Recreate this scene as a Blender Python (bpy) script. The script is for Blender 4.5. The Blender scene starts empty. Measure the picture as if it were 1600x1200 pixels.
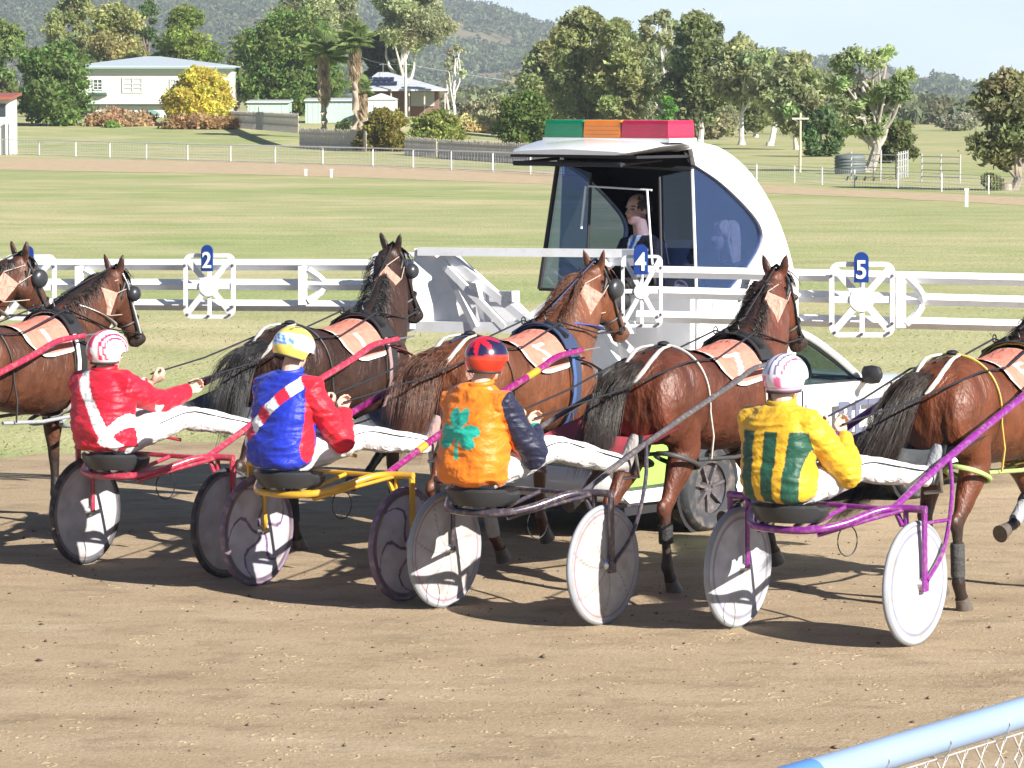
import bpy, math, random
import numpy as np
from mathutils import Vector, Matrix, noise as mnoise
random.seed(7)
RNG = np.random.default_rng(7)
SC = bpy.context.scene
COL = SC.collection
PI = math.pi
R = math.radians

# ---------------------------------------------------------------- camera, sky, sun, exposure
F_PX = 5600.0                       # focal length in pixels of the 1600 px wide photograph
CAM_Z = 3.2
PITCH = math.atan(450.0 / F_PX)
cam_d = bpy.data.cameras.new("camera")
cam = bpy.data.objects.new("camera", cam_d)
COL.objects.link(cam)
cam.location = (0, 0, CAM_Z)
cam.rotation_euler = (PI / 2 - PITCH, 0, 0)
cam_d.sensor_width = 36.0
cam_d.lens = 36.0 * F_PX / 1600.0
cam_d.clip_start = 0.5
cam_d.clip_end = 20000
SC.camera = cam

SUN_AZ = R(134)                     # clockwise from +Y (the view direction)
SUN_EL = R(30)
W = bpy.data.worlds.new("World")
SC.world = W
W.use_nodes = True
wn = W.node_tree
bg = wn.nodes["Background"]
sky = wn.nodes.new("ShaderNodeTexSky")
sky.sky_type = 'NISHITA'
sky.sun_disc = False
sky.sun_elevation = SUN_EL
sky.sun_rotation = SUN_AZ
sky.air_density = 0.7
sky.dust_density = 0.25
sky.ozone_density = 3.0
tint = wn.nodes.new("ShaderNodeMix"); tint.data_type = 'RGBA'; tint.blend_type = 'MULTIPLY'; tint.inputs["Factor"].default_value = 1.0
tint.inputs["B"].default_value = (0.85, 0.88, 0.92, 1)
wn.links.new(sky.outputs[0], tint.inputs["A"])
# a bright milky band of thin cloud low over the horizon
wtc = wn.nodes.new("ShaderNodeTexCoord"); wsx = wn.nodes.new("ShaderNodeSeparateXYZ"); wn.links.new(wtc.outputs["Generated"], wsx.inputs[0])
wmr = wn.nodes.new("ShaderNodeMapRange"); wmr.inputs[1].default_value = 0.0; wmr.inputs[2].default_value = 0.16; wmr.inputs[3].default_value = 1.0; wmr.inputs[4].default_value = 0.0
wn.links.new(wsx.outputs[2], wmr.inputs[0])
wno = wn.nodes.new("ShaderNodeTexNoise"); wno.inputs["Scale"].default_value = 9.0; wno.inputs["Detail"].default_value = 5
wmp = wn.nodes.new("ShaderNodeMapping"); wmp.inputs["Scale"].default_value = (1, 1, 7); wn.links.new(wtc.outputs["Generated"], wmp.inputs["Vector"]); wn.links.new(wmp.outputs[0], wno.inputs["Vector"])
wml = wn.nodes.new("ShaderNodeMath"); wml.operation = 'MULTIPLY_ADD'; wml.inputs[1].default_value = 0.5; wml.inputs[2].default_value = 0.62; wn.links.new(wno.outputs["Fac"], wml.inputs[0])
wmm = wn.nodes.new("ShaderNodeMath"); wmm.operation = 'MULTIPLY'; wn.links.new(wml.outputs[0], wmm.inputs[0]); wn.links.new(wmr.outputs[0], wmm.inputs[1])
band = wn.nodes.new("ShaderNodeMix"); band.data_type = 'RGBA'; band.inputs["B"].default_value = (12.0, 14.2, 15.4, 1)
wn.links.new(wmm.outputs[0], band.inputs["Factor"]); wn.links.new(tint.outputs["Result"], band.inputs["A"])
wn.links.new(band.outputs["Result"], bg.inputs[0])
bg.inputs[1].default_value = 0.05

sun_d = bpy.data.lights.new("sun", 'SUN')
sun = bpy.data.objects.new("sun", sun_d)
COL.objects.link(sun)
sun_d.energy = 5.0
sun_d.angle = R(0.5)
sun_d.color = (1.0, 0.95, 0.87)
sdir = Vector((math.sin(SUN_AZ) * math.cos(SUN_EL), math.cos(SUN_AZ) * math.cos(SUN_EL), math.sin(SUN_EL)))
sun.rotation_euler = sdir.to_track_quat('Z', 'Y').to_euler()
sun.location = sdir * 60

SC.cycles.caustics_reflective = False
SC.cycles.caustics_refractive = False
SC.view_settings.view_transform = 'Standard'
SC.view_settings.look = 'None'
SC.view_settings.gamma = 1.0
SC.view_settings.use_curve_mapping = False
SC.view_settings.exposure = 1.14

# ---------------------------------------------------------------- photo pixel -> place in the world
def ray(px, py):
    u = (px - 800) / F_PX
    v = (600 - py) / F_PX
    c, s = math.cos(PITCH), math.sin(PITCH)
    return Vector((u, c + v * s, -s + v * c))
def G(px, py, z=0.0):
    d = ray(px, py)
    t = (z - CAM_Z) / d.z
    return Vector((d.x * t, d.y * t, z))
def D(px, py, Y):
    d = ray(px, py)
    t = Y / d.y
    return Vector((d.x * t, Y, CAM_Z + d.z * t))

# ---------------------------------------------------------------- scene-graph helpers
def tag(o, label=None, cat=None, group=None, kind=None):
    if label: o["label"] = label
    if cat: o["category"] = cat
    if group: o["group"] = group
    if kind: o["kind"] = kind
    return o
def thing(name, label, cat, loc=(0, 0, 0), rz=0.0, group=None):
    o = bpy.data.objects.new(name, None)
    o.empty_display_size = 0.2
    COL.objects.link(o)
    o.location = loc
    o.rotation_euler = (0, 0, rz)
    return tag(o, label, cat, group)

class MB:
    """mesh builder: collects shapes into one mesh"""
    def __init__(self):
        self.v = []; self.f = []; self.m = []; self.c = []
        self.mi = 0; self.col = (1, 1, 1)
        self.smooth = True
    def add(self, verts, faces):
        b = len(self.v)
        for p in verts:
            self.v.append((float(p[0]), float(p[1]), float(p[2])))
            self.c.append(self.col)
        for f in faces:
            self.f.append(tuple(b + i for i in f)); self.m.append(self.mi)
        return b
    def box(self, c, s, rz=0.0, rx=0.0, ry=0.0):
        M = Matrix.Translation(c) @ Matrix.Rotation(rz, 4, 'Z') @ Matrix.Rotation(ry, 4, 'Y') @ Matrix.Rotation(rx, 4, 'X')
        h = Vector(s) * 0.5
        vs = [M @ Vector((x * h.x, y * h.y, z * h.z)) for z in (-1, 1) for y in (-1, 1) for x in (-1, 1)]
        self.add(vs, [(0, 2, 3, 1), (4, 5, 7, 6), (0, 1, 5, 4), (2, 6, 7, 3), (0, 4, 6, 2), (1, 3, 7, 5)])
    def loft(self, rings, cap=True, closed=False):
        n = len(rings[0]); vs = [p for r in rings for p in r]; fs = []
        m = len(rings)
        for i in range(m - 1 if not closed else m):
            a = i * n; b = ((i + 1) % m) * n
            for j in range(n):
                k = (j + 1) % n
                fs.append((a + j, a + k, b + k, b + j))
        if cap and not closed:
            fs.append(tuple(reversed(range(n)))); fs.append(tuple((m - 1) * n + j for j in range(n)))
        self.add(vs, fs)
    def tube(self, pts, r, n=10, up=(0, 0, 1), rv=None, cap=True, closed=False, twist=0.0):
        """r: radius (or list) across; rv: radius along up (or list)"""
        pts = [Vector(p) for p in pts]; m = len(pts)
        rl = r if isinstance(r, (list, tuple)) else [r] * m
        vl = rl if rv is None else (rv if isinstance(rv, (list, tuple)) else [rv] * m)
        rings = []; up = Vector(up)
        for i, p in enumerate(pts):
            if closed: t = pts[(i + 1) % m] - pts[i - 1]
            else: t = pts[min(i + 1, m - 1)] - pts[max(i - 1, 0)]
            if t.length < 1e-9: t = Vector((0, 0, 1))
            t.normalize()
            s = t.cross(up)
            if s.length < 1e-3: s = t.cross(Vector((0, 1, 0.01)))
            if s.length < 1e-3: s = t.cross(Vector((1, 0, 0)))
            s.normalize(); u = s.cross(t).normalized()
            rings.append([p + s * (math.cos(2 * PI * j / n + twist) * rl[i]) + u * (math.sin(2 * PI * j / n + twist) * vl[i]) for j in range(n)])
        self.loft(rings, cap, closed)
    def ell(self, c, r, n=16, m=10, M=None):
        c = Vector(c); rings = []
        for i in range(1, m):
            a = PI * i / m
            rings.append([(math.sin(a) * math.cos(2 * PI * j / n) * r[0], math.sin(a) * math.sin(2 * PI * j / n) * r[1], -math.cos(a) * r[2]) for j in range(n)])
        vs = [p for q in rings for p in q] + [(0, 0, -r[2]), (0, 0, r[2])]
        if M is not None: vs = [M @ Vector(p) for p in vs]
        vs = [Vector(p) + c for p in vs]
        fs = []
        for i in range(m - 2):
            for j in range(n):
                k = (j + 1) % n
                fs.append((i * n + j, i * n + k, (i + 1) * n + k, (i + 1) * n + j))
        b = (m - 1) * n
        for j in range(n):
            k = (j + 1) % n
            fs.append((b, k, j)); fs.append((b + 1, (m - 2) * n + j, (m - 2) * n + k))
        self.add(vs, fs)
    def lathe(self, prof, M, n=48, closed=False):
        """prof: list of (radius, height); axis = local Z of M"""
        rings = [[M @ Vector((r * math.cos(2 * PI * j / n), r * math.sin(2 * PI * j / n), h)) for j in range(n)] for r, h in prof]
        self.loft(rings, cap=not closed, closed=closed)
    def poly(self, pts, th=None):
        """flat polygon (list of 3-D points), optionally extruded by vector th"""
        n = len(pts)
        if th is None:
            self.add(pts, [tuple(range(n))]); return
        th = Vector(th); q = [Vector(p) + th for p in pts]
        self.add(list(pts) + q, [tuple(reversed(range(n))), tuple(range(n, 2 * n))] + [(j, (j + 1) % n, n + (j + 1) % n, n + j) for j in range(n)])
    def bar(self, a, b, w, h=None, up=(0, 0, 1)):
        h = w if h is None else h
        a = Vector(a); b = Vector(b); t = (b - a).normalized(); s = t.cross(Vector(up))
        if s.length < 1e-3: s = t.cross(Vector((0, 1, 0)))
        s.normalize(); u = s.cross(t)
        ring = lambda p: [p + s * (w / 2) * x + u * (h / 2) * y for x, y in ((-1, -1), (1, -1), (1, 1), (-1, 1))]
        self.loft([ring(a), ring(b)])
    def build(self, name, mats, parent=None, smooth=None, colors=False, link=True):
        me = bpy.data.meshes.new(name)
        me.from_pydata(self.v, [], self.f)
        mats = mats if isinstance(mats, (list, tuple)) else [mats]
        for m in mats: me.materials.append(m)
        me.polygons.foreach_set("material_index", self.m)
        if colors:
            set_col(me, np.array(self.c, dtype=np.float32))
        finish(me, self.smooth if smooth is None else smooth)
        o = bpy.data.objects.new(name, me)
        if link: COL.objects.link(o)
        if parent is not None: o.parent = parent
        return o

def finish(me, smooth, ang=45):
    if smooth:
        me.polygons.foreach_set("use_smooth", [True] * len(me.polygons))
        try: me.set_sharp_from_angle(angle=R(ang))
        except Exception: pass
    me.update()
def set_col(me, c):
    at = me.color_attributes.new("Col", 'FLOAT_COLOR', 'POINT')
    a = np.ones((len(me.vertices), 4), dtype=np.float32); a[:, :3] = c
    at.data.foreach_set("color", a.ravel())
def obj(name, me, parent=None):
    o = bpy.data.objects.new(name, me); COL.objects.link(o)
    if parent is not None: o.parent = parent
    return o
def np_mesh(name, verts, faces, mat, cols=None, mat_idx=None, smooth=False):
    """fast mesh from numpy arrays; faces is (n,k)"""
    me = bpy.data.meshes.new(name)
    n, k = faces.shape
    me.vertices.add(len(verts)); me.vertices.foreach_set("co", np.ascontiguousarray(verts, dtype=np.float32).ravel())
    me.loops.add(n * k); me.loops.foreach_set("vertex_index", np.ascontiguousarray(faces, dtype=np.int32).ravel())
    me.polygons.add(n)
    me.polygons.foreach_set("loop_start", np.arange(0, n * k, k, dtype=np.int32))
    me.polygons.foreach_set("loop_total", np.full(n, k, dtype=np.int32))
    for m in (mat if isinstance(mat, (list, tuple)) else [mat]): me.materials.append(m)
    if mat_idx is not None: me.polygons.foreach_set("material_index", mat_idx.astype(np.int32))
    me.update(calc_edges=True)
    if cols is not None: set_col(me, cols)
    if smooth: me.polygons.foreach_set("use_smooth", np.ones(n, dtype=bool))
    return me
def fuse(mb, name, voxel, smooth=6, fac=0.5):
    """one continuous skin over all the shapes in mb"""
    o = mb.build(name + "_raw", [], None, smooth=False, link=True) if False else None
    me = bpy.data.meshes.new(name + "_raw"); me.from_pydata(mb.v, [], mb.f); me.update()
    o = bpy.data.objects.new(name + "_raw", me); COL.objects.link(o)
    r = o.modifiers.new("r", 'REMESH'); r.mode = 'VOXEL'; r.voxel_size = voxel; r.use_smooth_shade = True
    if smooth:
        s = o.modifiers.new("s", 'SMOOTH'); s.iterations = smooth; s.factor = fac
    dg = bpy.context.evaluated_depsgraph_get()
    out = bpy.data.meshes.new_from_object(o.evaluated_get(dg))
    bpy.data.objects.remove(o); bpy.data.meshes.remove(me)
    out.name = name
    out.polygons.foreach_set("use_smooth", [True] * len(out.polygons))
    return out
def co_of(me):
    a = np.empty(len(me.vertices) * 3, dtype=np.float32); me.vertices.foreach_get("co", a); return a.reshape(-1, 3)
def no_of(me):
    a = np.empty(len(me.vertices) * 3, dtype=np.float32); me.vertices.foreach_get("normal", a); return a.reshape(-1, 3)
def set_co(me, a):
    me.vertices.foreach_set("co", np.ascontiguousarray(a, dtype=np.float32).ravel()); me.update()
def put_mat(me, m):
    me.materials.clear(); me.materials.append(m)
def text_mesh(s, size, depth):
    cu = bpy.data.curves.new("lettering", 'FONT'); cu.body = s; cu.size = size; cu.extrude = depth
    cu.align_x = 'CENTER'; cu.align_y = 'CENTER'; cu.offset = size * 0.018
    o = bpy.data.objects.new("lettering", cu); COL.objects.link(o)
    dg = bpy.context.evaluated_depsgraph_get()
    me = bpy.data.meshes.new_from_object(o.evaluated_get(dg))
    v = co_of(me).copy(); f = [tuple(p.vertices) for p in me.polygons]
    bpy.data.objects.remove(o); bpy.data.curves.remove(cu); bpy.data.meshes.remove(me)
    return v, f
def smoothstep(a, b, x):
    t = np.clip((x - a) / (b - a), 0, 1); return t * t * (3 - 2 * t)
def spline(pts, n):
    """Catmull-Rom through pts"""
    P = [Vector(p) for p in pts]; P = [P[0] * 2 - P[1]] + P + [P[-1] * 2 - P[-2]]
    out = []; segs = len(P) - 3
    for i in range(n):
        t = i / (n - 1) * segs; k = min(int(t), segs - 1); t -= k
        a, b, c, d = P[k:k + 4]
        out.append(0.5 * ((2 * b) + (c - a) * t + (2 * a - 5 * b + 4 * c - d) * t * t + (3 * b - a - 3 * c + d) * t ** 3))
    return out
# ---------------------------------------------------------------- materials (all procedural)
def node_mat(name):
    m = bpy.data.materials.new(name); m.use_nodes = True
    nt = m.node_tree; b = nt.nodes["Principled BSDF"]
    return m, nt, b
def paint(name, col, rough=0.5, metal=0.0, var=0.12, scale=6.0, bump=0.0, coat=0.0, bscale=60.0, dirt=None, dirt_amt=0.0):
    m, nt, b = node_mat(name); N = nt.nodes; L = nt.links
    tc = N.new("ShaderNodeTexCoord"); no = N.new("ShaderNodeTexNoise")
    no.inputs["Scale"].default_value = scale; no.inputs["Detail"].default_value = 6
    L.new(tc.outputs["Object"], no.inputs["Vector"])
    mx = N.new("ShaderNodeMix"); mx.data_type = 'RGBA'
    mx.inputs["A"].default_value = (*[max(0, c * (1 - var)) for c in col], 1)
    mx.inputs["B"].default_value = (*[min(1, c * (1 + var)) for c in col], 1)
    L.new(no.outputs["Fac"], mx.inputs["Factor"])
    out = mx.outputs["Result"]
    if dirt:
        n2 = N.new("ShaderNodeTexNoise"); n2.inputs["Scale"].default_value = scale * 2.3; n2.inputs["Detail"].default_value = 8
        L.new(tc.outputs["Object"], n2.inputs["Vector"])
        rp = N.new("ShaderNodeMapRange"); rp.inputs[1].default_value = 0.5; rp.inputs[2].default_value = 0.72; rp.inputs[4].default_value = dirt_amt
        L.new(n2.outputs["Fac"], rp.inputs[0])
        m2 = N.new("ShaderNodeMix"); m2.data_type = 'RGBA'; m2.inputs["B"].default_value = (*dirt, 1)
        L.new(out, m2.inputs["A"]); L.new(rp.outputs[0], m2.inputs["Factor"]); out = m2.outputs["Result"]
    L.new(out, b.inputs["Base Color"])
    b.inputs["Roughness"].default_value = rough; b.inputs["Metallic"].default_value = metal
    if coat: b.inputs["Coat Weight"].default_value = coat; b.inputs["Coat Roughness"].default_value = 0.08
    if bump:
        n3 = N.new("ShaderNodeTexNoise"); n3.inputs["Scale"].default_value = bscale; n3.inputs["Detail"].default_value = 4
        L.new(tc.outputs["Object"], n3.inputs["Vector"])
        bp = N.new("ShaderNodeBump"); bp.inputs["Strength"].default_value = bump; bp.inputs["Distance"].default_value = 0.01
        L.new(n3.outputs["Fac"], bp.inputs["Height"]); L.new(bp.outputs[0], b.inputs["Normal"])
    return m
def attr_mat(name, rough=0.5, coat=0.0, var=0.1, scale=30.0, bump=0.0, bscale=60.0, sheen=0.0, spec=0.5, stretch=(1, 1, 1), transl=0.0, fold=None):
    m, nt, b = node_mat(name); N = nt.nodes; L = nt.links
    at = N.new("ShaderNodeAttribute"); at.attribute_name = "Col"
    tc = N.new("ShaderNodeTexCoord"); mp = N.new("ShaderNodeMapping"); mp.inputs["Scale"].default_value = stretch
    L.new(tc.outputs["Object"], mp.inputs["Vector"])
    no = N.new("ShaderNodeTexNoise"); no.inputs["Scale"].default_value = scale; no.inputs["Detail"].default_value = 6
    L.new(mp.outputs[0], no.inputs["Vector"])
    rp = N.new("ShaderNodeMapRange"); rp.inputs[1].default_value = 0.25; rp.inputs[2].default_value = 0.75
    rp.inputs[3].default_value = 1 - var; rp.inputs[4].default_value = 1 + var
    L.new(no.outputs["Fac"], rp.inputs[0])
    mu = N.new("ShaderNodeVectorMath"); mu.operation = 'SCALE'
    L.new(at.outputs["Color"], mu.inputs[0]); L.new(rp.outputs[0], mu.inputs["Scale"])
    L.new(mu.outputs[0], b.inputs["Base Color"])
    b.inputs["Roughness"].default_value = rough
    b.inputs["Specular IOR Level"].default_value = spec
    if coat: b.inputs["Coat Weight"].default_value = coat; b.inputs["Coat Roughness"].default_value = 0.2
    if sheen: b.inputs["Sheen Weight"].default_value = sheen
    if bump:
        n3 = N.new("ShaderNodeTexNoise"); n3.inputs["Scale"].default_value = bscale; n3.inputs["Detail"].default_value = 5
        L.new(mp.outputs[0], n3.inputs["Vector"])
        bp = N.new("ShaderNodeBump"); bp.inputs["Strength"].default_value = bump; bp.inputs["Distance"].default_value = 0.01
        L.new(n3.outputs["Fac"], bp.inputs["Height"]); L.new(bp.outputs[0], b.inputs["Normal"])
        if fold:
            n4 = N.new("ShaderNodeTexNoise"); n4.inputs["Scale"].default_value = fold[0]; n4.inputs["Detail"].default_value = 3; n4.inputs["Distortion"].default_value = fold[1]
            L.new(mp.outputs[0], n4.inputs["Vector"]); b2 = N.new("ShaderNodeBump"); b2.inputs["Strength"].default_value = fold[3]; b2.inputs["Distance"].default_value = fold[2]
            L.new(n4.outputs["Fac"], b2.inputs["Height"]); L.new(bp.outputs[0], b2.inputs["Normal"]); L.new(b2.outputs[0], b.inputs["Normal"])
    if transl:
        tr = N.new("ShaderNodeBsdfTranslucent"); L.new(mu.outputs[0], tr.inputs["Color"])
        ms = N.new("ShaderNodeMixShader"); ms.inputs[0].default_value = transl
        L.new(b.outputs[0], ms.inputs[1]); L.new(tr.outputs[0], ms.inputs[2])
        L.new(ms.outputs[0], N["Material Output"].inputs["Surface"])
    return m
def glass_mat(name, tint, gloss=0.18, body=None, body_amt=0.0):
    m, nt, b = node_mat(name); N = nt.nodes; L = nt.links
    tr = N.new("ShaderNodeBsdfTransparent"); tr.inputs[0].default_value = (*tint, 1)
    gl = N.new("ShaderNodeBsdfGlossy"); gl.inputs["Roughness"].default_value = 0.03; gl.inputs[0].default_value = (0.85, 0.92, 1, 1)
    fr = N.new("ShaderNodeFresnel"); fr.inputs[0].default_value = 1.5
    ad = N.new("ShaderNodeMath"); ad.operation = 'MULTIPLY_ADD'; ad.inputs[1].default_value = 0.35; ad.inputs[2].default_value = gloss
    L.new(fr.outputs[0], ad.inputs[0])
    base = tr
    if body:
        df = N.new("ShaderNodeBsdfDiffuse"); df.inputs[0].default_value = (*body, 1)
        base = N.new("ShaderNodeMixShader"); base.inputs[0].default_value = body_amt
        L.new(tr.outputs[0], base.inputs[1]); L.new(df.outputs[0], base.inputs[2])
    mx = N.new("ShaderNodeMixShader"); L.new(ad.outputs[0], mx.inputs[0]); L.new(base.outputs[0], mx.inputs[1]); L.new(gl.outputs[0], mx.inputs[2])
    L.new(mx.outputs[0], N["Material Output"].inputs["Surface"])
    return m

M = {}
M['horse'] = attr_mat("horse_coat", rough=0.47, coat=0.04, var=0.42, scale=9, bump=0.7, bscale=60, spec=0.5, stretch=(1, 1, 0.45), fold=(9, 0.8, 0.05, 0.45))
M['hair'] = attr_mat("horse_hair", rough=0.45, var=0.3, scale=40)
M['satin'] = attr_mat("racing_satin", rough=0.5, var=0.10, scale=8, bump=0.4, bscale=40, sheen=0.1, spec=0.4, stretch=(1, 1, 1.5), fold=(5.0, 1.4, 0.06, 0.36))
M['cloth'] = attr_mat("woven_cloth", rough=0.75, var=0.12, scale=14, bump=0.3, bscale=45, fold=(9, 1.8, 0.04, 0.6))
M['skin'] = attr_mat("skin", rough=0.5, var=0.08, scale=40, bump=0.1, bscale=150)
M['helmet'] = attr_mat("helmet_shell", rough=0.22, coat=0.7, var=0.03, scale=8)
M['disc'] = attr_mat("wheel_disc_plastic", rough=0.5, var=0.22, scale=7, bump=0.05, bscale=12)
M['leaf'] = attr_mat("leaves", rough=0.6, var=0.2, scale=0.6, transl=0.5, spec=0.3)
M['barkattr'] = attr_mat("tree_bark", rough=0.85, var=0.3, scale=3, bump=0.4, bscale=14)
M['plate'] = attr_mat("number_plate", rough=0.35, var=0.04)
M['strap'] = attr_mat("harness_webbing", rough=0.55, var=0.15, scale=50)
M['white'] = paint("white_gate_paint", (0.78, 0.79, 0.81), 0.35, var=0.05, dirt=(0.5, 0.46, 0.4), dirt_amt=0.25)
M['carwhite'] = paint("white_car_paint", (0.80, 0.80, 0.80), 0.18, var=0.02, coat=0.6)
M['black'] = paint("black_leather", (0.018, 0.018, 0.02), 0.45, var=0.3)
M['seat'] = paint("black_seat_vinyl", (0.03, 0.032, 0.036), 0.35, var=0.3, bump=0.1)
M['tyre'] = paint("tyre_rubber", (0.035, 0.038, 0.045), 0.75, var=0.2, dirt=(0.25, 0.2, 0.15), dirt_amt=0.5)
M['greytyre'] = paint("pale_tyre_rubber", (0.30, 0.32, 0.36), 0.7, var=0.15, dirt=(0.3, 0.25, 0.19), dirt_amt=0.5)
M['mauvetyre'] = paint("mauve_tyre_rubber", (0.16, 0.11, 0.17), 0.7, var=0.2, dirt=(0.4, 0.34, 0.3), dirt_amt=0.6)
M['steel'] = paint("bright_steel", (0.6, 0.6, 0.6), 0.3, 0.9, var=0.1)
M['dirtchip'] = (0.32, 0.25, 0.18)
for nm, c in (('red', (0.42, 0.03, 0.07)), ('yellow', (0.60, 0.33, 0.02)), ('purple', (0.20, 0.02, 0.22)), ('charcoal', (0.05, 0.04, 0.06)), ('magenta', (0.25, 0.01, 0.14)), ('grey', (0.085, 0.08, 0.09))):
    M['f_' + nm] = paint(nm + "_frame_enamel", c, 0.28, var=0.2, coat=0.4, scale=14, dirt=M['dirtchip'], dirt_amt=0.5)
M['apron'] = paint("grey_mud_apron", (0.10, 0.11, 0.12), 0.6, var=0.2, dirt=(0.3, 0.26, 0.2), dirt_amt=0.3)
M['lineblack'] = paint("dark_interior_trim", (0.02, 0.02, 0.024), 0.6, var=0.2)
M['rail'] = paint("pale_galvanised_pipe", (0.27, 0.37, 0.53), 0.4, 0.1, var=0.08, scale=4, bump=0.03)
M['bluetape'] = paint("blue_tape", (0.08, 0.20, 0.5), 0.4, var=0.1)
M['wire'] = paint("galvanised_wire", (0.55, 0.55, 0.55), 0.45, 0.4, var=0.1)
# ---------------------------------------------------------------- ground, tracks, hills
def zt(x, y):
    x = np.asarray(x, dtype=float); y = np.asarray(y, dtype=float)
    return 1.6 * smoothstep(205, 300, y) * smoothstep(6, -14, x - 0.02 * (y - 200))

def ground_mat(name, kind):
    m, nt, b = node_mat(name); N = nt.nodes; L = nt.links
    geo = N.new("ShaderNodeNewGeometry")
    def nz(scale, detail=6, rough=0.6, stretch=None, rot=0.0):
        n = N.new("ShaderNodeTexNoise"); n.inputs["Scale"].default_value = scale; n.inputs["Detail"].default_value = detail; n.inputs["Roughness"].default_value = rough
        if stretch:
            mp = N.new("ShaderNodeMapping"); mp.inputs["Scale"].default_value = stretch; mp.inputs["Rotation"].default_value = (0, 0, rot)
            L.new(geo.outputs["Position"], mp.inputs["Vector"]); L.new(mp.outputs[0], n.inputs["Vector"])
        else: L.new(geo.outputs["Position"], n.inputs["Vector"])
        return n.outputs["Fac"]
    def ramp(fac, stops):
        r = N.new("ShaderNodeValToRGB"); e = r.color_ramp.elements
        while len(e) < len(stops): e.new(0.5)
        for i, (p, c) in enumerate(stops): e[i].position = p; e[i].color = (*c, 1)
        L.new(fac, r.inputs[0]); return r.outputs[0]
    def mix(a, bb, fac, mode='MIX'):
        x = N.new("ShaderNodeMix"); x.data_type = 'RGBA'; x.blend_type = mode
        for s, vv in (("A", a), ("B", bb)):
            if isinstance(vv, tuple): x.inputs[s].default_value = (*vv, 1)
            else: L.new(vv, x.inputs[s])
        if isinstance(fac, float): x.inputs["Factor"].default_value = fac
        else: L.new(fac, x.inputs["Factor"])
        return x.outputs["Result"]
    def rng(fac, a, bb, c=0.0, d=1.0):
        r = N.new("ShaderNodeMapRange"); r.inputs[1].default_value = a; r.inputs[2].default_value = bb; r.inputs[3].default_value = c; r.inputs[4].default_value = d
        L.new(fac, r.inputs[0]); return r.outputs[0]
    if kind == 'grass':
        big = nz(0.16, 6, 0.65, (0.8, 0.9, 1)); mid = nz(0.5, 6, 0.65, (0.8, 1.3, 1)); fine = nz(9.0, 4, 0.7, (1.0, 0.6, 1))
        green = ramp(mid, [(0.3, (0.235, 0.29, 0.11)), (0.7, (0.36, 0.39, 0.175))])
        straw = ramp(mid, [(0.3, (0.42, 0.365, 0.20)), (0.7, (0.57, 0.49, 0.31))])
        c = mix(green, straw, rng(big, 0.44, 0.72))
        c = mix(c, straw, rng(nz(0.012, 3, 0.5, (1, 3, 1)), 0.45, 0.6, 0.0, 0.4))
        c = mix(c, (0.17, 0.165, 0.07), rng(fine, 0.55, 0.8, 0.0, 0.5))
        c = mix(c, (0.55, 0.47, 0.28), rng(nz(14.0, 3, 0.6), 0.62, 0.78, 0.0, 0.4))
        hgt = fine; bs, bd = 0.8, 0.05; b.inputs["Roughness"].default_value = 0.9
    else:
        rot = R(-56)
        big = nz(0.35, 5, 0.6, (0.35, 1.6, 1), rot); st = nz(1.2, 8, 0.65, (0.35, 1.5, 1), rot); fine = nz(28, 6, 0.75); grit = nz(60, 4, 0.7)
        A, B_, C_ = ((0.28, 0.205, 0.125), (0.395, 0.30, 0.195), (0.50, 0.40, 0.28)) if kind == 'dirt' else ((0.42, 0.31, 0.19), (0.50, 0.39, 0.255), (0.58, 0.48, 0.34))
        c = ramp(st, [(0.3, A), (0.52, B_), (0.75, C_)])
        c = mix(c, B_, rng(big, 0.3, 0.7, 0.2, 0.75))
        c = mix(c, tuple(x * 0.62 for x in A), rng(fine, 0.52, 0.74, 0.0, 0.6))
        c = mix(c, (0.62, 0.54, 0.42), rng(grit, 0.58, 0.70, 0.0, 0.75))
        n5 = nz(5.5, 7, 0.7, (0.5, 1.6, 1), rot)
        c = mix(c, (0.12, 0.085, 0.055), rng(n5, 0.62, 0.76, 0.0, 0.5))
        c = mix(c, (0.17, 0.125, 0.08), rng(nz(2.2, 8, 0.7, (0.8, 1.1, 1), rot), 0.5, 0.68, 0.0, 0.55))
        c = mix(c, (0.52, 0.43, 0.31), rng(nz(1.1, 7, 0.7, (0.5, 1.3, 1), rot), 0.56, 0.7, 0.0, 0.5))
        ma = N.new("ShaderNodeMath"); ma.operation = 'MULTIPLY_ADD'; ma.inputs[1].default_value = 0.5
        L.new(st, ma.inputs[0]); L.new(fine, ma.inputs[2]); hgt = ma.outputs[0]; bs, bd = 0.6, 0.03; b.inputs["Roughness"].default_value = 0.95
    L.new(c, b.inputs["Base Color"]); b.inputs["Specular IOR Level"].default_value = 0.15
    bp = N.new("ShaderNodeBump"); bp.inputs["Strength"].default_value = bs; bp.inputs["Distance"].default_value = bd
    L.new(hgt, bp.inputs["Height"]); L.new(bp.outputs[0], b.inputs["Normal"])
    return m
M['grass'] = ground_mat("dry_paddock_grass", 'grass')
M['dirt'] = ground_mat("sandy_track_dirt", 'dirt')
M['fardirt'] = ground_mat("ochre_far_track_dirt", 'far')

def grid_mesh(xs, ys, zf):
    X, Y = np.meshgrid(xs, ys); Z = zf(X, Y)
    v = np.stack([X.ravel(), Y.ravel(), Z.ravel()], 1); nx = len(xs)
    i, j = np.meshgrid(np.arange(len(ys) - 1), np.arange(nx - 1), indexing='ij'); a = (i * nx + j).ravel()
    return v, np.stack([a, a + 1, a + nx + 1, a + nx], 1)
v, f = grid_mesh(np.concatenate([[-2500, -1200, -500], np.linspace(-200, 200, 81), [500, 1200, 2500]]),
                 np.concatenate([[-60, 0, 60], np.linspace(120, 460, 69), [700, 1200, 2000, 3600]]), lambda X, Y: zt(X, Y))
tag(obj("ground", np_mesh("ground", v, f, M['grass'], smooth=True)), kind="structure")

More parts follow.
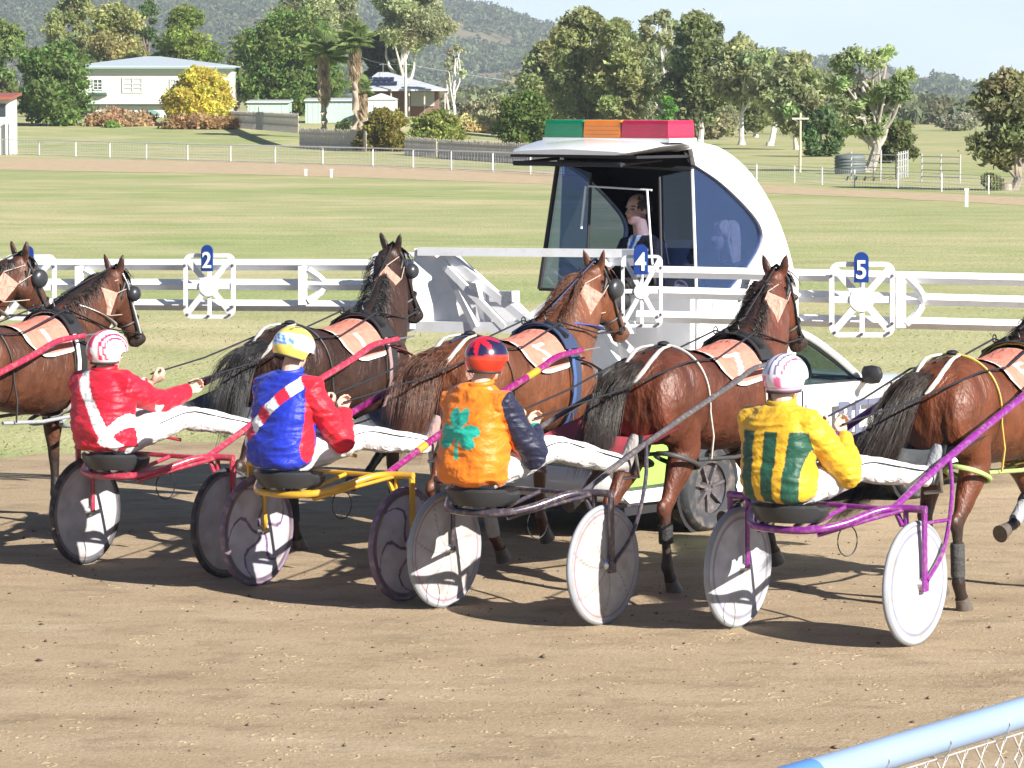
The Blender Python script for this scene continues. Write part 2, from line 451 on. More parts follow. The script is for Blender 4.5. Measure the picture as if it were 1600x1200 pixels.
def strip(name, top, bot, mat, z, jit, n=240):
    """sheet between two lines of points (world xy), edges made ragged"""
    T = spline([(p[0], p[1], 0) for p in top], n); B = spline([(p[0], p[1], 0) for p in bot], n)
    v = []; f = []
    K = 5
    for i in range(n):
        jt = jit * mnoise.fractal(Vector((i * 0.37, 3.1, 0)), 1.0, 2.0, 4); jb = jit * mnoise.fractal(Vector((i * 0.37, 9.7, 0)), 1.0, 2.0, 4)
        a = T[i] + (T[i] - B[i]).normalized() * jt; b_ = B[i] - (T[i] - B[i]).normalized() * jb
        for k in range(K):
            p = a.lerp(b_, k / (K - 1)); v.append((p.x, p.y, z))
    for i in range(n - 1):
        for k in range(K - 1):
            a = i * K + k; f.append((a, a + 1, a + K + 1, a + K))
    return tag(obj(name, np_mesh(name, np.array(v), np.array(f), mat, smooth=True)), kind="structure")
e0, e1 = G(0, 716), G(1400, 604)
ed = (e1 - e0).normalized(); en = Vector((ed.y, -ed.x, 0))
strip("dirt_track", [e0 + ed * s for s in (-60, -25, 0, 12, 30, 90)], [e0 + ed * s + en * 46 for s in (-60, -25, 0, 12, 30, 90)], M['dirt'], 0.004, 0.35, 400)
ft = [(-90, 190), (-60, 205)]
far_top = [G(-600, 232), G(0, 247), G(400, 253), G(800, 266), G(1200, 290), G(1600, 309), G(2200, 345)]
far_bot = [G(-600, 250), G(0, 265), G(400, 273), G(800, 286), G(1200, 302), G(1600, 321), G(2200, 360)]
strip("far_track", far_top, far_bot, M['fardirt'], 0.006, 0.5)

# grass tufts and thicker turf along the paddock nearest the track
def leaf_quads(c, size, rng, nrm_up=0.3, elong=1.7):
    """random leaf-shaped quads centred on c (n,3)"""
    n = len(c)
    d = rng.normal(size=(n, 3)); d[:, 2] += nrm_up; d /= np.linalg.norm(d, axis=1)[:, None]
    e = rng.normal(size=(n, 3)); e -= (e * d).sum(1)[:, None] * d; e /= np.linalg.norm(e, axis=1)[:, None]
    g = np.cross(d, e)
    s = size * rng.uniform(0.6, 1.4, n)[:, None]
    v = np.stack([c - e * s * elong * 0.5, c + g * s * 0.42 + d * s * .12, c + e * s * elong * 0.5, c - g * s * 0.42 + d * s * .12], 1).reshape(-1, 3)
    return v, np.arange(4 * n).reshape(n, 4)
rg = np.random.default_rng(3)
nb = 7000
uu = rg.uniform(0, 1, nb); py_ = 730 - 250 * uu ** 1.0
px_ = rg.uniform(-30, 1640, nb)
yy = CAM_Z * F_PX / (py_ - 150.0); xx = (px_ - 800) / F_PX * yy
off = (xx - e0.x) * en.x + (yy - e0.y) * en.y
keep = (off < 0.15 * rg.normal(size=nb)) & (np.array([mnoise.noise(Vector((x * 0.5, y * 0.3, 0))) for x, y in zip(xx, yy)]) + rg.normal(size=nb) * .35 > -0.1)
xx, yy = xx[keep], yy[keep]; n = len(xx)
hh = rg.uniform(0.01, 0.032, n); th = rg.uniform(0, 2 * PI, n); le = rg.normal(size=(n, 2)) * 0.03
bx, by = np.cos(th) * 0.012, np.sin(th) * 0.012
v = np.stack([np.stack([xx - bx, yy - by, np.zeros(n)], 1), np.stack([xx + bx, yy + by, np.zeros(n)], 1), np.stack([xx + le[:, 0], yy + le[:, 1], hh], 1)], 1).reshape(-1, 3)
t = rg.uniform(0, 1, n)[:, None]
c = (1 - t) * np.array([0.25, 0.29, 0.10]) + t * np.array([0.54, 0.47, 0.27])
tag(obj("grass", np_mesh("grass", v, np.arange(3 * n).reshape(n, 3), M['leaf'], np.repeat(c, 3, 0))), "short dry grass tufts on the paddock behind the starting gate", "grass", kind="stuff")

# clods and pebbles kicked up on the near track
nc = 1000
py_ = rg.uniform(800, 1200, nc); px_ = rg.uniform(-20, 1620, nc)
yy = CAM_Z * F_PX / (py_ - 150.0); xx = (px_ - 800) / F_PX * yy
mb = MB(); mb.smooth = False
cl = []
base = np.array([(1, 0, 0), (-1, 0, 0), (0, 1, 0), (0, -1, 0), (0, 0, 1), (0, 0, -1)], float)
of = np.array([(0, 2, 4), (2, 1, 4), (1, 3, 4), (3, 0, 4), (2, 0, 5), (1, 2, 5), (3, 1, 5), (0, 3, 5)])
sz = np.minimum(0.003 + rg.exponential(0.0028, nc), 0.02)
vv = (base[None] * rg.uniform(0.5, 1.3, (nc, 6, 1)) * sz[:, None, None] * np.array([1.3, 1.3, 0.8])) + np.stack([xx, yy, 0.004 + sz * 0.3], 1)[:, None]
ff = (of[None] + (np.arange(nc) * 6)[:, None, None]).reshape(-1, 3)
cc = np.repeat(np.array([[0.16, 0.12, 0.08]]) * rg.uniform(0.3, 1.5, (nc, 1)), 6, 0)
tag(obj("clods", np_mesh("clods", vv.reshape(-1, 3), ff, M['barkattr'], cc)), "scattered dirt clods and grit on the sandy track", "clods", kind="stuff")

# hoof prints and wheel lines pressed into the track: low ridges of pushed-up dirt
rg = np.random.default_rng(17); mb = MB()
hd_a = R(36); hf = Vector((math.sin(hd_a), math.cos(hd_a), 0)); hr = Vector((math.cos(hd_a), -math.sin(hd_a), 0))
for _ in range(240):
    c = G(rg.uniform(-40, 1640), rg.uniform(905, 1230)); c.z = 0.002
    a0 = rg.normal() * 0.35; r = rg.uniform(0.045, 0.07); f = hf * math.cos(a0) + hr * math.sin(a0); s_ = Vector((f.y, -f.x, 0))
    pts = [c + f * (math.cos(q) * r * 1.1) + s_ * (math.sin(q) * r) + Vector((0, 0, rg.uniform(-0.003, 0.003))) for q in np.linspace(-2.1, 2.1, 9)]
    mb.tube(pts, [0.002] + [rg.uniform(0.006, 0.018) for _ in range(7)] + [0.002], 8, rv=[0.0005] + [rg.uniform(0.001, 0.006) for _ in range(7)] + [0.0005])
    for _k in range(3):
        p = c + Vector((rg.normal() * 0.06, rg.normal() * 0.06, 0.003)); q = rg.uniform(0.004, 0.011); mb.ell(p, (q * 1.2, q, q * 0.6), 6, 4)
tag(mb.build("hoof_prints", M['dirt']), "hoof prints and small ridges pressed into the sandy track", "hoof prints", kind="stuff")
mb = MB()
for k in range(9):
    p0 = G(rg.uniform(-900, 900), rg.uniform(1010, 1240)); a0 = hd_a + rg.normal() * 0.05; f = Vector((math.sin(a0), math.cos(a0), 0)); s_ = Vector((f.y, -f.x, 0)); L = rg.uniform(5, 14)
    n = int(L / 0.12); pts = []; ra = []
    for i in range(n):
        pts.append(p0 + f * (i * 0.12) + s_ * (0.02 * mnoise.noise(Vector((i * 0.2, k, 0)))) + Vector((0, 0, 0.001))); ra.append(max(0.001, 0.006 + 0.012 * mnoise.noise(Vector((i * 0.35, k * 3.0, 5)))))
    pts = [p for p in pts if (p.x - e0.x) * en.x + (p.y - e0.y) * en.y > 0.5]
    if len(pts) > 5:
        mb.tube(pts, ra[:len(pts)], 6, rv=[q * 0.25 for q in ra[:len(pts)]]); mb.tube([p + s_ * 0.045 for p in pts], ra[:len(pts)][::-1], 6, rv=[q * 0.25 for q in ra[:len(pts)]][::-1])
tag(mb.build("wheel_tracks", M['dirt']), "faint wheel lines running along the sandy track", "wheel tracks", kind="stuff")

# ---------------------------------------------------------------- hills and their forest
def crest_py(px):
    return np.interp(px, [-900, -200, 0, 150, 330, 470, 600, 700, 780, 840, 940, 1040, 1150, 1250, 1330, 1420, 1490, 1560, 1640, 1900, 2600],
                    [-60, -75, -45, -65, -80, -60, -30, 2, 18, 42, 60, 78, 84, 92, 104, 126, 146, 158, 163, 168, 172])
HY0, HY1 = 1500.0, 2600.0
def hill_z(px, t):
    """t 0 at the foot, 1 at the crest"""
    Y = HY0 + (HY1 - HY0) * t
    top = CAM_Z + (150 - crest_py(px)) * HY1 / F_PX
    return np.maximum(top, 2) * (0.15 * t + 0.85 * t ** 1.25) - 4 * (1 - t)
pxs = np.linspace(-900, 2600, 160); ts = np.linspace(0, 1.25, 40)
PX, T = np.meshgrid(pxs, ts)
Yh = HY0 + (HY1 - HY0) * T
Z = np.where(T <= 1, hill_z(PX, np.minimum(T, 1)), hill_z(PX, np.ones_like(T)) * (1 - (T - 1) * 2))
nn = np.array([mnoise.fractal(Vector((a * 0.012, b * 6, 0.5)), 1.0, 2.0, 4) for a, b in zip(PX.ravel(), T.ravel())]).reshape(PX.shape)
Z = Z + nn * 7 * smoothstep(0.05, 0.4, T) * smoothstep(1.02, 0.8, T)
X = (PX - 800) / F_PX * HY1 * (0.85 + 0.15 * T)
hv = np.stack([X.ravel(), Yh.ravel(), Z.ravel()], 1); nx = len(pxs)
i, j = np.meshgrid(np.arange(len(ts) - 1), np.arange(nx - 1), indexing='ij'); a = (i * nx + j).ravel()
tag(obj("hills", np_mesh("hills", hv, np.stack([a, a + 1, a + nx + 1, a + nx], 1), paint("hill_scrub", (0.20, 0.17, 0.10), 0.95, var=0.5, scale=0.02), smooth=True)), kind="structure")
# forest: many small crowns of a few leaf faces each, denser on the left
rg = np.random.default_rng(11)
nt_ = 20000
pp = rg.uniform(-120, 1720, nt_); tt = rg.uniform(0.02, 1.0, nt_) ** 0.8
den = np.array([mnoise.fractal(Vector((p * 0.013, t * 5, 4.0)), 1.0, 2.0, 4) for p, t in zip(pp, tt)])
thr = np.interp(pp, [0, 650, 900, 1200, 1700], [-0.75, -0.45, -0.12, 0.0, 0.08])
k = den > thr; pp, tt = pp[k], tt[k]
fx = (pp + 900) / 3500 * (len(pxs) - 1); fy = tt / 1.25 * (len(ts) - 1)
ix, iy = fx.astype(int), fy.astype(int); wx, wy = fx - ix, fy - iy
def bil(A): return A[iy, ix] * (1 - wx) * (1 - wy) + A[iy, ix + 1] * wx * (1 - wy) + A[iy + 1, ix] * (1 - wx) * wy + A[iy + 1, ix + 1] * wx * wy
ctr = np.stack([bil(X), bil(Yh), bil(Z)], 1)
rad = rg.uniform(1.8, 4.6, len(ctr))
KQ = 16
off = rg.normal(size=(len(ctr), KQ, 3)); off /= np.linalg.norm(off, axis=2)[:, :, None]; off *= rg.uniform(0.45, 1.0, (len(ctr), KQ, 1))
pts = ctr[:, None] + off * rad[:, None, None] * np.array([0.9, 0.9, 1.0]) + np.array([0, 0, 1.0]) * rad[:, None, None] * 0.75
lv, lf = leaf_quads(pts.reshape(-1, 3), 1.7, rg)
base = np.array([0.15, 0.19, 0.11]) * rg.uniform(0.55, 1.6, (len(ctr), 1)) + rg.normal(size=(len(ctr), 3)) * 0.006
cc = np.clip(np.repeat(base, KQ, 0) * rg.uniform(0.75, 1.3, (len(pts.reshape(-1, 3)), 1)), 0.01, 1)
tag(obj("forest", np_mesh("forest", lv, lf, M['leaf'], np.repeat(cc, 4, 0))), "hazy eucalypt forest covering the far hills", "forest", kind="stuff")
# ---------------------------------------------------------------- trees
def tree(name, label, cat, px, Y, top_py, wpx, leaf, bark=(0.30, 0.26, 0.21), crown_from=0.3, dens=1.0, blobs=22, lsize=0.34, shape='round', trunk_r=None, lean=0.0, seed=0, group="trees beyond the far fence", forks=7, gap=0.0, tip=None):
    rg = np.random.default_rng(seed + int(px * 7 + Y))
    x = (px - 800) / F_PX * Y
    z0 = float(zt(x, Y))
    H = D(px, top_py, Y).z - z0
    Wd = wpx * Y / F_PX
    root = thing(name, label, cat, (x, Y, z0), 0, group)
    tr = trunk_r or max(0.09, 0.028 * H)
    zc0 = H * crown_from
    blobs = int(blobs * 1.35)
    # blob centres in the crown envelope
    C = []; Rr = []
    tries = 0
    while len(C) < blobs and tries < 4000:
        tries += 1
        u = rg.uniform(0, 1); a = rg.uniform(0, 2 * PI)
        if shape == 'round': prof = math.sqrt(max(0, 1 - (2 * u - 1) ** 2)) * (0.9 + 0.25 * (0.5 - u))
        elif shape == 'vase': prof = 0.35 + 0.75 * math.sin(min(1, u * 1.15) * PI * 0.5) if u < 0.75 else 1.0 * math.sqrt(max(0, 1 - ((u - 0.72) / 0.3) ** 2))
        elif shape == 'cone': prof = (1 - u) * 0.95 + 0.12
        elif shape == 'dome': prof = math.sqrt(max(0, 1 - u * u))
        else: prof = 0.75 * math.sin(PI * (0.12 + 0.85 * u))
        r = Wd * 0.5 * prof * math.sqrt(rg.uniform(0.02, 1)) * 0.92
        br = Wd * rg.uniform(0.10, 0.20) * (0.66 if gap else 1.0)
        p = np.array([math.cos(a) * r + lean * u * H, math.sin(a) * r * 0.9, zc0 + u * (H - zc0 - br * 0.5)])
        if gap and C and min(np.linalg.norm(p - q) for q in C) < br * gap: continue
        C.append(p); Rr.append(br)
    C = np.array(C); Rr = np.array(Rr)
    # crown
    lsize *= 0.62
    per = int(dens * 34 * (np.mean(Rr) / lsize) ** 2)
    per = max(80, min(per, 760))
    V = []; Cc = []
    for p, br in zip(C, Rr):
        n = int(per * rg.uniform(0.7, 1.2))
        d = rg.normal(size=(n, 3)); d /= np.linalg.norm(d, axis=1)[:, None]
        rad = br * rg.uniform(0.05, 1.0, n) ** 0.5
        lump = np.array([mnoise.noise(Vector((q * 2.1 + p).tolist())) for q in d])
        rad = rad * (1.05 + 0.75 * lump)
        pts = p + d * rad[:, None] * np.array([1.05, 1.05, 0.8])
        tone = rg.uniform(0.72, 1.25)
        hue = rg.normal(size=3) * 0.045
        V.append(pts); Cc.append(np.clip(np.array(leaf)[None] * np.array([3.1, 3.15, 2.7]) * tone * (1 + hue)[None] * rg.uniform(0.7, 1.35, (n, 1)), 0.004, 1))
    V = np.concatenate(V); Cc = np.concatenate(Cc)
    ok = V[:, 2] > 0.05
    V, Cc = V[ok], Cc[ok]
    if tip is not None:
        w = (rg.uniform(0, 1, len(V)) < 0.45)[:, None]; Cc = np.where(w, 1.35 * np.array(tip)[None] * rg.uniform(0.75, 1.2, (len(V), 1)), Cc)
    lv, lf = leaf_quads(V, lsize, rg)
    obj("crown", np_mesh("crown", lv, lf, M['leaf'], np.repeat(Cc, 4, 0)), root)
    # trunk and limbs
    mb = MB()
    top = np.array([lean * H * 0.5, 0, zc0 + (H - zc0) * 0.55])
    def limb(a, b, r0, r1, sag):
        n = 7; L = np.linalg.norm(b - a)
        pts = []
        w = rg.normal(size=3) * L * 0.07
        for i in range(n):
            t = i / (n - 1)
            q = a + (b - a) * t + w * math.sin(PI * t) + np.array([0, 0, -sag * L * math.sin(PI * t)])
            pts.append(q)
        mb.tube(pts, [r0 + (r1 - r0) * i / (n - 1) for i in range(n)], 7)
        return pts
    mb.col = tuple(np.clip(np.array(bark) * rg.uniform(0.85, 1.15), 0, 1))
    main = limb(np.array([0, 0, -0.3]), top, tr, tr * 0.35, 0)
    mb.tube([(0, 0, -0.2), (0, 0, 0.25)], [tr * 1.7, tr * 1.05], 9)
    idx = rg.permutation(len(C))[:forks]
    for i_ in idx:
        s = main[int(rg.integers(2, 6))]
        limb(np.array(s), C[i_], tr * 0.42, tr * 0.1, 0.08)
        if rg.uniform() < 0.7:
            e = C[i_] + rg.normal(size=3) * Rr[i_] * 0.8
            limb(np.array(s) * 0.4 + C[i_] * 0.6, e, tr * 0.2, tr * 0.05, 0)
    mb.build("trunk", M['barkattr'], root, colors=True)
    return root

OLIVE = (0.105, 0.115, 0.060); GUM = (0.125, 0.135, 0.085); DARK = (0.040, 0.062, 0.024); GREEN = (0.085, 0.135, 0.032); GREY = (0.14, 0.145, 0.11)
PALE = (0.55, 0.52, 0.46); BROWN = (0.17, 0.13, 0.10)
T_ = [
 # name, label, px, Y, top, width, leaf, options
 ("broadleaf_tree", "dense dark green tree beside the red roofed kiosk", 84, 262, 62, 132, (0.06, 0.10, 0.03), dict(crown_from=0.06, blobs=34, bark=BROWN, tip=(0.12, 0.15, 0.05))),
 ("broadleaf_tree", "leafy green tree cut by the left edge behind the kiosk", 2, 272, 12, 90, (0.075, 0.10, 0.04), dict(crown_from=0.2, blobs=26, bark=BROWN)),
 ("eucalypt", "olive grey gum tree with tall crown between kiosk tree and white house", 118, 345, -22, 92, OLIVE, dict(blobs=26, bark=PALE)),
 ("eucalypt", "tall olive gum with forked pale trunk right behind the white house", 190, 330, 8, 118, (0.12, 0.12, 0.055), dict(blobs=30, bark=PALE, crown_from=0.25)),
 ("broadleaf_tree", "dark narrow tree between the forked gum and the bright green tree", 236, 348, 0, 58, DARK, dict(blobs=20, bark=BROWN, crown_from=0.15)),
 ("broadleaf_tree", "bright green domed tree rising above the white house roof", 292, 322, 12, 112, (0.085, 0.108, 0.028), dict(blobs=34, bark=BROWN, crown_from=0.12)),
 ("broadleaf_tree", "grey green tree between white house and mango tree", 372, 350, 60, 54, (0.09, 0.105, 0.06), dict(blobs=18, bark=BROWN, crown_from=0.15)),
 ("mango_tree", "huge dark mango tree behind the tall left palm", 452, 292, 18, 186, (0.055, 0.095, 0.025), dict(crown_from=0.1, blobs=48, bark=BROWN, tip=(0.16, 0.19, 0.06))),
 ("eucalypt", "grey green gum top rising behind the mango tree", 500, 355, -40, 130, GUM, dict(blobs=26, bark=PALE, crown_from=0.4)),
 ("broadleaf_tree", "very dark shady tree behind the solar panel roof", 596, 338, 48, 96, (0.028, 0.045, 0.020), dict(blobs=28, bark=BROWN, crown_from=0.12)),
 ("eucalypt", "tallest pale trunked gum behind the solar panel house", 648, 330, -60, 132, GUM, dict(blobs=34, bark=PALE, crown_from=0.45, trunk_r=0.45)),
 ("eucalypt", "thin bare white trunked gum left of the open paddock", 712, 300, 68, 44, GREY, dict(blobs=9, bark=(0.66, 0.63, 0.58), crown_from=0.55, dens=0.5, trunk_r=0.16, gap=0.6)),
 ("eucalypt", "slender white stemmed sapling beside the solar panel house", 704, 310, 90, 26, GREY, dict(blobs=7, bark=(0.66, 0.63, 0.58), crown_from=0.6, dens=0.5, trunk_r=0.12, gap=0.6)),
 ("eucalypt", "leftmost gum of the row behind the starting car", 858, 262, 66, 104, OLIVE, dict(blobs=30, bark=PALE, crown_from=0.15)),
 ("eucalypt", "big twin crowned gum above the green lamp of the car", 912, 250, 18, 122, (0.10, 0.11, 0.055), dict(blobs=40, bark=PALE, crown_from=0.22)),
 ("eucalypt", "rounded olive gum just left of the see-through crown", 966, 246, 34, 104, (0.115, 0.12, 0.06), dict(blobs=34, bark=PALE, crown_from=0.22)),
 ("eucalypt", "tall gum with sky showing through its open crown", 1030, 258, 14, 100, (0.11, 0.12, 0.075), dict(blobs=20, bark=PALE, crown_from=0.35, gap=0.7)),
 ("eucalypt", "dark pointed gum above the red lamp of the car", 1092, 244, 20, 112, (0.075, 0.09, 0.045), dict(blobs=40, bark=PALE, crown_from=0.18)),
 ("eucalypt", "white trunked gum right of the red lamp", 1158, 236, 58, 98, GUM, dict(blobs=26, bark=(0.6, 0.57, 0.52), crown_from=0.42, trunk_r=0.2)),
 ("eucalypt", "grey gum with slim white trunk behind the cabin shell", 1202, 232, 70, 92, GUM, dict(blobs=22, bark=(0.6, 0.57, 0.52), crown_from=0.45, trunk_r=0.2)),
 ("eucalypt", "drooping gum left of the big spreading gum", 1244, 215, 84, 104, (0.11, 0.12, 0.07), dict(blobs=34, bark=PALE, crown_from=0.25)),
 ("conifer", "small bright green conical tree above the red lamp", 1044, 232, 144, 38, (0.06, 0.12, 0.03), dict(shape='cone', blobs=18, bark=BROWN, crown_from=0.02)),
 ("eucalypt", "big open spreading gum with pale forked trunk by the stockyard", 1352, 152, 70, 148, (0.115, 0.135, 0.075), dict(blobs=27, bark=(0.42, 0.38, 0.33), crown_from=0.30, trunk_r=0.26, gap=1.0, shape='vase', forks=30, lsize=0.24)),
 ("broadleaf_tree", "low dark rounded tree left of the spreading gum", 1286, 190, 168, 72, (0.05, 0.075, 0.035), dict(blobs=24, bark=BROWN, crown_from=0.05, lsize=0.26)),
 ("conifer", "dense upright dark green tree right of the spreading gum", 1404, 172, 188, 66, (0.06, 0.075, 0.028), dict(blobs=26, bark=BROWN, crown_from=0.02, lsize=0.24, shape='dome', tip=(0.11, 0.11, 0.05))),
 ("eucalypt", "round dark gum by the mesh fence at the right edge", 1572, 122, 112, 120, (0.085, 0.085, 0.050), dict(blobs=38, bark=(0.26, 0.22, 0.18), crown_from=0.24, trunk_r=0.2, lsize=0.22)),
 ("eucalypt", "distant grey gum standing in the paddock", 1492, 330, 176, 66, (0.13, 0.13, 0.11), dict(blobs=18, bark=PALE, crown_from=0.2)),
 ("shrub", "large dark green round bush left of the starting car", 820, 208, 144, 104, (0.050, 0.075, 0.022), dict(blobs=40, bark=BROWN, crown_from=0.02, lsize=0.26, shape='dome', tip=(0.11, 0.14, 0.03))),
 ("shrub", "olive and gold bush in the gap of the paling fence", 602, 208, 170, 84, (0.085, 0.085, 0.022), dict(blobs=30, bark=BROWN, crown_from=0.02, lsize=0.24, shape='dome', tip=(0.20, 0.15, 0.03))),
 ("shrub", "yellow green bush behind the right end of the paling fence", 684, 236, 172, 84, (0.10, 0.125, 0.035), dict(blobs=26, bark=BROWN, crown_from=0.02, lsize=0.24, shape='dome', tip=(0.24, 0.23, 0.06))),
 ("shrub", "small dark bush at the foot of the palms", 538, 240, 186, 32, (0.05, 0.07, 0.03), dict(blobs=12, bark=BROWN, crown_from=0.02, lsize=0.24, shape='dome')),
 ("wattle_bush", "big round yellow flowering bush by the white house", 312, 262, 106, 104, (0.20, 0.19, 0.04), dict(blobs=46, bark=BROWN, crown_from=0.04, lsize=0.28, tip=(0.52, 0.40, 0.09))),
 ("shrub", "small green shrub in the dry grass below the white house", 178, 258, 190, 26, (0.10, 0.15, 0.04), dict(blobs=9, bark=BROWN, crown_from=0.02, shape='dome')),
 ("shrub", "grey thicket between the two pale gum trunks behind the car", 930, 268, 176, 90, (0.12, 0.12, 0.085), dict(blobs=20, bark=BROWN, crown_from=0.02, shape='dome')),
 ("shrub", "grey green thicket behind the amber lamp", 1000, 270, 160, 80, (0.10, 0.11, 0.07), dict(blobs=20, bark=BROWN, crown_from=0.02, shape='dome')),
 ("shrub", "grey thicket under the dark pointed gum", 1110, 266, 158, 90, (0.12, 0.12, 0.08), dict(blobs=20, bark=BROWN, crown_from=0.02, shape='dome')),
 ("shrub", "long grey scrub below the open paddock hill", 772, 300, 150, 110, (0.13, 0.125, 0.09), dict(blobs=26, bark=BROWN, crown_from=0.02, shape='dome')),
 ("eucalypt", "pale olive gum filling the gap left of the twin crowned gum", 884, 285, 52, 90, GUM, dict(blobs=30, bark=PALE, crown_from=0.12)),
 ("eucalypt", "hazy olive gum behind the rounded gum and the see-through crown", 995, 290, 58, 100, OLIVE, dict(blobs=30, bark=PALE, crown_from=0.1)),
 ("eucalypt", "olive gum in the back row between dark pointed gum and white trunked gum", 1126, 285, 74, 92, GUM, dict(blobs=30, bark=PALE, crown_from=0.12)),
 ("eucalypt", "back row gum between the two white trunked gums", 1180, 280, 88, 90, OLIVE, dict(blobs=30, bark=PALE, crown_from=0.16)),
 ("eucalypt", "hazy back row gum between drooping gum and spreading gum", 1282, 300, 112, 96, GUM, dict(blobs=28, bark=PALE, crown_from=0.1)),
 ("shrub", "rust brown dry brush below the yellow wattle", 318, 256, 188, 130, (0.16, 0.11, 0.06), dict(blobs=26, bark=BROWN, crown_from=0.02, lsize=0.3, shape='dome')),
 ("shrub", "pinkish brown dry brush between kiosk tree and yellow wattle", 188, 262, 178, 110, (0.19, 0.13, 0.09), dict(blobs=20, bark=BROWN, crown_from=0.02, lsize=0.3, shape='dome')),
 ("shrub", "dry pale brush in the paddock beside the thin bare gum", 738, 265, 184, 80, (0.20, 0.18, 0.10), dict(blobs=18, bark=BROWN, crown_from=0.02, lsize=0.3, shape='dome')),
 ("shrub", "low shrub by the mesh fence under the right edge gum", 1548, 122, 272, 42, (0.09, 0.10, 0.045), dict(blobs=10, bark=BROWN, crown_from=0.02, lsize=0.2, shape='dome')),
]
for i_, (nm, lb, px, Y, tp, w, lf_, kw) in enumerate(T_):
    cat = {"shrub": "bush", "wattle_bush": "bush", "mango_tree": "tree", "eucalypt": "gum tree", "conifer": "tree"}.get(nm, "tree")
    kw = dict(kw); kw.setdefault('lsize', 0.36)
    tree(nm, lb, cat, px, Y, tp, w, lf_, seed=i_, group="bushes near the far fence" if cat == "bush" else "trees beyond the far fence", **kw)

# belt of far woodland across the paddocks
rg = np.random.default_rng(21); pts = []; cl = []
for i in range(330):
    px = rg.uniform(640, 1720); Y = rg.uniform(400, 560)
    hpx = np.interp(px, [640, 760, 860, 1200, 1300, 1430, 1500, 1600, 1720], [50, 48, 84, 88, 70, 40, 30, 36, 36]) * rg.uniform(0.6, 1.15)
    rr = hpx * Y / F_PX * 0.5; x = (px - 800) / F_PX * Y
    n = int(26 + 30 * rr); d = rg.normal(size=(n, 3)); d /= np.linalg.norm(d, axis=1)[:, None]; d *= rg.uniform(0.3, 1, (n, 1)) ** 0.5
    pts.append(np.array([x, Y, rr * 0.95]) + d * rr * np.array([1.25, 1.25, 1.0])); b = np.array([0.20, 0.225, 0.13]) * rg.uniform(0.65, 1.3) * (1 + rg.normal(size=3) * 0.06)
    cl.append(np.clip(b[None] * rg.uniform(0.7, 1.3, (n, 1)), 0.01, 1))
pts = np.concatenate(pts); cl = np.concatenate(cl); lv, lf = leaf_quads(pts, 0.75, rg)
tag(obj("woodland", np_mesh("woodland", lv, lf, M['leaf'], np.repeat(cl, 4, 0))), "far belt of grey green scrub woodland across the paddocks", "woodland", kind="stuff")

def palm(label, px, Y, top_py, hgt_crown, skirt, seed):
    rg = np.random.default_rng(seed); x = (px - 800) / F_PX * Y; z0 = float(zt(x, Y)); H = D(px, top_py, Y).z - z0
    root = thing("palm_tree", label, "palm tree", (x, Y, z0), 0, "palms by the paling fence")
    mb = MB(); mb.col = (0.36, 0.29, 0.22)
    th = H - hgt_crown * 0.55
    mb.tube([(rg.normal() * 0.03, rg.normal() * 0.03, th * t / 10 - 0.2 * (t == 0)) for t in range(11)], [0.27 - 0.09 * t / 10 for t in range(11)], 10)
    mb.build("trunk", M['barkattr'], root, colors=True)
    def fan(nf, emin, emax, zc, ln, colr, name, drop):
        m_ = MB(); m_.smooth = False
        for k in range(nf):
            a = rg.uniform(0, 2 * PI); el = rg.uniform(emin, emax); L = ln * rg.uniform(0.75, 1.15)
            d = Vector((math.cos(a) * math.cos(el), math.sin(a) * math.cos(el), math.sin(el))); s = Vector((-math.sin(a), math.cos(a), 0)); u = s.cross(d)
            c0 = Vector((0, 0, zc + rg.normal() * drop)); hub = c0 + d * L * 0.42
            m_.col = tuple(np.clip(np.array(colr) * rg.uniform(0.6, 1.4), 0, 1))
            m_.tube([c0, hub], 0.03, 4)
            for q in range(13):
                b_ = (q - 6) / 6 * 1.25; dd = (d * math.cos(b_) + s * math.sin(b_)).normalized(); l2 = L * 0.62 * (1 - 0.25 * abs(b_))
                w_ = (s * math.cos(b_) - d * math.sin(b_)) * 0.07
                p1 = hub + dd * l2 * 0.6; p2 = hub + dd * l2 + Vector((0, 0, -0.25 * l2))
                m_.add([hub - w_ * 0.3, p1 - w_, p2, p1 + w_, hub + w_ * 0.3], [(0, 1, 2), (0, 2, 3), (0, 3, 4)])
        m_.build(name, M['leaf'], root, smooth=False, colors=True)
    fan(44, -0.35, 1.3, th, hgt_crown * 0.62, (0.26, 0.34, 0.12), "crown", 0.12)
    m_ = fan(110, -1.5, -1.2, th - skirt * 0.40, 1.05, (0.52, 0.42, 0.29), "dead_frond_skirt", skirt * 0.28)
palm("tall palm with a long shaggy skirt of dead fronds, left of the two palms", 507, 238, 46, 3.0, 2.7, 5)
palm("tall slimmer palm with green top, right of the two palms", 556, 236, 32, 2.6, 1.9, 6)
palm("short young palm half hidden against the shed", 566, 244, 118, 1.7, 1.2, 8)

